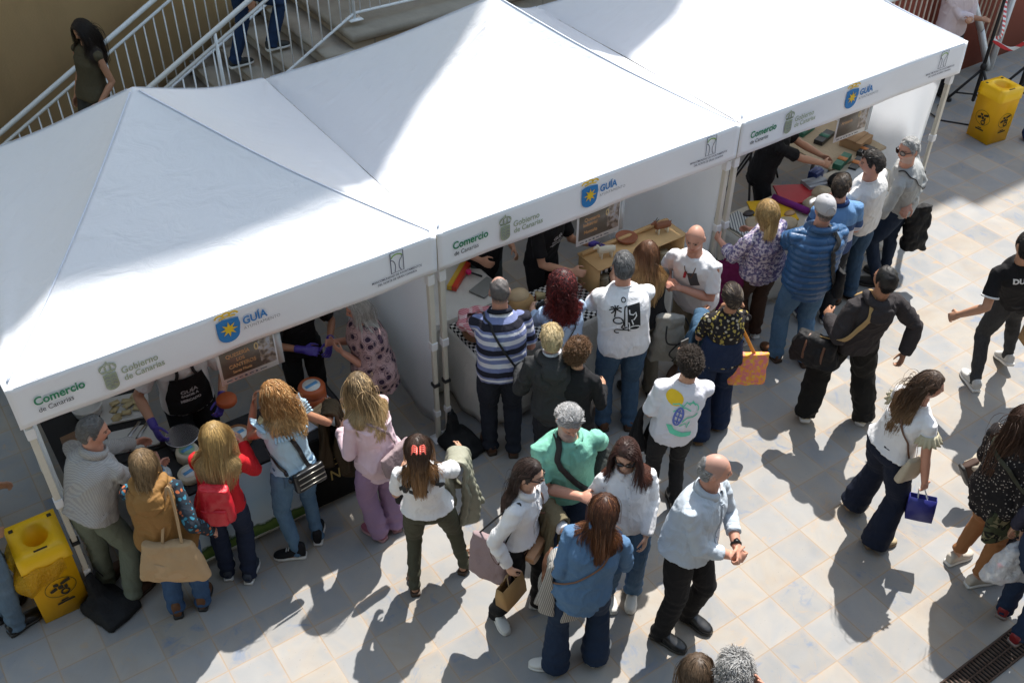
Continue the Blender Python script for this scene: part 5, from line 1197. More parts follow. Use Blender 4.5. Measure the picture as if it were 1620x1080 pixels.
P['23'] = person('woman with dark brown hair and glasses in white shirt, holding a kraft paper bag', 1.64, 'f', 300, (2.54, -1.85), [(2.67, -1.82, 320), (2.37, -1.73, 262)], {'L': (2.74, -1.98, .95), 'R': (2.34, -1.92, .80)}, skin='l', haz=-52, hp=8, hint={'L': (.5, .5, -.6)},
    top=dict(m=F_(WHITE), sleeve='long', hem=.06, fit=.018, amp=.010, collar='shirt'), bot=dict(m=F_(BLK), w='straight', rise=.2), shoes=shoe_w, hair=dict(k='long', c=(.026, .013, .010), c2=(.045, .022, .016), n=620, ln=.34, r=.0042, frizz=.1, part=.3, tuck=True))
P['24'] = person('woman with long auburn hair and dark sunglasses in a white shirt and jeans', 1.66, 'f', 238, (3.14, -2.07), [(3.30, -2.12, 225), (3.14, -2.02, 250)], {'L': (3.22, -2.26, .86), 'R': (2.98, -2.14, 1.0)}, skin='l', haz=226, hp=18,
    top=dict(m=F_(WHITE), sleeve='long', hem=-.14, fit=.022, amp=.010, collar='shirt'), bot=dict(m=DEN((.05, .11, .21), (.12, .2, .3)), w='straight'), shoes=shoe_w, hair=dict(k='long', c=(.040, .013, .009), c2=(.085, .028, .017), n=620, ln=.36, r=.0042, frizz=.12, part=-.3))
P['25'] = person('woman with a chestnut bob in a blue denim shirt and dark wide jeans', 1.67, 'f', 52, (2.73, -2.37), [(2.47, -2.30, 140), (2.74, -2.40, 20)], {'L': (2.60, -2.12, .98), 'R': (2.98, -2.22, 1.0)}, skin='m', bulk=1.15, hint={'L': (-.7, -.3, -.5)},
    top=dict(m=DEN((.075, .15, .27), (.11, .20, .33)), sleeve='long', hem=-.30, fit=.024, drop=.02, amp=.012, collar='shirt'), bot=dict(m=DEN((.012, .024, .055), (.02, .04, .08)), w='flare'), shoes=dict(m=plain('shoe_white', (.66, .65, .62), .55, .06), sm=sole_w, k='shoe'), hair=dict(k='bob', c=(.060, .020, .009), c2=(.15, .055, .02), n=720, ln=.27, r=.0044, frizz=.12, ca=(.22, .09, .035, .15)))
P['26'] = person('balding grey man in a pale blue shirt, black trousers and polished black shoes, hands clasped', 1.75, 'm', 288, (3.45, -2.54), [(3.49, -2.50, 285), (3.22, -2.52, 292)], {'L': (3.56, -2.74, 1.0), 'R': (3.50, -2.77, .985)}, skin='r', bulk=1.14, gut=.025, haz=-42, hp=6, curl={'L': .8, 'R': .9}, hint={'R': (-.7, -.1, -.6), 'L': (.8, .2, -.5)},
    top=dict(m=F_((.47, .53, .60)), sleeve='roll', hem=.02, fit=.026, amp=.011, collar='shirt', cuff=True, drop=.04), bot=dict(m=F_((.011, .011, .013)), w='straight', belt=leather_bk), shoes=shoe_bk, hair=dict(k='short', c=(.24, .24, .245), c2=(.36, .36, .365), n=500, ln=.03, r=.003, bald=.95, vol=1.03, stub=.3), brow=(.2, .18, .17))
P['27'] = person('woman with long light brown hair at the bottom edge, left of the grey-haired head', 1.62, 'f', 62, (2.47, -3.49), [(2.40, -3.45), (2.55, -3.52)], {}, skin='m', top=dict(m=F_((.03, .025, .022)), sleeve='long'), bot=dict(m=F_((.03, .03, .035))), shoes=shoe_bk, hair=dict(k='long', c=(.10, .065, .04), c2=(.17, .115, .07), n=520, ln=.3, r=.004, frizz=.08))
P['28'] = person('person with wavy grey hair at the bottom edge, one hand raised to the head', 1.70, 'm', 50, (2.60, -3.62), [(2.52, -3.58), (2.68, -3.66)], {'R': (2.655, -3.80, 1.54)}, skin='r', curl={'R': .25}, hint={'R': (.6, -.5, -.8)}, top=dict(m=F_((.02, .02, .022)), sleeve='short'), bot=dict(m=F_((.03, .03, .035))), shoes=shoe_bk, hair=dict(k='short', c=(.13, .13, .13), c2=(.40, .40, .40), n=1300, ln=.085, r=.0042, wave=.007, wl=.07, vol=1.12, frizz=.75, ca=(.08, .08, .08, .12), back=.5))
P['29'] = person('woman with short blonde hair in a white and violet flowered blouse and brown trousers', 1.63, 'f', 82, (5.93, -.52), [(5.98, -.46), (6.15, -.44)], {'L': (5.86, -.10, 1.0), 'R': (6.22, -.12, 1.0)}, skin='r', bulk=1.18, hint={'R': (.8, -.4, -.4)},
    top=dict(m=F_((.56, .51, .56), 'mottle', (.10, .09, .20), (.26, .20, .30), sc=1.0), sleeve='three', sfit=.024, hem=-.22, fit=.034, drop=.03, amp=.011), bot=dict(m=F_((.055, .030, .020)), w='straight'), shoes=shoe_w, hair=dict(k='bob', c=(.34, .21, .075), c2=(.58, .42, .20), n=760, ln=.14, r=.004, vol=1.22, frizz=.25))
P['30'] = person('man in a quilted blue jacket, grey cap and jeans, bag strap across his back', 1.77, 'm', 70, (6.19, -.88), [(6.07, -.80), (6.24, -1.00)], {'L': (6.26, -.44, 1.05), 'R': (6.56, -.62, 1.02)}, skin='r', bulk=1.2, hint={'L': (-.8, -.1, -.5), 'R': (.6, -.8, -.4)},
    top=dict(m=F_((.022, .085, .20), rough=.45), sleeve='long', hem=-.26, fit=.045, sfit=.036, drop=.01, puffer=.062, name='jacket', amp=.006, collar='polo', fineness=1), bot=dict(m=DEN((.06, .13, .23), (.13, .22, .33)), w='straight'), shoes=shoe_br, hair=dict(k='short', c=(.20, .19, .18), n=200, ln=.02, stub=.5, vol=1.0))
P['31'] = person('man in dark glasses and a light blue polo, behind the quilted jacket', 1.70, 'm', 55, (6.68, -.64), [(6.70, -.54), (6.88, -.66)], {'L': (6.85, -.28, 1.0), 'R': (7.05, -.50, .98)}, skin='r', haz=22, hp=12,
    top=dict(m=F_((.05, .08, .18), 'polo3', (.14, .27, .48)), sleeve='short', slen=.85, fit=.024, hem=-.1, collar='polo', cm=F_((.015, .035, .11))), bot=dict(m=F_((.02, .022, .026))), shoes=dict(m=plain('shoe_navy2', (.03, .05, .12), .7), sm=sole_w, k='sneaker', lace=lace_w), hair=dict(k='short', c=(.04, .028, .02), c2=(.09, .06, .04), n=900, ln=.04, r=.0034, vol=1.07))
P['32'] = person('dark-haired man in a plain white T-shirt with sunglasses pushed up on his head', 1.78, 'm', 95, (7.12, -.58), [(7.18, -.50), (7.36, -.54)], {'L': (7.15, -.20, 1.02), 'R': (7.38, -.18, 1.0)}, skin='r', bulk=1.08, haz=128, hp=12, hint={'R': (.9, -.5, -.3), 'L': (-.8, -.3, -.4)},
    top=dict(m=F_((.72, .71, .70)), sleeve='short', slen=.75, fit=.024, hem=-.12, amp=.010), bot=dict(m=DEN((.03, .065, .12), (.07, .12, .19)), w='straight'), shoes=shoe_br, hair=dict(k='short', c=(.022, .018, .016), c2=(.05, .042, .038), n=900, ln=.045, r=.0034, vol=1.08))
P['33'] = person('silver-haired man in sunglasses and a grey sweatshirt with one hand on his hip', 1.80, 'm', 115, (7.58, -.60), [(7.72, -.56), (7.92, -.50)], {'R': (7.70, -.68, 1.05), 'L': (7.42, -.36, 1.05)}, skin='r', bulk=1.06, haz=172, hp=6, hint={'R': (.9, -.4, -.1), 'L': (-.3, -.9, -.4)},
    top=dict(m=F_((.36, .37, .37)), sleeve='long', fit=.026, hem=-.06, amp=.011), bot=dict(m=DEN((.012, .022, .045), (.03, .045, .08)), w='slim'), shoes=shoe_bk, hair=dict(k='short', c=(.33, .33, .325), c2=(.50, .50, .49), n=1000, ln=.035, r=.0032, vol=1.06), beard=(.45, .42, .40, .5))
P['34'] = person('stallholder in a black T-shirt behind the third stall, arms stretched over the goods', 1.74, 'm', 318, (7.18, .50), [(7.22, .72), (7.04, .58)], {'L': (7.70, .36, 1.04), 'R': (7.62, .22, 1.04)}, skin='m', fine=False, hint={'R': (-.2, -.6, -.7)},
    top=dict(m=F_(BLK), sleeve='short', hem=-.2, fit=.03), bot=dict(m=F_(BLK)), shoes=shoe_bk, hair=dict(k='short', c=(.03, .02, .015), n=300))
P['35'] = person('young man with cropped black hair walking in a charcoal hoodie and baggy black jeans', 1.74, 'm', 66, (5.89, -1.79), [(5.70, -1.52, 50, .02, .2), (6.10, -1.82, 20)], {'R': (6.16, -1.97, .86), 'L': (5.76, -1.48, 1.08)}, skin='t', haz=84, hint={'R': (.6, -.6, -.5), 'L': (-.7, -.2, -.6)},
    top=dict(m=F_((.034, .030, .032)), sleeve='long', sfit=.030, hem=-.08, fit=.032, amp=.013, hood=True, drop=.02), bot=dict(m=F_((.014, .014, .013)), w='baggy', amp=.012), shoes=dict(m=plain('shoe_cream', (.55, .52, .40), .6), sm=sole_w, k='sneaker', lace=lace_w), hair=dict(k='short', c=(.012, .010, .010), n=900, ln=.016, r=.003, vol=1.05, stub=.9))
P['36'] = person('man at the right edge walking away in a black T-shirt with white lettering', 1.80, 'm', 60, (7.20, -2.10), [(7.27, -2.08, 62), (7.74, -2.06, 55, .06, .35)], {'L': (7.02, -1.86, .80), 'R': (7.68, -2.25, .90)}, skin='m', bulk=1.05, hint={'L': (-.6, -.5, -.5)},
    top=dict(m=F_(BLK), sleeve='short', slen=.7, fit=.022, hem=-.06), bot=dict(m=DEN((.030, .031, .034), (.07, .072, .075)), w='slim'), shoes=dict(m=plain('shoe_grey', (.5, .5, .49), .6), sm=sole_w, k='sneaker', lace=lace_w), hair=dict(k='short', c=(.02, .016, .014), n=700, ln=.03))
P['37'] = person('wavy-haired woman in white top with beige ruffles and navy trousers, carrying a blue bag', 1.68, 'f', -8, (5.25, -2.73), [(5.27, -2.46, -5, .03, .25), (5.12, -2.80, -25)], {'R': (5.27, -2.93, .74), 'L': (5.5, -2.45, .85)}, skin='r', haz=-45, hp=8, bulk=1.12, hint={'R': (-.5, -.3, -.6)},
    top=dict(m=F_(WHITE), sleeve='short', slen=.3, hem=.08, fit=.016, amp=.007, drop=.03), bot=dict(m=DEN((.008, .012, .028), (.012, .018, .036)), w='wide', rise=.22), shoes=dict(m=plain('shoe_tan', (.40, .32, .2), .6), sm=plain('sole_tan', (.25, .16, .09), .6), k='shoe'), hair=dict(k='curly_long', c=(.055, .030, .018), c2=(.22, .125, .06), n=700, ln=.40, r=.0044, wave=.007, wl=.14, vol=1.08, tuck=True))
P['38'] = person('woman at the right edge in black dotted top, tan trousers and pale trainers', 1.66, 'f', -12, (5.52, -3.30), [(5.50, -3.24, -10), (5.45, -3.46, -20)], {'R': (5.42, -3.62, .80), 'L': (5.8, -3.2, .9)}, skin='m', bulk=1.1,
    top=dict(m=F_((.013, .011, .012), 'dots', (.35, .31, .28)), sleeve='long', hem=-.30, fit=.035, sfit=.03, drop=.03, amp=.012), bot=dict(m=F_((.30, .135, .055)), w='slim', len=.09), shoes=dict(m=plain('shoe_sand', (.48, .44, .38), .65), sm=sole_w, k='sneaker', lace=plain('lace_sand', (.5, .46, .4), .7)), hair=dict(k='long', c=(.045, .020, .012), c2=(.085, .038, .02), n=520, ln=.42, r=.0042, wave=.006, wl=.16))
P['39'] = person('walker in beige trousers with one raised brown boot, behind the black dotted top', 1.68, 'f', -15, (6.72, -3.02), [(6.04, -2.86, -20, .30, 1.1), (6.80, -3.10, -15)], {}, skin='m', shift=(.22, -.02), top=dict(m=F_((.015, .013, .014)), sleeve='long', hem=-.2), bot=dict(m=F_((.45, .40, .32)), w='straight', len=.03), shoes=dict(m=plain('boot_dark', (.05, .022, .012), .7), sm=sole_b, k='boot'), hair=dict(k='long', c=(.03, .02, .014), n=300, ln=.3))
P['40'] = person('person at the bottom right corner in navy jeans and dark red shoes', 1.70, 'm', 20, (5.42, -3.86), [(5.42, -3.74, 15), (5.30, -3.94, -5)], {}, skin='m', top=dict(m=F_((.03, .03, .05)), sleeve='long'), bot=dict(m=DEN((.012, .025, .06), (.02, .04, .08)), w='straight'), shoes=dict(m=plain('shoe_red', (.20, .012, .016), .5), sm=plain('sole_red', (.25, .2, .18), .6), k='shoe'), hair=dict(k='short', c=(.03, .02, .014), n=300))
P['41'] = person('small child in bright pink shoes at the right edge, beside the white plastic carrier bag', 1.05, 'c', -20, (5.72, -3.52), [(5.66, -3.44, -20), (5.64, -3.56, -30)], {}, skin='l', top=dict(m=F_((.02, .022, .035)), sleeve='long'), bot=dict(m=F_((.02, .022, .035)), w='slim'), shoes=dict(m=plain('shoe_pink', (.55, .03, .09), .5), sm=sole_w, k='sneaker', lace=lace_w), hair=dict(k='short', c=(.05, .03, .02), n=300))
P['42'] = person('woman in an olive sleeveless top with long dark hair walking down the stairs', 1.64, 'f', 205, (2.02, 4.92), [(1.80, 5.0, 195), (2.10, 4.85, 195, .16)], {'L': (1.95, 4.70, .80)}, skin='t', bulk=1.1, haz=190, hp=28,
    top=dict(m=F_((.07, .058, .035)), sleeve='none', hem=-.1, fit=.015, rib=False), bot=dict(m=F_((.03, .03, .026))), shoes=shoe_bk, hair=dict(k='long', c=(.016, .010, .008), c2=(.03, .018, .013), n=560, ln=.38, r=.0042, frizz=.2))
P['42'].root.location.z += .64; P['42'].root.location.x -= .08
P['43'] = person('person in blue jeans and dark trainers on the stairs behind the white railing', 1.76, 'm', 8, (3.62, 4.92), [(3.42, 5.02, 5), (3.80, 4.85, 0, .17)], {'R': (3.55, 4.62, .85)}, skin='t',
    top=dict(m=F_((.6, .6, .62)), sleeve='long', hem=-.1), bot=dict(m=DEN((.012, .028, .075), (.025, .05, .11)), w='straight'), shoes=dict(m=plain('shoe_dark', (.03, .032, .03), .7), sm=sole_w, k='sneaker', lace=lace_w), hair=dict(k='short', c=(.03, .02, .015), n=300))
P['43'].root.location.z += 1.30
P['44'] = person('man in a pale pink shirt with folded arms behind the third tent', 1.74, 'm', 250, (11.62, 1.86), [(11.72, 1.82), (11.52, 1.92)], {'L': (11.55, 1.60, 1.15), 'R': (11.75, 1.58, 1.12)}, skin='t', bulk=1.1, fine=False, hint={'L': (.8, .2, -.5), 'R': (-.8, .2, -.5)},
    top=dict(m=F_((.68, .58, .60)), sleeve='roll', hem=-.12, fit=.024, collar='shirt'), bot=dict(m=F_((.03, .03, .035))), shoes=shoe_bk, hair=dict(k='short', c=(.03, .02, .015), n=300))
# ================================================================== worn and carried things
glasses(P['24']); glasses(P['23'], clear=True); glasses(P['31'], tint=(.02, .015, .012)); glasses(P['33'], tint=(.05, .018, .012)); glasses(P['32'], upz=.075, fwd=-.018)
def bag(name, label, V, F, m, base, group=None):
    t = thing(name, tuple(base), label, 'bag', group); mk('bag_body', V, F, m, t, tuple(base)); return t
def strap_of(t, g, m): 
    b = tuple(t.location); return mkg('strap', g, m, t, b)
kraft = plain('kraft_paper', (.36, .215, .085), .85, .12, 9, bs=.15); cord = plain('paper_cord', (.40, .27, .14), .8)
tan = F_((.40, .27, .15), rough=.75, fold=.6); blk_f = F_((.013, .013, .014), rough=.7); mauve = F_((.34, .26, .27), 'knit', (.22, .16, .17), sc=1.6)
blk_strap = plain('black_webbing', (.012, .012, .013), .7); tan_strap = plain('tan_webbing', (.36, .24, .10), .7); brown_strap = plain('brown_leather_strap', (.12, .05, .025), .5)

# tan tote on the shoulder of the woman in the vest
p = P['2']; c = v3(.53, -.62, .62); r_ = nrm(v3(.80, -.52, 0)); V, F = soft_bag(c, r_, nrm(v3(.02, .04, 1)), .47, .33, .32, .17, seed=3, amp=.008); t = bag('tote_bag', 'tan tote bag with a front pocket, hanging behind the woman in the camel vest', V, F, tan, c)
a1, n1 = on_sh(p, -.105, -.06, .03)
strap_of(t, handle(c + Z * .30 + r_ * .10, c + Z * .30 - r_ * .03, a1 - v3(.0, .02, .0), .02, .008), tan)
fo = np.cross(r_, Z); fo = fo if fo[1] < 0 else -fo
g = G(); g.grid(lambda U, W: c[None] + ((U - .5) * .22)[:, None] * r_ + (.06 + W * .12 - .015 * np.sin(U * np.pi))[:, None] * Z + (.066 - W * .022 + .012 * np.sin(U * math.pi))[:, None] * fo, 12, 8); o = mkg('pocket', g, F_((.43, .29, .165), rough=.75, fold=.5), t, tuple(c)); so = o.modifiers.new('s', 'SOLIDIFY'); so.thickness = .006; so.offset = 1
# red backpack
p = P['3']; cb = p.tc(.10) - p.Fs * (p.ab(.25)[1] + .095); V, F = soft_bag(cb, p.Ls, nrm(p.up - p.Fs * .05), .27, .20, .31, .17, e=3.2, seed=5, amp=.010); red = F_((.52, .008, .02), rough=.5, fold=.9)
t = bag('backpack', 'small red backpack on the back of the woman in the red jumper', V, F, red, cb)
cp = cb - p.Fs * .075 + p.up * .02; V, F = soft_bag(cp, p.Ls, p.up, .20, .17, .13, .07, e=3.4, seed=6, amp=.006); mk('front_pocket', V, F, red, t, tuple(cb))
for sg in (1, -1):
    A, B = zip(*[on_sh(p, sg * .085, .02, .012), on_sh(p, sg * .09, -.05, .012), on_top(p, 180 - sg * 28, .74, .012)]); A = list(A) + [cb + p.up * .26 + p.Ls * sg * .07 + p.Fs * .04]; strap_of(t, ribbon(A, list(B) + [-p.Fs], .035, .008), red)
g = G(); g.limb([cb + p.up * .30 + p.Ls * x for x in (-.04, 0, .04)], [.008] * 3, n=8); mkg('grab_loop', g, red, t, tuple(cb))
# black crossbody of the woman in the ruffled top
p = P['4']; cb = on_top(p, 196, -.16, .02)[0]; ub = p.up; V, F = soft_bag(cb - p.Fs * .04, p.Ls, ub, .25, .24, .15, .09, e=5, seed=8, amp=.004); t = bag('crossbody_bag', 'black leather crossbody bag with zips on the hip of the woman in the ruffled top', V, F, leather_bk, cb)
zip_m = plain('zip_metal', (.45, .43, .38), .3, metal=.9)
for zz in (.045, .085, .135):
    g = G(); g.bar(cb - p.Fs * .092 + ub * zz + p.Ls * .105, cb - p.Fs * .092 + ub * zz - p.Ls * .105, .005); mkg('zip', g, zip_m, t, tuple(cb), smooth=False)
strap_of(t, crossbody(p, w=.034, pts=[('t', 215, -.05), ('t', 205, .2), ('t', 190, .45), ('t', 170, .72), ('s', .05, -.045), ('s', .055, .02), ('t', 30, .7)]), leather_bk); strap_of(t, crossbody(p, w=.028, pts=[('t', 60, .55), ('t', 95, .4), ('t', 130, .2), ('t', 155, .0)]), leather_bk)
# ruffles of the top
def ruffle(p, pts, dr, m, name='ruffle', hgt=.05):
    A = np.array([q[0] for q in pts]); Nn = np.array([q[1] for q in pts]); k = 60; t_ = np.linspace(0, len(A) - 1, k); i = np.clip(t_.astype(int), 0, len(A) - 2); f = (t_ - i)[:, None]; A = A[i] * (1 - f) + A[i + 1] * f; Nn = Nn[i] * (1 - f) + Nn[i + 1] * f
    R_ = []
    for j, w in enumerate(np.linspace(0, 1, 5)): R_.append(A + Nn * (.004 + .018 * w + .016 * w * np.sin(np.arange(k) * 1.25)[:, None]) + dr * hgt * w)
    V = np.concatenate(R_); F = [(j * k + q, j * k + q + 1, (j + 1) * k + q + 1, (j + 1) * k + q) for j in range(4) for q in range(k - 1)]; o = mk(name, V, F, m, p.root, p.base); so = o.modifiers.new('s', 'SOLIDIFY'); so.thickness = .003
pale = F_((.42, .58, .70))
ruffle(p, [on_top(p, a, .80, .004) for a in (120, 145, 180, 215, 240)], -p.up, pale)
for sg in (1, -1): ruffle(p, [on_sh(p, sg * .15, f_, .004) for f_ in (-.06, -.02, .03, .06)], p.Ls * sg * .9 + Z * .35, pale)
# mauve bag of the woman in pink
p = P['5']; cb = on_top(p, 196, .0, .0)[0]; V, F = soft_bag(cb - p.Fs * .05 - p.up * .03, nrm(p.Ls - p.up * .12), nrm(p.up + p.Ls * .12), .29, .27, .18, .09, e=5, seed=11, amp=.005); t = bag('crossbody_bag', 'mauve woven bag with a flap on the hip of the woman in pink', V, F, mauve, cb)
strap_of(t, crossbody(p, w=.02, pts=[('t', 215, .22), ('t', 200, .5), ('t', 165, .76), ('s', .08, -.03), ('s', .085, .03)]), mauve)
# claw clip and shoulder straps of the woman in white
p = P['6']; red_p = plain('coral_plastic', (.62, .11, .08), .3, .08); cc = p.hc + p.M @ (v3(-.085, -.01, .085) * p.hs); g = G()
for sg in (1, -1):
    for k in range(4):
        b0 = cc + p.M @ v3(.02 - .018 * k, sg * .012, .012); g.limb([b0, b0 + p.M @ v3(-.006, sg * .022, .016), b0 + p.M @ v3(-.012, sg * .034, -.006)], [.006, .0055, .003], n=6)
    g.limb([cc + p.M @ v3(.028, sg * .012, .012), cc + p.M @ v3(-.042, sg * .012, .008)], [.008, .008], n=6)
mkg('hair_clip', g, red_p, p.root, p.base)
t = thing('shoulder_bag', tuple(on_top(p, 60, .1)[0]), 'dark bag on black straps worn by the woman with the red hair clip', 'bag'); cb = on_top(p, 40, .02, .05)[0]; V, F = soft_bag(cb - p.up * .05, p.Ls, p.up, .22, .2, .2, .09, seed=4); mk('bag_body', V, F, blk_f, t, tuple(t.location))
for sg in (1, -1): strap_of(t, crossbody(p, w=.026, pts=[('t', sg * 40, .5), ('s', sg * .10, .03), ('s', sg * .105, -.03), ('t', 180 - sg * 62, .74), ('t', sg * 104, .64)]), blk_strap)
# man in the striped polo: strap and bag
p = P['11']; cb = on_top(p, -105, -.12, .04)[0]; V, F = soft_bag(cb, p.Fs, p.up, .2, .2, .18, .08, seed=9); t = bag('crossbody_bag', 'black bag at the hip of the man in the striped polo', V, F, blk_f, cb); strap_of(t, crossbody(p, w=.018, pts=[('s', .115, .03), ('s', .12, -.03), ('t', 155, .72), ('t', 180, .45), ('t', 215, .15), ('t', 245, -.05)]), blk_strap)
p = P['12']; t = thing('bag_strap', tuple(p.neck), 'thin dark bag strap across the back of the red-curled woman', 'strap'); strap_of(t, crossbody(p, w=.010, pts=[('t', 205, .72), ('t', 195, .6), ('t', 180, .45), ('t', 150, .2), ('t', 120, .0)]), blk_strap)
# man in turquoise
p = P['22']; t = thing('crossbody_bag', tuple(on_top(p, 75, -.05)[0]), 'black bag with a wide strap across the chest of the man in turquoise', 'bag'); cb = on_top(p, 80, -.2, .05)[0]; V, F = soft_bag(cb, p.Fs, p.up, .2, .2, .2, .08, seed=14); mk('bag_body', V, F, blk_f, t, tuple(t.location)); strap_of(t, crossbody(p, w=.042, pts=[('s', -.075, -.03), ('s', -.075, .04), ('t', -25, .72), ('t', 0, .5), ('t', 30, .25), ('t', 62, .0)]), blk_strap)
# woman with glasses: knitted tote, half-moon bag
p = P['23']; c = v3(2.30, -1.76, .56); V, F = soft_bag(c, nrm(v3(.5, -.85, 0)), Z, .32, .25, .40, .13, e=3, seed=16, amp=.008); t = bag('tote_bag', 'mauve knitted tote on the shoulder of the woman with glasses', V, F, mauve, c); a1, _ = on_sh(p, -.115, 0, .012)
strap_of(t, handle(c + v3(.06, -.09, .38), c + v3(-.04, .08, .38), a1, .012, .006), blk_strap)
cb = on_top(p, 2, -.12, .02)[0]; g = G(); ang = np.linspace(math.pi, 2 * math.pi, 15); q = [cb + p.Ls * .13 * math.cos(x) + p.up * (.04 + .15 * math.sin(x)) + p.Fs * .02 for x in ang]
hv = np.array(q); g2 = G(); n_ = len(q); V = np.concatenate([hv + p.Fs * .035, hv - p.Fs * .03]); F = [tuple(range(n_)), tuple(range(2 * n_ - 1, n_ - 1, -1))] + [(i, i + 1, n_ + i + 1, n_ + i) for i in range(n_ - 1)] + [(n_ - 1, 0, n_, 2 * n_ - 1)]
g2.add(V, F); V, F, Nn = vox(g2, .007, 4); t = bag('crossbody_bag', 'tan half-moon leather bag in front of the woman with glasses', V, F, plain('tan_leather', (.42, .22, .11), .45, .1, 14), cb); strap_of(t, crossbody(p, w=.014, pts=[('t', 60, .05), ('t', 40, .4), ('t', 30, .72), ('s', .08, .03), ('s', .08, -.03), ('t', 200, .4), ('t', 270, .05), ('t', -40, -.02)]), brown_strap)
w = P['23'].arm['R'][1]; paper_bag('paper_bag', 'small kraft paper bag held low by the woman with glasses', (2.36, -1.93, .46), 290, .22, .22, .10, kraft, cord, tilt=-.12, grip=P['23'].hand['R'][0] - Z * .085)
# chestnut-haired woman: thin strap and little bag in front
p = P['25']; t = thing('shoulder_bag', tuple(on_top(p, 60, .0)[0]), 'small brown bag on a thin strap on the woman in the denim shirt', 'bag'); cb = on_top(p, 70, -.1, .04)[0]; V, F = soft_bag(cb, p.Fs, p.up, .2, .2, .16, .07, seed=21); mk('bag_body', V, F, brown_strap, t, tuple(t.location)); strap_of(t, crossbody(p, w=.013, pts=[('s', -.095, .03), ('s', -.10, -.03), ('t', 205, .72), ('t', 180, .5), ('t', 150, .3), ('t', 115, .12), ('t', 92, .05)]), brown_strap)
# wrist watches
for k in ('26', '24'):
    p = P[k]; w_, d_, nn, th, cv = p.hand['L']; a = nrm(np.cross(d_, v3(.2, .3, .9))); b = np.cross(d_, a); q = [w_ - d_ * .02 + (a * math.cos(x) + b * math.sin(x)) * .0335 * p.s for x in np.linspace(0, 2 * np.pi, 15)]; g = G(); g.limb(q, [(.010, .004)] * 15, lat=d_, n=6, round_ends=False); g.box(w_ - d_ * .02 + Z * .036 * p.s, .03, .03, .009); mkg('watch', g, leather_bk, p.root, p.base)
# shirt plackets and buttons
def placket(p, m, top=.9, bot=.0, ang=0, btn=None):
    g = ribbon(*zip(*[on_top(p, ang, h, .003) for h in np.linspace(bot, top, 9)]), .030, .003); mkg('placket', g, m, p.root, p.base)
    if btn:
        for h in np.linspace(bot + .06, top - .04, 6): q, n_ = on_top(p, ang, h, .006); g = G(); g.ball(q, .0055, n=8, m=5); mkg('button', g, btn, p.root, p.base)
btn = plain('button', (.35, .36, .4), .3)
placket(P['26'], F_((.45, .51, .58)), btn=btn); placket(P['23'], F_((.72, .72, .74)), bot=.1, btn=plain('button_w', (.55, .55, .55), .3)); placket(P['24'], F_((.72, .72, .74)), btn=plain('button_w', (.55, .55, .55), .3)); placket(P['22'], F_((.165, .42, .33)), top=.93, bot=.66)
q, n_ = None, None
# cap
p = P['30']; M = p.M; hs = p.hs; capm = F_((.42, .42, .44), rough=.8, fold=.5); g = G(); th = np.linspace(0, 2 * np.pi, 29)[:-1]
rows = []
for a in np.linspace(0, 1, 8):
    lo = .02 + .055 * (1 - 1); zz = .015 + .118 * math.sin(a * math.pi / 2); rr = math.cos(a * math.pi / 2) ** .75
    rows.append(np.stack([p.hc + M @ (v3(.110 * rr * math.cos(x) - .004, .089 * rr * math.sin(x), zz + (.018 * math.cos(x) if a < .3 else .0)) * hs) for x in th]))
V = np.concatenate(rows); F = [(k * 28 + j, k * 28 + (j + 1) % 28, (k + 1) * 28 + (j + 1) % 28, (k + 1) * 28 + j) for k in range(7) for j in range(28)]; g.add(V, F)
cap = mkg('cap', g, capm, p.root, p.base); so = cap.modifiers.new('s', 'SOLIDIFY'); so.thickness = .004
g = G(); g.grid(lambda U, W: np.array([p.hc + M @ (v3((.100 + .075 * w * math.sin(u * math.pi) ** .6) * 1. - .02 * abs(u - .5) * 2, .085 * math.cos(u * math.pi), .032 - .022 * w - .02 * (2 * (u - .5)) ** 2) * hs) for u, w in zip(U, W)]), 16, 5); o = mkg('brim', g, capm, cap, p.base); so = o.modifiers.new('s', 'SOLIDIFY'); so.thickness = .004
g = G(); q = [p.hc + M @ (v3(-.100 + .004, .042 * math.cos(x), .025 + .045 * math.sin(x)) * hs) for x in np.linspace(0, math.pi, 11)]; g.limb(q, [.006] * 11, n=6); mkg('strap', g, capm, cap, p.base)
hoodq = [p.tc(.98) - p.Fs * .06 + p.Ls * .10 * math.sin(x) - p.Fs * .05 * math.cos(x) + p.up * .03 for x in np.linspace(-1.9, 1.9, 13)]
g = G(); g.limb(hoodq, [(.03, .028)] * 13, n=10); mkg('collar', g, F_((.022, .085, .20), rough=.45), p.root, p.base)
cb = on_top(p, -110, -.2, .06)[0]; V, F = soft_bag(cb, p.Fs, p.up, .24, .24, .26, .1, seed=31); t = bag('messenger_bag', 'black bag on a wide strap at the side of the man in the quilted jacket', V, F, blk_f, cb); strap_of(t, crossbody(p, w=.045, lift=.012, pts=[('s', -.055, .04), ('s', -.06, -.03), ('t', 196, .72), ('t', 205, .45), ('t', 220, .2), ('t', 238, -.05)]), blk_strap)
# grey sweatshirt man
p = P['33']; c = v3(8.02, -.66, .42); V, F = soft_bag(c, nrm(v3(.8, -.5, 0)), nrm(v3(-.1, .05, 1)), .22, .26, .5, .16, e=3, seed=33, amp=.02); t = bag('shoulder_bag', 'black bag hanging behind the man in the grey sweatshirt', V, F, blk_f, c); strap_of(t, crossbody(p, w=.012, pts=[('s', .09, .03), ('s', .09, -.03), ('t', 150, .72), ('t', 190, .4), ('t', 235, .15), ('t', 265, .0)]), blk_strap)
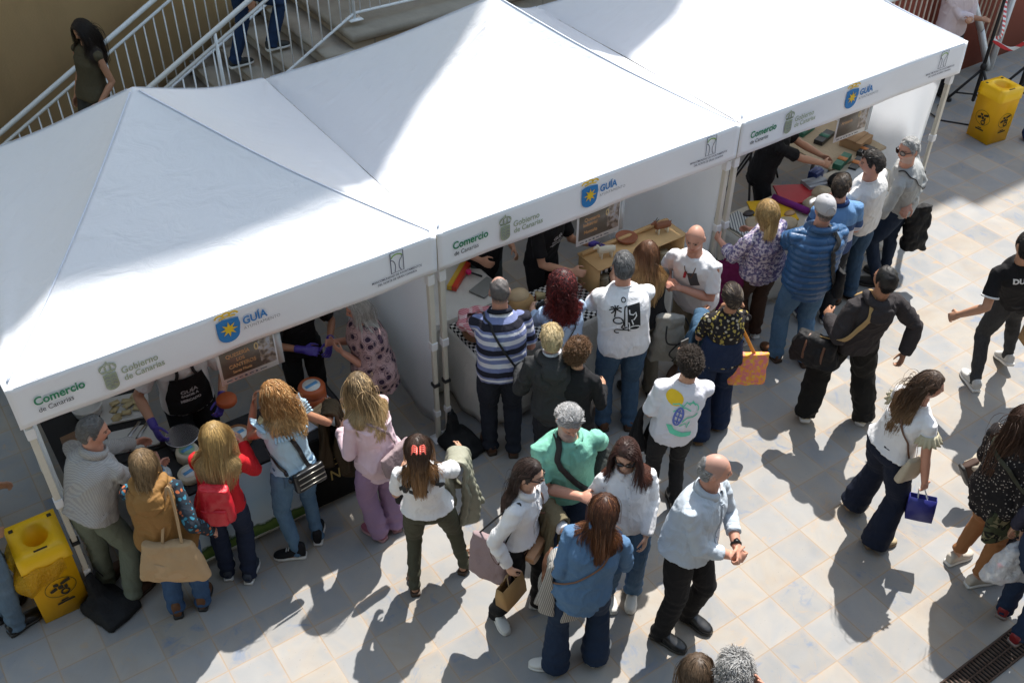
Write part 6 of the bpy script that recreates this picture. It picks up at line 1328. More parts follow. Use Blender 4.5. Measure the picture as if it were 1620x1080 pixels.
# hoodie man's bag
p = P['35']; c = v3(5.60, -1.55, .74); V, F = soft_bag(c, nrm(v3(.35, -.94, .05)), nrm(v3(-.05, .12, 1)), .42, .32, .26, .22, e=2.3, seed=35, amp=.022); t = bag('duffel_bag', 'black duffel bag with tan straps at the hip of the man in the charcoal hoodie', V, F, blk_f, c)
A, B = zip(*[on_top(p, 40, .80, .016), on_sh(p, .06, .05, .016), on_sh(p, .065, -.01, .016), on_sh(p, .07, -.06, .018), on_top(p, 146, .84, .018), on_top(p, 140, .72, .018), on_top(p, 132, .58, .02), on_top(p, 122, .42, .03)]); strap_of(t, ribbon(list(A) + [c + v3(.02, .0, .25)], list(B) + [B[-1]], .045, .006), tan_strap)
for dx in (-.08, .07):
    q = [c + nrm(v3(.35, -.94, .05)) * dx + v3(.10 * math.cos(x) * .95, .04 * math.cos(x), .12 + .135 * math.sin(x)) for x in np.linspace(-.4, math.pi + .4, 13)]; g = G(); g.limb(q, [(.011, .004)] * 13, lat=nrm(v3(.35, -.94, .05)), n=6); mkg('strap', g, brown_strap, t, tuple(c))
# woman with the blue bag
p = P['37']; blue_p = plain('blue_paper', (.022, .026, .20), .5, .08); t = paper_bag('gift_bag', 'small deep blue paper bag held by the woman in navy wide trousers', (5.28, -2.97, .40), 40, .19, .21, .09, blue_p, plain('white_cord', (.7, .7, .7), .7), tilt=.05, grip=p.hand['R'][0] - Z * .08)
beige = F_((.46, .42, .30)); c = on_top(p, -88, .0, .045)[0]; V, F = soft_bag(c - Z * .10, p.Fs, p.up, .20, .19, .23, .08, e=5, seed=37, amp=.003); t = bag('shoulder_bag', 'beige and brown bag at the hip of the woman in navy wide trousers', V, F, plain('beige_leather', (.45, .39, .29), .5), c); strap_of(t, crossbody(p, w=.014, pts=[('t', -95, .2), ('t', -120, .5), ('t', -160, .74), ('s', .06, -.03), ('s', .06, .03), ('t', 10, .7), ('t', -30, .4), ('t', -70, .15)]), brown_strap)
for nm, sg in (('R', -1), ('L', 1)):
    sh, e, w, s_ = p.arm[nm]; ax = nrm(e - sh); a = nrm(np.cross(ax, v3(.3, .2, .9))); b = np.cross(ax, a); k = 72; rows = []
    for j, tt in enumerate(np.linspace(0, 1, 5)): x = np.linspace(0, 2 * np.pi, k, endpoint=False); rr = .062 + .030 * tt + .012 * tt * np.sin(x * 15); rows.append(lerp(sh, e, .22 + .26 * tt)[None] + np.outer(np.cos(x) * rr, a) + np.outer(np.sin(x) * rr, b))
    V = np.concatenate(rows); F = [(q_ * k + j, q_ * k + (j + 1) % k, (q_ + 1) * k + (j + 1) % k, (q_ + 1) * k + j) for q_ in range(4) for j in range(k)]; o = mk('ruffle', V, F, beige, p.root, p.base, fix=True); so = o.modifiers.new('s', 'SOLIDIFY'); so.thickness = .003
p = P['36']; paper_bag('paper_bag', 'brown paper bag in the right hand of the man at the right edge', (7.58, -2.30, .55), 60, .26, .26, .11, kraft, cord, grip=p.hand['R'][0] - Z * .08)
for nm in ('L', 'R'):
    sh, e, w, s_ = p.arm[nm]; g = G(); g.limb([lerp(sh, e, .66), lerp(sh, e, .71)], [.072, .073], n=18, round_ends=False); mkg('sleeve_trim', g, plain('white_trim', (.7, .7, .7), .8), p.root, p.base)
p = P['38']; camo = F_((.055, .062, .032), 'camo', (.012, .012, .010), (.21, .185, .105), sc=1.1); c = v3(5.50, -3.52, .62); V, F = soft_bag(c, nrm(v3(.93, -.35, .18)), nrm(v3(-.10, .10, 1)), .44, .38, .29, .12, e=3.4, seed=38, amp=.008); t = bag('shoulder_bag', 'camouflage fabric bag at the right edge, over the tan trousers', V, F, camo, c); strap_of(t, crossbody(p, w=.03, lift=.012, pts=[('t', -88, .1), ('t', -100, .4), ('t', -140, .7), ('s', .06, -.03), ('s', .07, .03), ('t', 0, .7), ('t', -40, .4), ('t', -70, .12)]), F_((.05, .05, .035)))
plast, nt, b = nodes('white_plastic_film'); b.inputs['Base Color'].default_value = (.72, .75, .80, 1); b.inputs['Roughness'].default_value = .3; tr = nt.nodes.new('ShaderNodeBsdfTransparent'); mx = nt.nodes.new('ShaderNodeMixShader'); mx.inputs[0].default_value = .30; nt.links.new(b.outputs[0], mx.inputs[1]); nt.links.new(tr.outputs[0], mx.inputs[2]); nt.links.new(mx.outputs[0], nt.nodes['Material Output'].inputs[0]); O = N(nt, 'ShaderNodeTexCoord').outputs['Object']; bump(nt, b, noise(nt, O, 26, 4, .6, 1.), 1., .02)
c = v3(5.36, -3.67, .40); V, F = soft_bag(c, nrm(v3(.9, -.4, 0)), Z, .34, .2, .32, .2, e=3, seed=40, amp=.022, vs=.008); t = bag('carrier_bag', 'translucent white plastic carrier bag at the right edge', V, F, plast, c)
# kangaroo of loose garments over arms
p = P['4']; drape('jacket', 'dark olive-brown jacket hanging from the arm of the woman in the ruffled top', lerp(p.arm['R'][1], p.arm['R'][2], .25) + Z * .01, p.arm['R'][2] + Z * .0, .60, .50, F_((.060, .042, .022), rough=.7), seed=2, wid=.03, amp=.05)
p = P['6']; drape('coat', 'padded sage coat over the arm of the woman with the red hair clip', p.arm['R'][1] + Z * .02, lerp(p.arm['R'][1], p.arm['R'][2], .75) + Z * .02, .52, .34, F_((.26, .26, .20), rough=.55), cat='coat', seed=4, wid=.02, amp=.055, puff=.075, th=.03)
p = P['25']; drape('cardigan', 'grey striped cardigan over the arm of the woman in the denim shirt', lerp(p.arm['L'][1], p.arm['L'][2], .05) + Z * .02, lerp(p.arm['L'][1], p.arm['L'][2], .7) + Z * .02, .50, .44, F_((.40, .385, .36), 'knit', (.14, .135, .13), sc=.9), cat='cardigan', seed=6, wid=.02, amp=.05)
p = P['23']; drape('jacket', 'olive jacket over the arm of the woman with glasses', lerp(p.arm['L'][1], p.arm['L'][2], .2) + Z * .02, lerp(p.arm['L'][1], p.arm['L'][2], .85) + Z * .02, .32, .28, F_((.15, .125, .075)), seed=7, wid=.01, amp=.04)
p = P['22']; drape('jacket', 'dark green jacket hanging from the arm of the man in turquoise', lerp(p.arm['L'][1], p.arm['L'][2], .3) + Z * .02, p.arm['L'][2] + Z * .02, .26, .26, F_((.035, .04, .038)), seed=8, wid=.0, amp=.03)
p = P['20']; drape('jacket', 'black jacket hanging from the hand of the youth in the beach print T-shirt', lerp(p.arm['L'][1], p.arm['L'][2], .5) + Z * .02, p.arm['L'][2] + Z * .0, .46, .4, F_(BLK), seed=9, wid=.0, amp=.04)
# orange tote
p = P['21']; orange = F_((.85, .36, .06), 'mottle', (.75, .22, .22), (.80, .45, .08), sc=.8, fold=.5); c = v3(5.08, -1.33, .60); r_ = nrm(v3(.75, -.62, .12)); u_ = nrm(v3(-.06, .12, 1)); V, F = soft_bag(c, r_, u_, .30, .36, .30, .12, e=3, seed=41, amp=.008); t = bag('tote_bag', 'orange and pink patterned tote on the arm of the woman with the bun', V, F, orange, c); el = p.arm['R'][1]
strap_of(t, handle(c + u_ * .29 - r_ * .12, c + u_ * .29 + r_ * .06, lerp(el, p.arm['R'][0], .5) + v3(-.06, -.02, .06), .028, .008), plain('orange_webbing', (.85, .33, .05), .7))
p21 = P['21']; drape('jacket', 'blue denim jacket held in front of the woman with the bun', p21.arm['L'][1] + Z * .02, p21.arm['L'][2] + Z * .02, .4, .4, DEN((.04, .09, .16), (.1, .18, .26)), seed=10, wid=.0)

# prints on shirts -------------------------------------------------------------
ink = plain('ink_black', (.012, .012, .014), .8, .02); whiteink = plain('ink_white', (.75, .75, .76), .8, .02)
def d(k, VF, ang, h, m, lift=.004): decal(P[k], (np.asarray(VF[0]) * (1.4 if k == '20' else 1.), VF[1]), ang, h, m, lift)
L = [poly2([(.005, .085), (.105, .10), (.11, -.115), (.005, -.13)])]
d('15', join2(L), 180, .62, ink)
st_ = [stroke2(arc(-.02, .13, .016, .016, 0, 360, 14), .007)]
for a in (20, 60, 100, 140, 180, 225, -30): st_.append(stroke2([(-.085 + .006 * math.cos(math.radians(a)), .065), (-.085 + .028 * math.cos(math.radians(a)), .068 + .028 * math.sin(math.radians(a))), (-.085 + .05 * math.cos(math.radians(a)), .06 + .036 * math.sin(math.radians(a)))], .010))
st_ += [stroke2([(-.085, .065), (-.092, .03), (-.095, .0)], .011), stroke2([(-.02, -.085), (-.018, .05), (-.012, .082), (.002, .085)], .011), stroke2(arc(-.07, -.03, .035, .026, 20, 330, 16), .010), stroke2([(-.035, -.02), (-.028, -.06), (-.045, -.09), (-.03, -.105), (.0, -.09)], .011), stroke2(arc(-.075, -.125, .022, .016, 60, 300, 12), .009), stroke2([(-.08, -.108), (-.04, -.112), (.01, -.118)], .009)]
d('15', join2(st_), 180, .62, ink, .0045)
st_ = [stroke2([(.02, .055), (.022, .02), (.05, .012), (.07, .03), (.075, .0), (.055, -.03), (.036, -.03), (.05, -.075)], .010), stroke2(arc(.06, -.105, .045, .018, 0, 360, 18), .009), stroke2([(.012, -.05), (.02, -.075), (.014, -.1)], .008)]
d('15', join2(st_), 180, .62, whiteink, .0065)
q, n_ = None, None
yel = plain('ink_yellow', (.80, .52, .02), .8); mint = plain('ink_mint', (.14, .62, .42), .8); ind = plain('ink_indigo', (.11, .16, .50), .8)
d('20', poly2(arc(-.062, .085, .042, .038, 0, 360, 20)), 180, .58, yel)
st_ = [stroke2([(-.07, .055), (-.04, .065), (-.015, .05), (.0, .075), (.02, .06), (.03, .08), (.05, .055)], .009), stroke2([(-.06, .01), (-.03, .045), (.0, .04), (.03, .02)], .007), stroke2([(.0, -.06), (.02, -.03), (.05, -.025), (.07, .0)], .009), stroke2([(-.01, -.09), (.02, -.07), (.03, -.1), (.04, -.06)], .008), stroke2(arc(.02, .03, .05, .04, -20, 100, 12), .006)]
d('20', join2(st_ + [poly2([(-.075, -.09), (-.05, -.085), (-.03, -.115), (.02, -.135), (.07, -.14), (.07, -.165), (.01, -.165), (-.05, -.14)])]), 180, .58, mint, .0045)
d('20', join2([stroke2(arc(-.028, -.02, .022, .062, 0, 360, 20), .011), stroke2([(-.045, .02), (-.015, .005)], .008), stroke2([(-.05, -.01), (-.01, -.03)], .008), stroke2([(-.046, -.05), (-.015, -.06)], .008), stroke2([(-.028, .03), (-.028, -.07)], .007)]), 180, .58, ind, .006)
def words(s, size, bold=.002, cx=True, slant=0., sp=1.):
    V, F = text_mesh(s, size, bold, sp); V = V - ((V[:, 0].max() + V[:, 0].min()) / 2, 0); V[:, 0] += V[:, 1] * slant; return V, F
d('36', words('DUCATI', .062, .003, slant=.18), 180, .78, whiteink)
d('17', poly2([(-.03, .07), (.05, .09), (.075, -.05), (-.005, -.07)]), 8, .66, plain('ink_photo', (.06, .06, .07), .7)); d('17', poly2([(-.055, .075), (-.028, .085), (-.045, .01), (-.07, .0)]), 8, .66, plain('ink_red', (.45, .03, .05), .7), .005)
p = P['17']; g = ribbon(*zip(*[on_sh(p, .055, .0, .006), on_top(p, 22, .86, .006), on_top(p, 10, .72, .006)]), .008, .003); mkg('lanyard', g, brown_strap, p.root, p.base); g = ribbon(*zip(*[on_sh(p, -.055, .0, .006), on_top(p, -16, .86, .006), on_top(p, 10, .72, .006)]), .008, .003); mkg('lanyard', g, brown_strap, p.root, p.base)
ph = lerp(p.hand['L'][0], p.hand['R'][0], .5) + nrm(p.hand['L'][1] + p.hand['R'][1]) * .10; t = thing('phone', tuple(ph), 'dark mobile phone in the hands of the bald man', 'phone'); Mx = np.stack([p.Ls, nrm(p.Fs + Z * .6), np.cross(p.Ls, nrm(p.Fs + Z * .6))], 1)
g = G(); g.box(ph, .075, .15, .009, Mx); bevel(mkg('phone_case', g, plain('phone_case', (.16, .07, .06), .4), t, tuple(ph), smooth=False), .003); g = G(); g.box(ph + Mx @ v3(0, 0, .0055), .068, .142, .002, Mx); mkg('screen', g, plain('phone_screen', (.02, .025, .03), .08), t, tuple(ph), smooth=False)
p = P['20']; ph = p.hand['R'][0] + p.hand['R'][1] * .10; t = thing('phone', tuple(ph), 'phone held up by the youth in the beach print T-shirt', 'phone'); g = G(); g.box(ph, .075, .012, .15); bevel(mkg('phone_case', g, plain('phone_case2', (.02, .02, .02), .4), t, tuple(ph), smooth=False), .003)
# aprons with white lettering
def apron(k, lines, h0=-.75, h1=.72):
    p = P[k]; wtop, wbot = .24, .40
    d(k, poly2([(-wtop / 2, (h1 - .3) * p.T), (wtop / 2, (h1 - .3) * p.T), (.17, -.02 * p.T), (.17, -.32 * p.T), (-.17, -.32 * p.T), (-.17, -.02 * p.T)]), 0, .3, fabric((.011, .011, .012), rough=.8), .014)
    for sg in (1, -1):
        g = ribbon(*zip(*[on_top(p, sg * 28, .70, .012), on_top(p, sg * 24, .84, .010), on_sh(p, sg * .075, .02, .008), on_sh(p, sg * .06, -.04, .008)]), .025, .004); mkg('apron_strap', g, blk_strap, p.root, p.base)
    for i, (s, z, sz) in enumerate(lines): d(k, words(s, sz), 0, .3, whiteink if False else plain('ink_grey', (.45, .45, .46), .8), .0185) if False else decal(p, (lambda VF: (VF[0] + (0, z), VF[1]))(words(s, sz)), 0, .3, plain('ink_grey', (.45, .45, .46), .8), .0185)
apron('7', [('GUÍA', .05, .055), ('SABOR A', .01, .032), ('MERCADO', -.04, .032)])
for i, (s, z, sz) in enumerate([('GUÍA', .06, .05), ('SABOR A', .02, .03), ('MERCADO', -.02, .03)]): decal(P['18'], (lambda VF: (VF[0] + (0, z), VF[1]))(words(s, sz)), 0, .58, plain('ink_grey', (.45, .45, .46), .8), .005)
g = None

# ================================================================== stalls
wood = plain('table_wood', (.22, .15, .09), .6, .15, 8); metal = plain('grey_metal', (.3, .3, .31), .4, metal=.6)
def table(x0, x1, y0, y1, z, label, mt, ms, skirt=('f', 'l'), zb=.06, legs=True):
    bs = ((x0 + x1) / 2, (y0 + y1) / 2, 0); t = thing('table', bs, label, 'table')
    g = G(); g.box((bs[0], bs[1], z - .018), x1 - x0, y1 - y0, .03); bevel(mkg('tabletop', g, wood if mt is None else mt, t, bs, smooth=False), .006)
    for lx in (x0 + .06, x1 - .06):
        for ly in (y0 + .06, y1 - .06): g = G(); g.bar((lx, ly, 0), (lx, ly, z - .035), .032); mkg('leg', g, metal, t, bs, smooth=False)
    sides = {'f': ((x0, y0), (x1, y0), (0, -1)), 'l': ((x0, y1), (x0, y0), (-1, 0)), 'r': ((x1, y0), (x1, y1), (1, 0)), 'b': ((x1, y1), (x0, y1), (0, 1))}
    for k in skirt:
        (ax, ay), (bx_, by), (nx, ny) = sides[k]; L = math.hypot(bx_ - ax, by - ay)
        def fn(U, W):
            amp = .004 + .03 * W; o_ = amp * (np.sin(U * L * 17 + ax) * .5 + .5 * vnoise(np.stack([U * L * 9, W * 2, np.full_like(U, ax + ay)], 1), 2) + .6)
            return np.stack([ax + (bx_ - ax) * U + nx * (o_ + .006), ay + (by - ay) * U + ny * (o_ + .006), z - .012 - W * (z - .012 - zb)], 1)
        g = G(); g.grid(fn, 50, 12); o = mkg('tablecloth', g, ms, t, bs, fix=False); so = o.modifiers.new('s', 'SOLIDIFY'); so.thickness = .004
    return t
def lathe(name, prof, c, m, parent=None, base=None, n=28):
    c = np.asarray(c, float); g = G(); g.loft([c + Z * z for r, z in prof], [v3(r, 0, 0) for r, z in prof], [v3(0, r, 0) for r, z in prof], n=n); return mkg(name, g, m, parent, tuple(c) if base is None else base)
# ---- first stall
dark_cloth = F_((.030, .029, .030), fold=.6); white_cloth = F_((.62, .61, .57), fold=.8)
t1 = table(.46, 2.14, -.14, .40, .79, 'first stall counter under a dark cloth, with cheeses on top', dark_cloth, dark_cloth, skirt=('r',))
bs = tuple(t1.location)
ban, nt, b = nodes('landscape_banner'); O = N(nt, 'ShaderNodeTexCoord').outputs['Object']; z_ = mth(nt, 'ADD', sep(nt, O)[2], mth(nt, 'MULTIPLY', mth(nt, 'SUBTRACT', noise(nt, O, 12, 4), .5), .12))
nt.links.new(ramp(nt, mth(nt, 'MULTIPLY', z_, 1.25), [(.10, (.06, .14, .02)), (.20, (.16, .26, .05)), (.235, (.05, .11, .025)), (.27, (.66, .78, .86)), (.6, (.44, .64, .82)), (.95, (.50, .68, .84))]), b.inputs['Base Color']); b.inputs['Roughness'].default_value = .6
g = G(); g.grid(lambda U, W: np.stack([.46 + U * 1.20, -.158 - .006 * np.sin(U * 9), .785 - W * .70], 1), 24, 8); mkg('banner', g, ban, t1, bs, fix=False)
g = G(); g.box((1.06, -.162, .085), 1.2, .012, .014); mkg('banner_edge', g, plain('banner_edge', (.55, .52, .42), .6), t1, bs, smooth=False)
g = G(); g.box((1.905, -.150, .43), .475, .012, .70); mkg('sign_panel', g, F_((.012, .011, .010)), t1, bs, smooth=False)
gold = plain('gold_ink', (.50, .38, .13), .5)
for s, x, z, sz in (('OS', 1.90, .46, .10), ('NE', 1.87, .31, .15)):
    V, F = text_mesh(s, sz, .001, xs=.8); mk('sign_text', np.stack([V[:, 0] + x, np.full(len(V), -.1585), V[:, 1] + z], 1), F, gold, t1, bs, smooth=False)
side = table(.16, .88, .42, 1.25, .79, 'dark side table with the cutting boards at the left of the first stall', dark_cloth, dark_cloth, skirt=())
bw = plain('board_white', (.60, .59, .56), .5, .06, 6)
def board(label, c, sx, sy, rot, m=bw, name='cutting_board', cat='cutting board'):
    g = G(); R = np.array(Matrix.Rotation(rot, 3, 'Z')); g.box(c, sx, sy, .018, R); o = mkg(name, g, m, None, tuple(c), smooth=False); bevel(o, .005); return tag(o, label, cat)
board('white cutting board with knives, nearer the grey-haired man', (.69, .60, .80), .36, .24, -.25); board('white board spread with sliced cheese, behind the board with knives', (.74, .96, .80), .36, .30, -.25)
for i, (c, rot, hm, lb) in enumerate([((.66, .62, .815), .75, plain('green_handle', (.02, .10, .05), .4), 'knife with a dark green handle on the white cutting board'), ((.72, .58, .815), .8, blk_strap, 'knife with a black handle on the white cutting board')]):
    c = np.array(c); dv = v3(math.cos(rot), math.sin(rot), 0); t = thing('knife', tuple(c), lb, 'knife'); g = G(); g.bar(c - dv * .02, c + dv * .17, .028, .003); mkg('blade', g, plain('steel', (.5, .5, .52), .25, metal=.9), t, tuple(c), smooth=False); g = G(); g.limb([c - dv * .13, c - dv * .02], [(.012, .009)] * 2, n=8); mkg('handle', g, hm, t, tuple(c))
cheese = plain('cheese_pale', (.58, .47, .25), .6, .12, 18)
rr = random.Random(4); g = G()
for k in range(16):
    c = v3(.74 + rr.uniform(-.13, .13), .96 + rr.uniform(-.1, .1), .813 + k * .0012); g.box(c, .07, .05, .006, np.array(Matrix.Rotation(rr.uniform(0, 3), 3, 'Z')))
o = mkg('cheese_slices', g, cheese, None, (.74, .96, .81), smooth=False); tag(o, 'heap of pale sliced cheese on the rear white board', 'cheese', kind='stuff')
lathe('bowl', [(.06, 0), (.10, .03), (.115, .09), (.118, .11), (.108, .108), (.09, .03), (.05, .015)], (.50, 1.05, .79), plain('enamel', (.66, .65, .62), .3)); o = bpy.context.scene.collection.objects[-1]; tag(o, 'white enamel bowl on the side table by the tent curtain', 'bowl')
def carton(label, c, sx, sy, sz, rot, m, stripe=None, name='box', cat='box'):
    c = np.asarray(c, float); R = np.array(Matrix.Rotation(rot, 3, 'Z')); t = thing(name, tuple(c), label, cat); g = G(); g.box(c + Z * sz / 2, sx, sy, sz, R); bevel(mkg('carton', g, m, t, tuple(c), smooth=False), .004)
    g = G(); g.box(c + Z * (sz + .003), sx + .008, sy * .49, .006, R) if stripe is None else g.box(c + Z * (sz + .002), sx * .25, sy + .004, .005, R); mkg('lid' if stripe is None else 'tape_band', g, m if stripe is None else stripe, t, tuple(c), smooth=False); return t
carton('brown cardboard box on the side table behind the grey-haired man', (.36, .70, .79), .24, .2, .12, .1, plain('cardboard', (.20, .11, .06), .85, .1, 9))
def wheel(label, c, r, h, m, lab=None, cut=0.):
    c = np.asarray(c, float); t = thing('cheese_round', tuple(c), label, 'cheese'); lathe('rind', [(r * .9, 0), (r, h * .2), (r, h * .8), (r * .92, h)], c, m, t, tuple(c))
    if lab:
        lathe('label', [(r * .66, h + .002), (r * .66, h + .0035)], c, lab, t, tuple(c)); g = G(); g.bar(c + v3(-r * .5, -.01, h + .005), c + v3(r * .5, .01, h + .005), .03, .002); mkg('label_band', g, plain('label_blue', (.10, .30, .55), .5), t, tuple(c), smooth=False)
    return t
rind_w = plain('rind_cream', (.55, .50, .38), .7, .12, 14); rind_r = plain('rind_paprika', (.40, .085, .02), .55, .2, 14); rind_o = plain('rind_brown', (.30, .12, .04), .6, .2, 14); lab_w = plain('label_white', (.66, .66, .62), .5); lab_g = plain('label_green', (.25, .4, .25), .5)
wheel('cream cheese wheel with a green label between the two women at the first stall', (.96, .19, .79), .085, .09, rind_w, lab_g); wheel('cheese wheel with a blue and white label in front of the red-jumper woman', (.90, .0, .79), .085, .06, rind_w, lab_w); wheel('wrapped cheese with a blue label beside the tan vest', (.72, .10, .79), .08, .07, plain('wrapped', (.5, .55, .56), .35), lab_w)
wheel('brown cheese wheel under the elbow of the woman in the ruffled top', (1.33, .16, .79), .11, .07, rind_o, lab_w)
for z, lb in ((.79, 'lower of the two stacked orange-red cheese wheels'), (.872, 'upper orange-red cheese wheel with a blue label')): wheel(lb, (1.98, .24, z), .105, .08, rind_r, lab_w if z > .8 else None)
carton('small tan box with a label beside the stacked red cheeses', (1.93, .02, .79), .15, .12, .09, .3, plain('tan_card', (.42, .28, .15), .8)); wheel('cut cheese in the gloved hand of the stallholder in the white polo', (1.36, .36, 1.0), .075, .05, rind_r, None)
o = board('pale blue paper sheet at the right end of the dark counter', (1.90, .12, .7965), .40, .34, .1, plain('paper_blue', (.50, .55, .60), .8), 'paper_sheet', 'paper')
# ---- posters
def poster(x0, x1, z0, z1, label, words_, yy=.012):
    bs = ((x0 + x1) / 2, yy, z1); t = thing('poster', bs, label, 'poster'); g = G(); g.box(((x0 + x1) / 2, yy, (z0 + z1) / 2), x1 - x0, .004, z1 - z0); mkg('sheet', g, plain('poster_white', (.66, .66, .67), .4), t, bs, smooth=False)
    g = G(); g.box((x1 + .022, yy, (z0 + z1) / 2), .045, .003, z1 - z0); mkg('sleeve', g, plain('clear_sleeve', (.45, .48, .50), .15), t, bs, smooth=False)
    pic, nt, b = nodes('poster_print'); O = N(nt, 'ShaderNodeTexCoord').outputs['Object']; n1 = noise(nt, O, 16, 3); xx = sep(nt, O)[0]
    base_ = mixc(nt, n1, (.115, .10, .085), (.17, .145, .115)); right = mth(nt, 'GREATER_THAN', mth(nt, 'ADD', xx, mth(nt, 'MULTIPLY', n1, .08)), .125); nt.links.new(mixc(nt, mth(nt, 'MULTIPLY', right, .75), base_, ramp(nt, noise(nt, O, 22, 2), [(.35, (.12, .09, .08)), (.5, (.42, .33, .26)), (.62, (.50, .50, .56)), (.75, (.25, .16, .12))])), b.inputs['Base Color']); b.inputs['Roughness'].default_value = .35
    g = G(); g.box(((x0 + x1) / 2 + .004, yy - .004, (z0 + z1) / 2 + .022), x1 - x0 - .03, .003, z1 - z0 - .055); mkg('picture', g, pic, t, bs, smooth=False)
    om = plain('poster_orange', (.50, .27, .12), .5); dm = plain('poster_dark', (.12, .13, .16), .5)
    for s, x, z, sz in words_:
        V, F = text_mesh(s, sz, .001, xs=.85); V[:, 1] += .0 * V[:, 0]; mk('poster_text', np.stack([V[:, 0] + x, np.full(len(V), yy - .0065), V[:, 1] + z], 1), F, om, t, bs, smooth=False)
    V, F = text_mesh('0', .085, .002, xs=.8); mk('poster_text', np.stack([V[:, 0] + x1 - .155, np.full(len(V), yy - .0065), V[:, 1] + z1 - .15], 1), F, plain('poster_gold', (.55, .42, .22), .5), t, bs, smooth=False)
    x = x0 + .03
    for w in (.05, .02, .03, .022, .035, .018, .06):
        g = G(); g.box((x + w / 2, yy - .0045, z0 + .022), w * .8, .001, .013 if w < .03 else .007); mkg('sponsor_mark', g, dm, t, bs, smooth=False); x += w + .012
poster(1.27, 1.69, 1.475, 1.83, 'brown and white poster under the valance of the left tent', [('QUESERÍA', 1.33, 1.69, .045), ('LOS', 1.40, 1.645, .04), ('CANTEROS', 1.34, 1.595, .045), ('Santa María', 1.36, 1.55, .035)]); poster(4.30, 4.74, 1.465, 1.82, 'dark poster with orange lettering under the valance of the middle tent', [('Quesería', 4.37, 1.68, .05), ('Industrial', 4.36, 1.635, .045), ('Montaña', 4.37, 1.565, .045)]); poster(7.30, 7.73, 1.49, 1.83, 'pale washed-out poster under the valance of the right tent', [('Artesanía', 7.36, 1.66, .045)])
# ---- middle stall
chk = F_((.60, .60, .58), 'check', (.014, .014, .016), sc=.030, fold=.3)
t2 = table(3.33, 5.32, -.12, .46, .79, 'long stall table with a black and white checked cloth over a white skirt', chk, white_cloth, skirt=('f', 'l', 'r'))
sd = table(3.16, 3.98, .50, 1.75, .80, 'white covered side table at the left of the middle tent', white_cloth, white_cloth, skirt=('f', 'r', 'l'))
c = v3(3.80, .97, .80); t = thing('sealing_tool', tuple(c), 'long red and yellow film dispenser with a pink knob on the white side table', 'dispenser'); dv = nrm(v3(.62, .5, 0)); lv = v3(-dv[1], dv[0], 0)
for m_, off, nm in ((plain('tool_red', (.60, .05, .02), .4), 0., 'red_bar'), (plain('tool_yellow', (.62, .38, .03), .4), .045, 'yellow_bar')):
    g = G(); g.bar(c - dv * .25 + lv * off + Z * .03, c + dv * (.25 - off * 2.) + lv * off + Z * .03, .045, .05); bevel(mkg(nm, g, m_, t, tuple(c), smooth=False), .006)
g = G(); g.ball(c - lv * .05 + Z * .05, .028); mkg('knob', g, plain('tool_pink', (.70, .02, .15), .35), t, tuple(c)); g = G(); g.limb([c - lv * .06 + Z * .05, c - lv * .17 + Z * .03], [.008, .01], n=8); mkg('handle', g, blk_strap, t, tuple(c))
board('grey plastic tray at the right edge of the white side table', (3.86, .70, .81), .26, .17, .35, plain('grey_tray', (.22, .23, .22), .5), 'tray', 'tray')
# basket with gingham lining
c = v3(3.47, .20, .79); t = thing('basket', tuple(c), 'wicker basket lined with pink gingham cloth on the checked table', 'basket')
wick, nt, b = nodes('wicker'); O = N(nt, 'ShaderNodeTexCoord').outputs['Object']; w_ = N(nt, 'ShaderNodeTexWave'); w_.bands_direction = 'Z'; w_.inputs['Scale'].default_value = 22; w_.inputs['Distortion'].default_value = 3.; nt.links.new(O, w_.inputs['Vector']); nt.links.new(mixc(nt, w_.outputs['Fac'], (.12, .055, .025), (.34, .18, .085)), b.inputs['Base Color']); b.inputs['Roughness'].default_value = .7; bump(nt, b, w_.outputs['Fac'], .7, .01)
lathe('wicker_body', [(.10, 0), (.135, .03), (.15, .10), (.152, .125), (.14, .12), (.12, .03), (.05, .02)], c, wick, t, tuple(c))
ging = F_((.55, .13, .17), 'gingham', (.72, .60, .60), sc=.022, fold=.8)
g = G(); g.grid(lambda U, W: np.stack([c[0] + (.10 + .075 * np.sin(W * 3.0) ** 1) * np.cos(U * 2 * np.pi) * (1 + .07 * np.sin(U * 44)), c[1] + (.10 + .075 * np.sin(W * 3.0)) * np.sin(U * 2 * np.pi) * (1 + .07 * np.sin(U * 44)), c[2] + .17 - W * .10 + .05 * np.sin(W * 3.1) + .012 * np.sin(U * 25)], 1), 70, 8); o = mkg('lining', g, ging, t, tuple(c), fix=False); so = o.modifiers.new('s', 'SOLIDIFY'); so.thickness = .006
g = G(); g.ball(c + v3(0, 0, .13), (.11, .11, .06)); V, F, Nn = vox(g, .01, 2); V = V + Nn * (.014 * vnoise(V * 24, 3))[:, None]; mk('cloth_heap', V, F, ging, t, tuple(c))
c = v3(3.90, .20, .79); t = thing('paper_bag', tuple(c), 'open kraft bag with a round loaf between the striped man and the red curls', 'bag'); g = G(); g.loft([c + Z * z for z in (0, .1, .2)], [v3(.11, 0, 0), v3(.115, 0, 0), v3(.10, .0, 0)], [v3(0, .08, 0), v3(0, .082, 0), v3(0, .06, 0)], n=20, e=4); mkg('bag_body', g, kraft, t, tuple(c)); g = G(); g.ball(c + v3(0, .05, .19), (.10, .085, .07)); mkg('loaf', g, plain('loaf', (.46, .34, .20), .8, .15, 15), t, tuple(c))
carton('black flat case on the checked table by the red-curled woman', (4.10, .16, .79), .2, .12, .06, .2, plain('black_case', (.02, .02, .022), .5), name='case', cat='case')
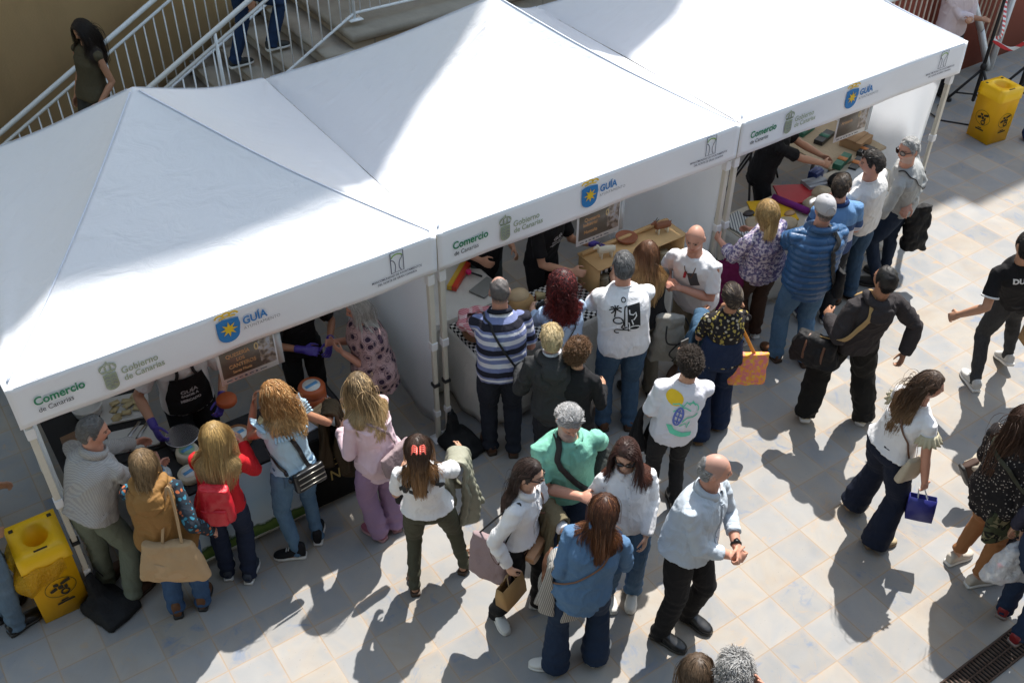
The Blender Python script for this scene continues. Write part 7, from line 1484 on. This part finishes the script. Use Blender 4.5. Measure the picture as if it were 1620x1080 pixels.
# cardboard display shelf
card = plain('display_card', (.56, .35, .155), .8, .1, 7, bs=.05); x0_, x1_, y0_, y1_, zb_, zt_ = 4.59, 5.56, .04, .33, .792, 1.10; bs = (x0_, y0_, zb_); t = thing('display_shelf', bs, 'brown cardboard display shelf on the checked table, goats on top', 'display')
g = G(); g.box(((x0_ + x1_) / 2, (y0_ + y1_) / 2, zt_), x1_ - x0_ + .02, y1_ - y0_ + .02, .012); mkg('top', g, card, t, bs, smooth=False)
for x in (x0_ + .006, (x0_ + x1_) / 2, x1_ - .006): g = G(); g.box((x, (y0_ + y1_) / 2, (zb_ + zt_) / 2 - .004), .012, y1_ - y0_, zt_ - zb_ - .01); mkg('side_panel', g, card, t, bs, smooth=False)
g = G(); g.box(((x0_ + x1_) / 2, y1_ - .004, (zb_ + zt_) / 2 - .004), x1_ - x0_ - .03, .008, zt_ - zb_ - .01); mkg('back_panel', g, card, t, bs, smooth=False); g = G(); g.box(((x0_ + x1_) / 2, (y0_ + y1_) / 2 + .1, zt_ + .02), x1_ - x0_, .03, .03); mkg('top_ridge', g, card, t, bs, smooth=False)
g = G(); g.box((4.84, y0_ - .002, zt_ - .02), .46, .004, .05); mkg('lace_trim', g, chk, t, bs, smooth=False)
def goat(label, c, m, m2, face):
    c = np.asarray(c, float); f = az(face); l = v3(-f[1], f[0], 0); t = thing('goat_figure', tuple(c), label, 'figurine'); g = G(); g.limb([c - f * .06 + Z * .075, c + Z * .08, c + f * .055 + Z * .078], [(.03, .034), (.034, .036), (.03, .034)], lat=l); g.limb([c + f * .055 + Z * .085, c + f * .085 + Z * .12], [.022, .016]); g.limb([c + f * .078 + Z * .125, c + f * .115 + Z * .112], [(.016, .016), (.010, .011)], lat=l)
    for sg in (1, -1): g.limb([c + f * .082 + l * sg * .015 + Z * .13, c + f * .072 + l * sg * .035 + Z * .122], [.006, .004], n=6)
    g.limb([c - f * .075 + Z * .09, c - f * .09 + Z * .105], [.007, .004], n=6); V, F, Nn = vox(g, .004, 2); mk('goat_body', V, F, m, t, tuple(c)); g = G()
    for a in (.045, -.048):
        for sg in (1, -1): g.limb([c + f * a + l * sg * .018 + Z * .055, c + f * a + l * sg * .019 + Z * .004], [.010, .008], n=8)
    mkg('legs', g, m2, t, tuple(c)); g = G()
    for sg in (1, -1): g.limb([c + f * .07 + l * sg * .008 + Z * .138, c + f * .05 + l * sg * .014 + Z * .160], [.005, .002], n=6)
    mkg('horns', g, plain('horn', (.1, .08, .06), .5), t, tuple(c))
cream_f = plain('figure_cream', (.62, .58, .46), .6); goat('cream goat figurine on the cardboard shelf, nearer the dark poster', (4.75, .16, 1.106), cream_f, cream_f, 165); goat('brown and white goat figurine at the right end of the cardboard shelf', (5.40, .18, 1.106), plain('figure_brown', (.20, .07, .03), .6), cream_f, 170)
lathe('bowl', [(.04, 0), (.09, .015), (.10, .04), (.09, .038), (.05, .014)], (5.06, .26, 1.106), plain('terracotta', (.28, .09, .04), .7)); tag(COL.objects[-1], 'terracotta bowl between the two goat figurines', 'bowl')
for i, (x, z) in enumerate(((4.72, .80), (4.86, .80), (5.22, .80), (5.40, .80))):
    c = v3(x, .13, z); t = thing('jar', tuple(c), ['glass jar at the left end inside the cardboard shelf', 'glass jar inside the cardboard shelf, second from the left', 'glass jar inside the cardboard shelf, right of the middle panel', 'glass jar at the right end inside the cardboard shelf'][i], 'jar'); lathe('glass', [(.045, 0), (.05, .01), (.05, .10), (.04, .115)], c, plain('jar_glass', (.30, .25, .16), .1, .2, 12), t, tuple(c)); lathe('lid', [(.044, .115), (.044, .135)], c, plain('jar_lid', (.45, .40, .28), .4), t, tuple(c))
for y, z, lb in ((-.04, .80, 'lower yellow packet at the right end of the checked table'), (.05, .86, 'upper yellow packet by the hands of the bald man')): carton(lb, (5.20, y, z), .10, .06, .03, .1, plain('packet_yellow', (.60, .50, .04), .5), name='packet', cat='packet')
c = v3(4.80, -.66, .52); V, F = soft_bag(c, nrm(v3(.8, -.5, 0)), Z, .30, .24, .46, .16, e=3, seed=51, amp=.014); t = bag('backpack', 'pale grey backpack with black cords beside the woman with brown to blonde hair', V, F, F_((.30, .29, .26), rough=.7), c)
for sg in (1, -1): q = [c + v3(.10 * sg, -.07, .44), c + v3(.12 * sg, -.12, .3), c + v3(-.08 * sg, -.12, .18), c + v3(.02 * sg, -.1, .04)]; strap_of(t, ribbon(q, [v3(-.4, -.9, 0)] * 4, .014, .006), blk_strap)
# ---- third stall
t3 = table(6.30, 8.45, -.16, .42, .79, 'long table of the third stall under a pale cloth', F_((.45, .40, .32)), white_cloth, skirt=('f', 'l')); t4 = table(7.95, 8.80, .44, 1.35, .79, 'side table with boxes at the right of the third tent', F_((.40, .32, .22)), white_cloth, skirt=())
strp = F_((.55, .54, .50), 'knit', (.10, .11, .13), sc=.45, fold=.5)
for i, (c, sx, sy, rot) in enumerate([((6.45, .24, .80), .28, .26, .1), ((6.42, .0, .80), .22, .2, -.1)]): board(['grey striped cloth folded at the back left corner of the third stall', 'grey striped cloth folded at the front left corner of the third stall'][i], c, sx, sy, rot, strp, 'folded_cloth', 'cloth')
def lump(name, label, cat, c, r, m, seed=1, amp=.02, fr=14):
    g = G(); g.ball(c, r); V, F, Nn = vox(g, .011, 3); V = V + Nn * (amp * vnoise(V * fr, seed))[:, None]; V[:, 2] = np.maximum(V[:, 2], c[2] - r[2] * .5 if not np.isscalar(r) else c[2]); return tag(mk(name, V, F, m, None, tuple(c)), label, cat)
board('mustard yellow cloth spread on the third stall', (6.86, .20, .802), .42, .36, -.5, F_((.62, .36, .02), fold=.8), 'folded_cloth', 'cloth'); board('bright red folder lying behind the purple roll', (7.30, .26, .81), .46, .34, -.5, plain('red_card', (.42, .012, .02), .45), 'folder', 'folder')
c0, c1 = v3(7.00, .34, .835), v3(7.10, -.04, .835); t = thing('fabric_roll', tuple(c0), 'purple roll of cloth lying across the third stall', 'roll'); g = G(); g.limb([c0, c1], [.035] * 2, n=16, round_ends=False); mkg('roll', g, F_((.16, .02, .15), fold=.5), t, tuple(c0)); g = G(); g.limb([c0 + (c0 - c1) * .02, c0 - (c0 - c1) * .02], [.02] * 2, n=12, round_ends=False); mkg('core', g, lab_w, t, tuple(c0))
for i, (c, r) in enumerate([((6.78, -.06, .83), (.13, .10, .05)), ((7.20, .0, .86), (.10, .09, .07)), ((7.42, .10, .87), (.11, .09, .07)), ((6.56, .12, .82), (.12, .09, .03))]): lump('woven_bag', ['flat beige woven bag at the front of the yellow cloth', 'beige woven hat-shaped bag behind the grey cap', 'beige woven bag behind the man in sunglasses and striped polo', 'flat beige woven bag beside the striped cloths'][i], 'woven bag', np.array(c), np.array(r), F_((.44, .36, .25), 'knit', (.30, .23, .15), sc=1.2), seed=60 + i)
lump('camera_bag', 'black camera bag on the third stall left of the dark-haired man', 'bag', v3(7.74, .16, .86), v3(.13, .10, .09), blk_f, 66)
gt, ot = plain('green_band', (.02, .13, .08), .5), plain('orange_band', (.50, .17, .04), .5); bk = plain('box_dark', (.02, .022, .024), .4)
for i, (c, sx, sy, sz, rot, m, sp) in enumerate([((8.35, .92, .79), .30, .10, .05, .3, bk, gt), ((8.30, 1.16, .79), .26, .12, .05, .25, gt, ot), ((8.12, .46, .79), .30, .09, .06, .35, gt, ot), ((8.20, .34, .79), .28, .08, .05, .4, bk, ot), ((8.55, .66, .79), .28, .24, .10, .25, plain('cardboard2', (.34, .21, .11), .85, .1, 9), None), ((8.48, .46, .79), .2, .12, .06, .3, bk, ot), ((7.55, .30, .79), .24, .16, .06, -.2, plain('box_grey', (.30, .31, .33), .5), None), ((7.66, .40, .79), .14, .1, .1, .2, plain('box_blue', (.02, .04, .16), .4), None)]):
    carton(['flat black box with a green band at the back of the side table', 'flat green box with an orange band at the far end of the side table', 'flat green box with an orange band near the outstretched hands', 'flat black box with an orange band at the right end of the third stall', 'open cardboard carton on the side table under the pale poster', 'short black box with an orange band beside the carton', 'grey box behind the red folder', 'small blue box behind the camera bag'][i], c, sx, sy, sz, rot, m, sp)
board('grey plastic tray in front of the dark-haired man', (7.98, .16, .81), .42, .26, .3, plain('grey_tray2', (.34, .35, .36), .45), 'tray', 'tray'); board('black tray at the right end of the third stall', (7.80, -.06, .815), .4, .16, .35, plain('black_tray', (.03, .032, .034), .4), 'tray', 'tray')
lathe('bucket', [(.07, 0), (.085, .2), (.09, .2), (.08, .19), (.06, .01)], (8.45, 1.28, .79), plain('bucket_white', (.6, .6, .58), .4)); tag(COL.objects[-1], 'white bucket at the far end of the side table in the third tent', 'bucket')
for i, (x, y) in enumerate(((8.10, 1.5), (7.50, 1.15))):
    t = thing('clothes_stand', (x, y, 0), ['black folding stand at the back of the third tent', 'black folding stand behind the stallholder of the third stall'][i], 'stand', 'black folding stands in the third tent'); bs = (x, y, 0)
    for a in (0, 2.1, 4.2): g = G(); g.limb([(x, y, .75), (x + .32 * math.cos(a), y + .32 * math.sin(a), .012)], [.013, .012], n=8); mkg('leg', g, blk_strap, t, bs)
    g = G(); g.limb([(x, y, .7), (x, y, 1.5)], [.014, .012], n=8); mkg('pole', g, blk_strap, t, bs)
    for dz in (1.1, 1.3): g = G(); g.ball((x + .05, y, dz), (.04, .03, .03)); mkg('clip', g, plain('clip_red', (.45, .03, .02), .4), t, bs)
c = v3(5.84, -.30, .36); V, F = soft_bag(c, nrm(v3(.5, -.85, 0)), Z, .30, .26, .52, .12, e=3, seed=70, amp=.014); t = bag('shopping_bag', 'dark magenta bag hanging between the tent legs and the woman in the flowered blouse', V, F, F_((.13, .012, .07)), c); strap_of(t, handle(c + v3(.05, -.08, .5), c + v3(-.04, .07, .5), c + v3(.10, .02, .72), .02, .005), F_((.13, .012, .07)))
# ---- leg weights
for i, (x, y, a) in enumerate(((.10, -.12, .4), (3.06, -.14, .1), (6.05, -.10, .3))):
    g = G(); R = np.array(Matrix.Rotation(a, 3, 'Z')); g.loft([v3(x, y, 0) + R @ v3(0, o_, z) for z, o_ in ((.004, 0), (.05, 0), (.085, .02), (.13, .09), (.30, .13))], [R @ v3(w, 0, 0) for w in (.15, .145, .12, .06, .03)], [R @ v3(0, w, 0) for w in (.19, .18, .13, .05, .02)], n=32, e=9); V, F, Nn = vox(g, .012, 3); V = V + Nn * (.010 * vnoise(V * 12, i))[:, None]; V[:, 2] = np.maximum(V[:, 2], .004); t = thing('leg_weight', (x, y, 0), ['black cloth weight on the foot of the leg by the left yellow bin', 'black cloth weight on the legs between the left and middle tents', 'black cloth weight on the legs between the middle and right tents'][i], 'weight', 'black weights on the tent legs'); mk('sack', V, F, blk_f, t, (x, y, 0)); g = G(); g.limb([v3(x - .05, y + .10, .22), v3(x, y + .12, .33), v3(x + .03, y + .13, .22)], [(.015, .005)] * 3, n=8); mkg('strap', g, blk_strap, t, (x, y, 0))
# ---- yellow recycling boxes
ym = plain('yellow_card', (.97, .50, .004), .45, .06, 5); ym2 = plain('yellow_card_light', (.98, .55, .006), .45, .05, 5); ik_ = plain('pictogram_black', (.03, .022, .01), .6)
def bin_box(c, rot, label, liner):
    c = np.asarray(c, float); R = np.array(Matrix.Rotation(rot, 3, 'Z')); sx, sy, h = .33, .34, .70; t = thing('recycling_bin', tuple(c), label, 'bin', 'yellow cardboard recycling bins'); bs = tuple(c); q = lambda x, y, z: c + R @ v3(x, y, z)
    g = G(); n = 24
    V = [q(sx_ * sx / 2 * k, sy_ * sy / 2 * k, z) for z, k in ((0.004, .97), (.56, 1.), ) for sx_, sy_ in ((-1, -1), (1, -1), (1, 1), (-1, 1))]; g.add(V, [(0, 1, 5, 4), (1, 2, 6, 5), (2, 3, 7, 6), (3, 0, 4, 7), (3, 2, 1, 0)]); mkg('carton', g, ym, t, bs, smooth=False)
    # lid with a round hole
    g = G(); ang = [math.radians(a) for a in np.linspace(0, 360, 33)[:-1]]; sq = []
    for a in ang: k = 1 / max(abs(math.cos(a)), abs(math.sin(a))); sq.append((math.cos(a) * k, math.sin(a) * k))
    out = [q(x * (sx / 2 + .006), y * (sy / 2 + .006), h) for x, y in sq]; low = [q(x * (sx / 2 + .008), y * (sy / 2 + .008), .56) for x, y in sq]; inn = [q(math.cos(a) * .088, math.sin(a) * .105, h) for a in ang]; inb = [q(math.cos(a) * .085, math.sin(a) * .10, h - .25) for a in ang]
    V = np.array(low + out + inn + inb); m_ = 32; F = [(k * m_ + j, k * m_ + (j + 1) % m_, (k + 1) * m_ + (j + 1) % m_, (k + 1) * m_ + j) for k in range(3) for j in range(m_)]; g.add(V, F); lid = mkg('lid', g, ym2, t, bs, smooth=False)
    g = G(); g.add(inb, [tuple(range(32))]); mkg('bag_inside', g, plain('bin_dark', (.22, .10, .01), .8), t, bs, smooth=False)
    # pictograms: oval ring with packages, word mark below, on the front and left sides
    def mark(fx):
        L = [stroke2(arc(0, 0, .105, .075, 0, 360, 30), .004)]
        for (x, y, w_, h_, a) in ((-.05, -.005, .05, .026, .3), (-.025, .03, .035, .024, -.2), (.04, .035, .07, .025, .25), (.0, .0, .035, .03, .1), (.035, -.005, .022, .03, 0)):
            ca, sa = math.cos(a), math.sin(a); L.append(poly2([(x + ca * u * w_ / 2 - sa * v * h_ / 2, y + sa * u * w_ / 2 + ca * v * h_ / 2) for u, v in ((-1, -.6), (-.6, -1), (1, -1), (1, .8), (.5, 1), (-1, .7))]))
        L += [stroke2(arc(.02, -.045, .026, .02, 0, 360, 16), .013), stroke2([(-.06, -.13), (.06, -.125)], .014), stroke2([(-.03, -.112), (.02, -.108)], .009)]
        V, F = join2(L); mk('pictogram', np.array([fx(x, y) for x, y in V]), F, ik_, t, bs, smooth=False)
    mark(lambda x, y: q(x + .02, -sy / 2 * .985 - .006, .30 + y * 1.2)); mark(lambda x, y: q(-sx / 2 * .985 - .006, -x, .30 + y * 1.2)); mark(lambda x, y: q(sx / 2 * .985 + .006, x, .30 + y * 1.2))
    g = G(); g.box(q(.0, -.145, h + .002), .09, .016, .002, R); g.box(q(-.13, .12, h + .002), .03, .03, .002, R); g.box(q(.13, .13, h + .002), .03, .03, .002, R); mkg('lid_print', g, ik_, lid, bs, smooth=False)
    if liner:
        g = G(); g.grid(lambda U, W: np.array([q(-sx / 2 - .012 - .05 * math.sin(w * math.pi) * (1 + .3 * math.sin(u * 17)) if u < .5 else (-sx / 2 - .01 + (u - .5) * 2 * sx * .85), (sy / 2 - u * 2 * sy) if u < .5 else -sy / 2 - .014 - .055 * math.sin(w * math.pi) * (1 + .35 * math.sin(u * 23)) * (1.2 - u), .57 - w * (.24 if u < .5 else .24 * (1.5 - u)) + .012 * math.sin(u * 21)) for u, w in zip(U, W)]), 50, 12)
        fm, nt, b = nodes('yellow_film'); b.inputs['Base Color'].default_value = (.75, .42, .01, 1); b.inputs['Roughness'].default_value = .25; tr = nt.nodes.new('ShaderNodeBsdfTransparent'); tr.inputs[0].default_value = (1., .85, .25, 1); mx = nt.nodes.new('ShaderNodeMixShader'); mx.inputs[0].default_value = .35; nt.links.new(b.outputs[0], mx.inputs[1]); nt.links.new(tr.outputs[0], mx.inputs[2]); nt.links.new(mx.outputs[0], nt.nodes['Material Output'].inputs[0]); O = N(nt, 'ShaderNodeTexCoord').outputs['Object']; bump(nt, b, noise(nt, O, 30, 4, .6, 1.5), 1., .02)
        mkg('liner', g, fm, t, bs, fix=False)
bin_box((-.165, .175, 0), 0., 'yellow cardboard recycling bin with a plastic liner by the left tent leg', True); bin_box((11.28, .77, 0), -.12, 'yellow cardboard recycling bin by the black tripods at the top right', False)
# ---- black tripods with red and white tape
for i, (x, y, hgt) in enumerate(((11.75, 1.35, 2.0), (12.3, 1.1, 2.2))):
    t = thing('speaker_stand', (x, y, 0), ['black tripod stand behind the yellow bin, nearer the tent', 'black tripod stand behind the yellow bin, nearer the right edge'][i], 'tripod', 'black tripod stands'); bs = (x, y, 0)
    for a in (.4, 2.5, 4.6): g = G(); g.bar((x, y, .55), (x + .42 * math.cos(a), y + .42 * math.sin(a), .02), .03, .02); mkg('leg', g, blk_strap, t, bs, smooth=False); g = G(); g.bar((x, y, .2), (x + .25 * math.cos(a), y + .25 * math.sin(a), .22), .02, .014); mkg('brace', g, blk_strap, t, bs, smooth=False)
    g = G(); g.limb([(x, y, .12), (x, y, hgt)], [.022, .018], n=12); mkg('pole', g, blk_strap, t, bs); g = G(); g.ball((x, y, .58), (.04, .04, .05)); mkg('collar', g, blk_strap, t, bs)
tape, nt, b = nodes('barrier_tape'); O = N(nt, 'ShaderNodeTexCoord').outputs['Object']; x_, y_, z_ = sep(nt, O); k_ = mth(nt, 'GREATER_THAN', mth(nt, 'SINE', mth(nt, 'MULTIPLY', mth(nt, 'ADD', mth(nt, 'ADD', x_, y_), z_), 46.)), 0.); nt.links.new(mixc(nt, k_, (.55, .02, .03), (.7, .7, .7)), b.inputs['Base Color'])
A = [v3(12.72, 1.92, 1.15), v3(12.2, 1.5, .85), v3(11.75, 1.35, .95), v3(12.05, 1.2, .80), v3(12.3, 1.1, 1.15), v3(12.72, 1.92, 1.25)]; o = mkg('barrier_tape', ribbon(A, [v3(-.5, -.8, .2)] * 6, .05, .002), tape, None, tuple(A[0])); tag(o, 'red and white barrier tape strung between the tripods and the gate post', 'tape')
q = [v3(11.4, 1.0, .01), v3(11.15, 1.35, .01), v3(11.2, 1.7, .03), v3(11.45, 2.0, .3), v3(11.75, 2.3, .9)]; g = G(); g.limb(q, [.010] * 5, n=8); tag(mkg('cable', g, blk_strap, None, tuple(q[0])), 'black cable rising by the maroon wall at the top right', 'cable')
c = v3(11.72, .42, .0); V, F = soft_bag(c + Z * .01, v3(1, 0, 0), Z, .3, .26, .36, .2, e=3, seed=80, amp=.02); bag('sports_bag', 'dark blue bag on the ground at the right of the yellow bin by the tripods', V, F, F_((.012, .03, .10)), c)
tt = table(-1.9, -.62, .45, 1.3, .78, 'table under a dark green cloth at the left edge, behind the yellow bin', F_((.010, .022, .018)), F_((.010, .022, .018)), skirt=('f', 'r'))

# ---- small clutter on the counters
rr = random.Random(12)
def card(label, c, rot, group, w=.09, h=.065):
    c = np.asarray(c, float); t = thing('price_card', tuple(c), label, 'price card', group); R = np.array(Matrix.Rotation(rot, 3, 'Z')); dn = nrm(R @ v3(0, .45, 1)); g = G(); g.bar(c + Z * .002, c + dn * h, w, .002, up=R @ v3(0, -1, .4)); mkg('card', g, lab_w, t, tuple(c), smooth=False)
    g = G()
    for k, f in enumerate((.35, .58, .8)): g.bar(c + dn * h * f + R @ v3(-w * .35, -.002, 0), c + dn * h * f + R @ v3(w * (.1 + .12 * k), -.002, 0), .001, .007, up=dn)
    mkg('writing', g, plain('card_ink', (.05, .05, .07), .6), t, tuple(c), smooth=False)
for x, y in ((.62, -.05), (1.12, -.06), (1.52, -.02), (1.72, .12)): card('small white price card standing on the dark counter of the first stall', (x, y, .79), rr.uniform(-.3, .3), 'price cards on the first stall')
for x, y in ((3.62, -.03), (4.12, -.04), (4.46, -.03)): card('small white price card standing on the checked tablecloth', (x, y, .79), rr.uniform(-.3, .3), 'price cards on the checked table')
def wedge(label, c, r, h, rot, m, m2, group):
    c = np.asarray(c, float); t = thing('cheese_wedge', tuple(c), label, 'cheese', group); a = np.linspace(rot, rot + .8, 8); P_ = [c] + [c + v3(r * math.cos(x), r * math.sin(x), 0) for x in a]; n = len(P_); V = np.array(P_ + [q + Z * h for q in P_]); F = [tuple(range(n - 1, -1, -1)), tuple(range(n, 2 * n))] + [(i, (i + 1) % n, n + (i + 1) % n, n + i) for i in range(n)]
    mk('paste', V, F, m, t, tuple(c), smooth=False, fix=True); g = G(); g.grid(lambda U, W: np.stack([c[0] + (r + .002) * np.cos(rot + U * .8), c[1] + (r + .002) * np.sin(rot + U * .8), c[2] + .001 + W * h * .99], 1), 8, 3); mkg('rind', g, m2, t, tuple(c))
for x, y, a in ((1.10, .26, .4), (1.20, .05, 2.), (1.55, .26, 4.), (1.62, .02, 1.1), (.60, .28, 3.)): wedge('pale cheese wedge with a brown rind on the dark counter', (x, y, .792), .10, .06, a, cheese, rind_o, 'cheese wedges on the first stall')
for x, y, a in ((3.70, .12, .4), (4.22, .30, 2.2), (4.36, .12, 3.6)): wedge('pale cheese wedge with an orange rind on the checked tablecloth', (x, y, .792), .09, .06, a, cheese, rind_r, 'cheese wedges on the checked table')
for i, (x, y) in enumerate(((1.74, .30), (2.06, -.06))): lathe('plate', [(.03, 0), (.085, .006), (.10, .016), (.095, .017), (.05, .008)], (x, y, .79), plain('plate_white', (.62, .62, .60), .35)); tag(COL.objects[-1], ['white plate at the back of the dark counter, left of the red cheeses', 'white plate at the front right corner of the dark counter'][i], 'plate')
c = v3(.98, .34, .79); t = thing('kitchen_scale', tuple(c), 'black kitchen scale with a steel pan in front of the apron', 'scale'); g = G(); g.box(c + Z * .04, .22, .20, .08); bevel(mkg('scale_body', g, plain('scale_black', (.02, .02, .022), .4), t, tuple(c), smooth=False), .01); lathe('pan', [(.04, .085), (.12, .09), (.125, .10), (.115, .098)], c, plain('steel', (.5, .5, .52), .25, metal=.9), t, tuple(c))
for i, (x, y, a) in enumerate(((6.62, .28, .2), (6.95, .06, -.4), (7.62, -.02, .5), (6.72, .10, .9))): lump('wallet', ['small dark leather purse at the back of the striped cloths', 'small tan leather purse on the yellow cloth', 'small green leather purse by the black tray', 'small brown leather purse in the middle of the yellow cloth'][i], 'purse', v3(x, y, .815), v3(.07, .045, .022), plain('purse_%d' % i, [(.03, .02, .018), (.35, .2, .09), (.03, .09, .05), (.14, .06, .03)][i], .45), 90 + i, .006)

# ---- back pockets and belt loops on jeans
def pockets(k, m, hgt=-.02):
    p = P[k]; me = p.bot.data; bv = BVHTree.FromPolygons([tuple(np.array(v.co) + p.base) for v in me.vertices], [tuple(f.vertices) for f in me.polygons])
    for sg in (1, -1):
        pts = [(-.055, .055), (.055, .055), (.055, -.045), (0, -.075), (-.055, -.045)]; n = 7; rows = []
        for j in range(n):
            v = 1 - 2 * j / (n - 1)
            for i in range(n):
                u = -1 + 2 * i / (n - 1); x, y = u * .055, v * .06 - (1 - abs(u)) * .018 * (v < -.6); o = p.tc(hgt) - p.F * .5 + p.L * (sg * .075 * p.s + x) + p.up * y; h = bv.ray_cast(Vector(o), Vector(p.F), .7); rows.append((np.array(h[0]) - p.F * .004) if h[0] is not None else o + p.F * .4)
        F = [(j * n + i, j * n + i + 1, (j + 1) * n + i + 1, (j + 1) * n + i) for j in range(n - 1) for i in range(n - 1)]; o_ = mk('back_pocket', np.array(rows), F, m, p.root, p.base, fix=True); so = o_.modifiers.new('s', 'SOLIDIFY'); so.thickness = .005
pockets('4', DEN((.055, .115, .20), (.13, .22, .32))); pockets('36', DEN((.024, .025, .028), (.06, .06, .065))); pockets('6', F_((.062, .062, .042))); pockets('30', DEN((.05, .11, .2), (.11, .19, .29)), -.06)
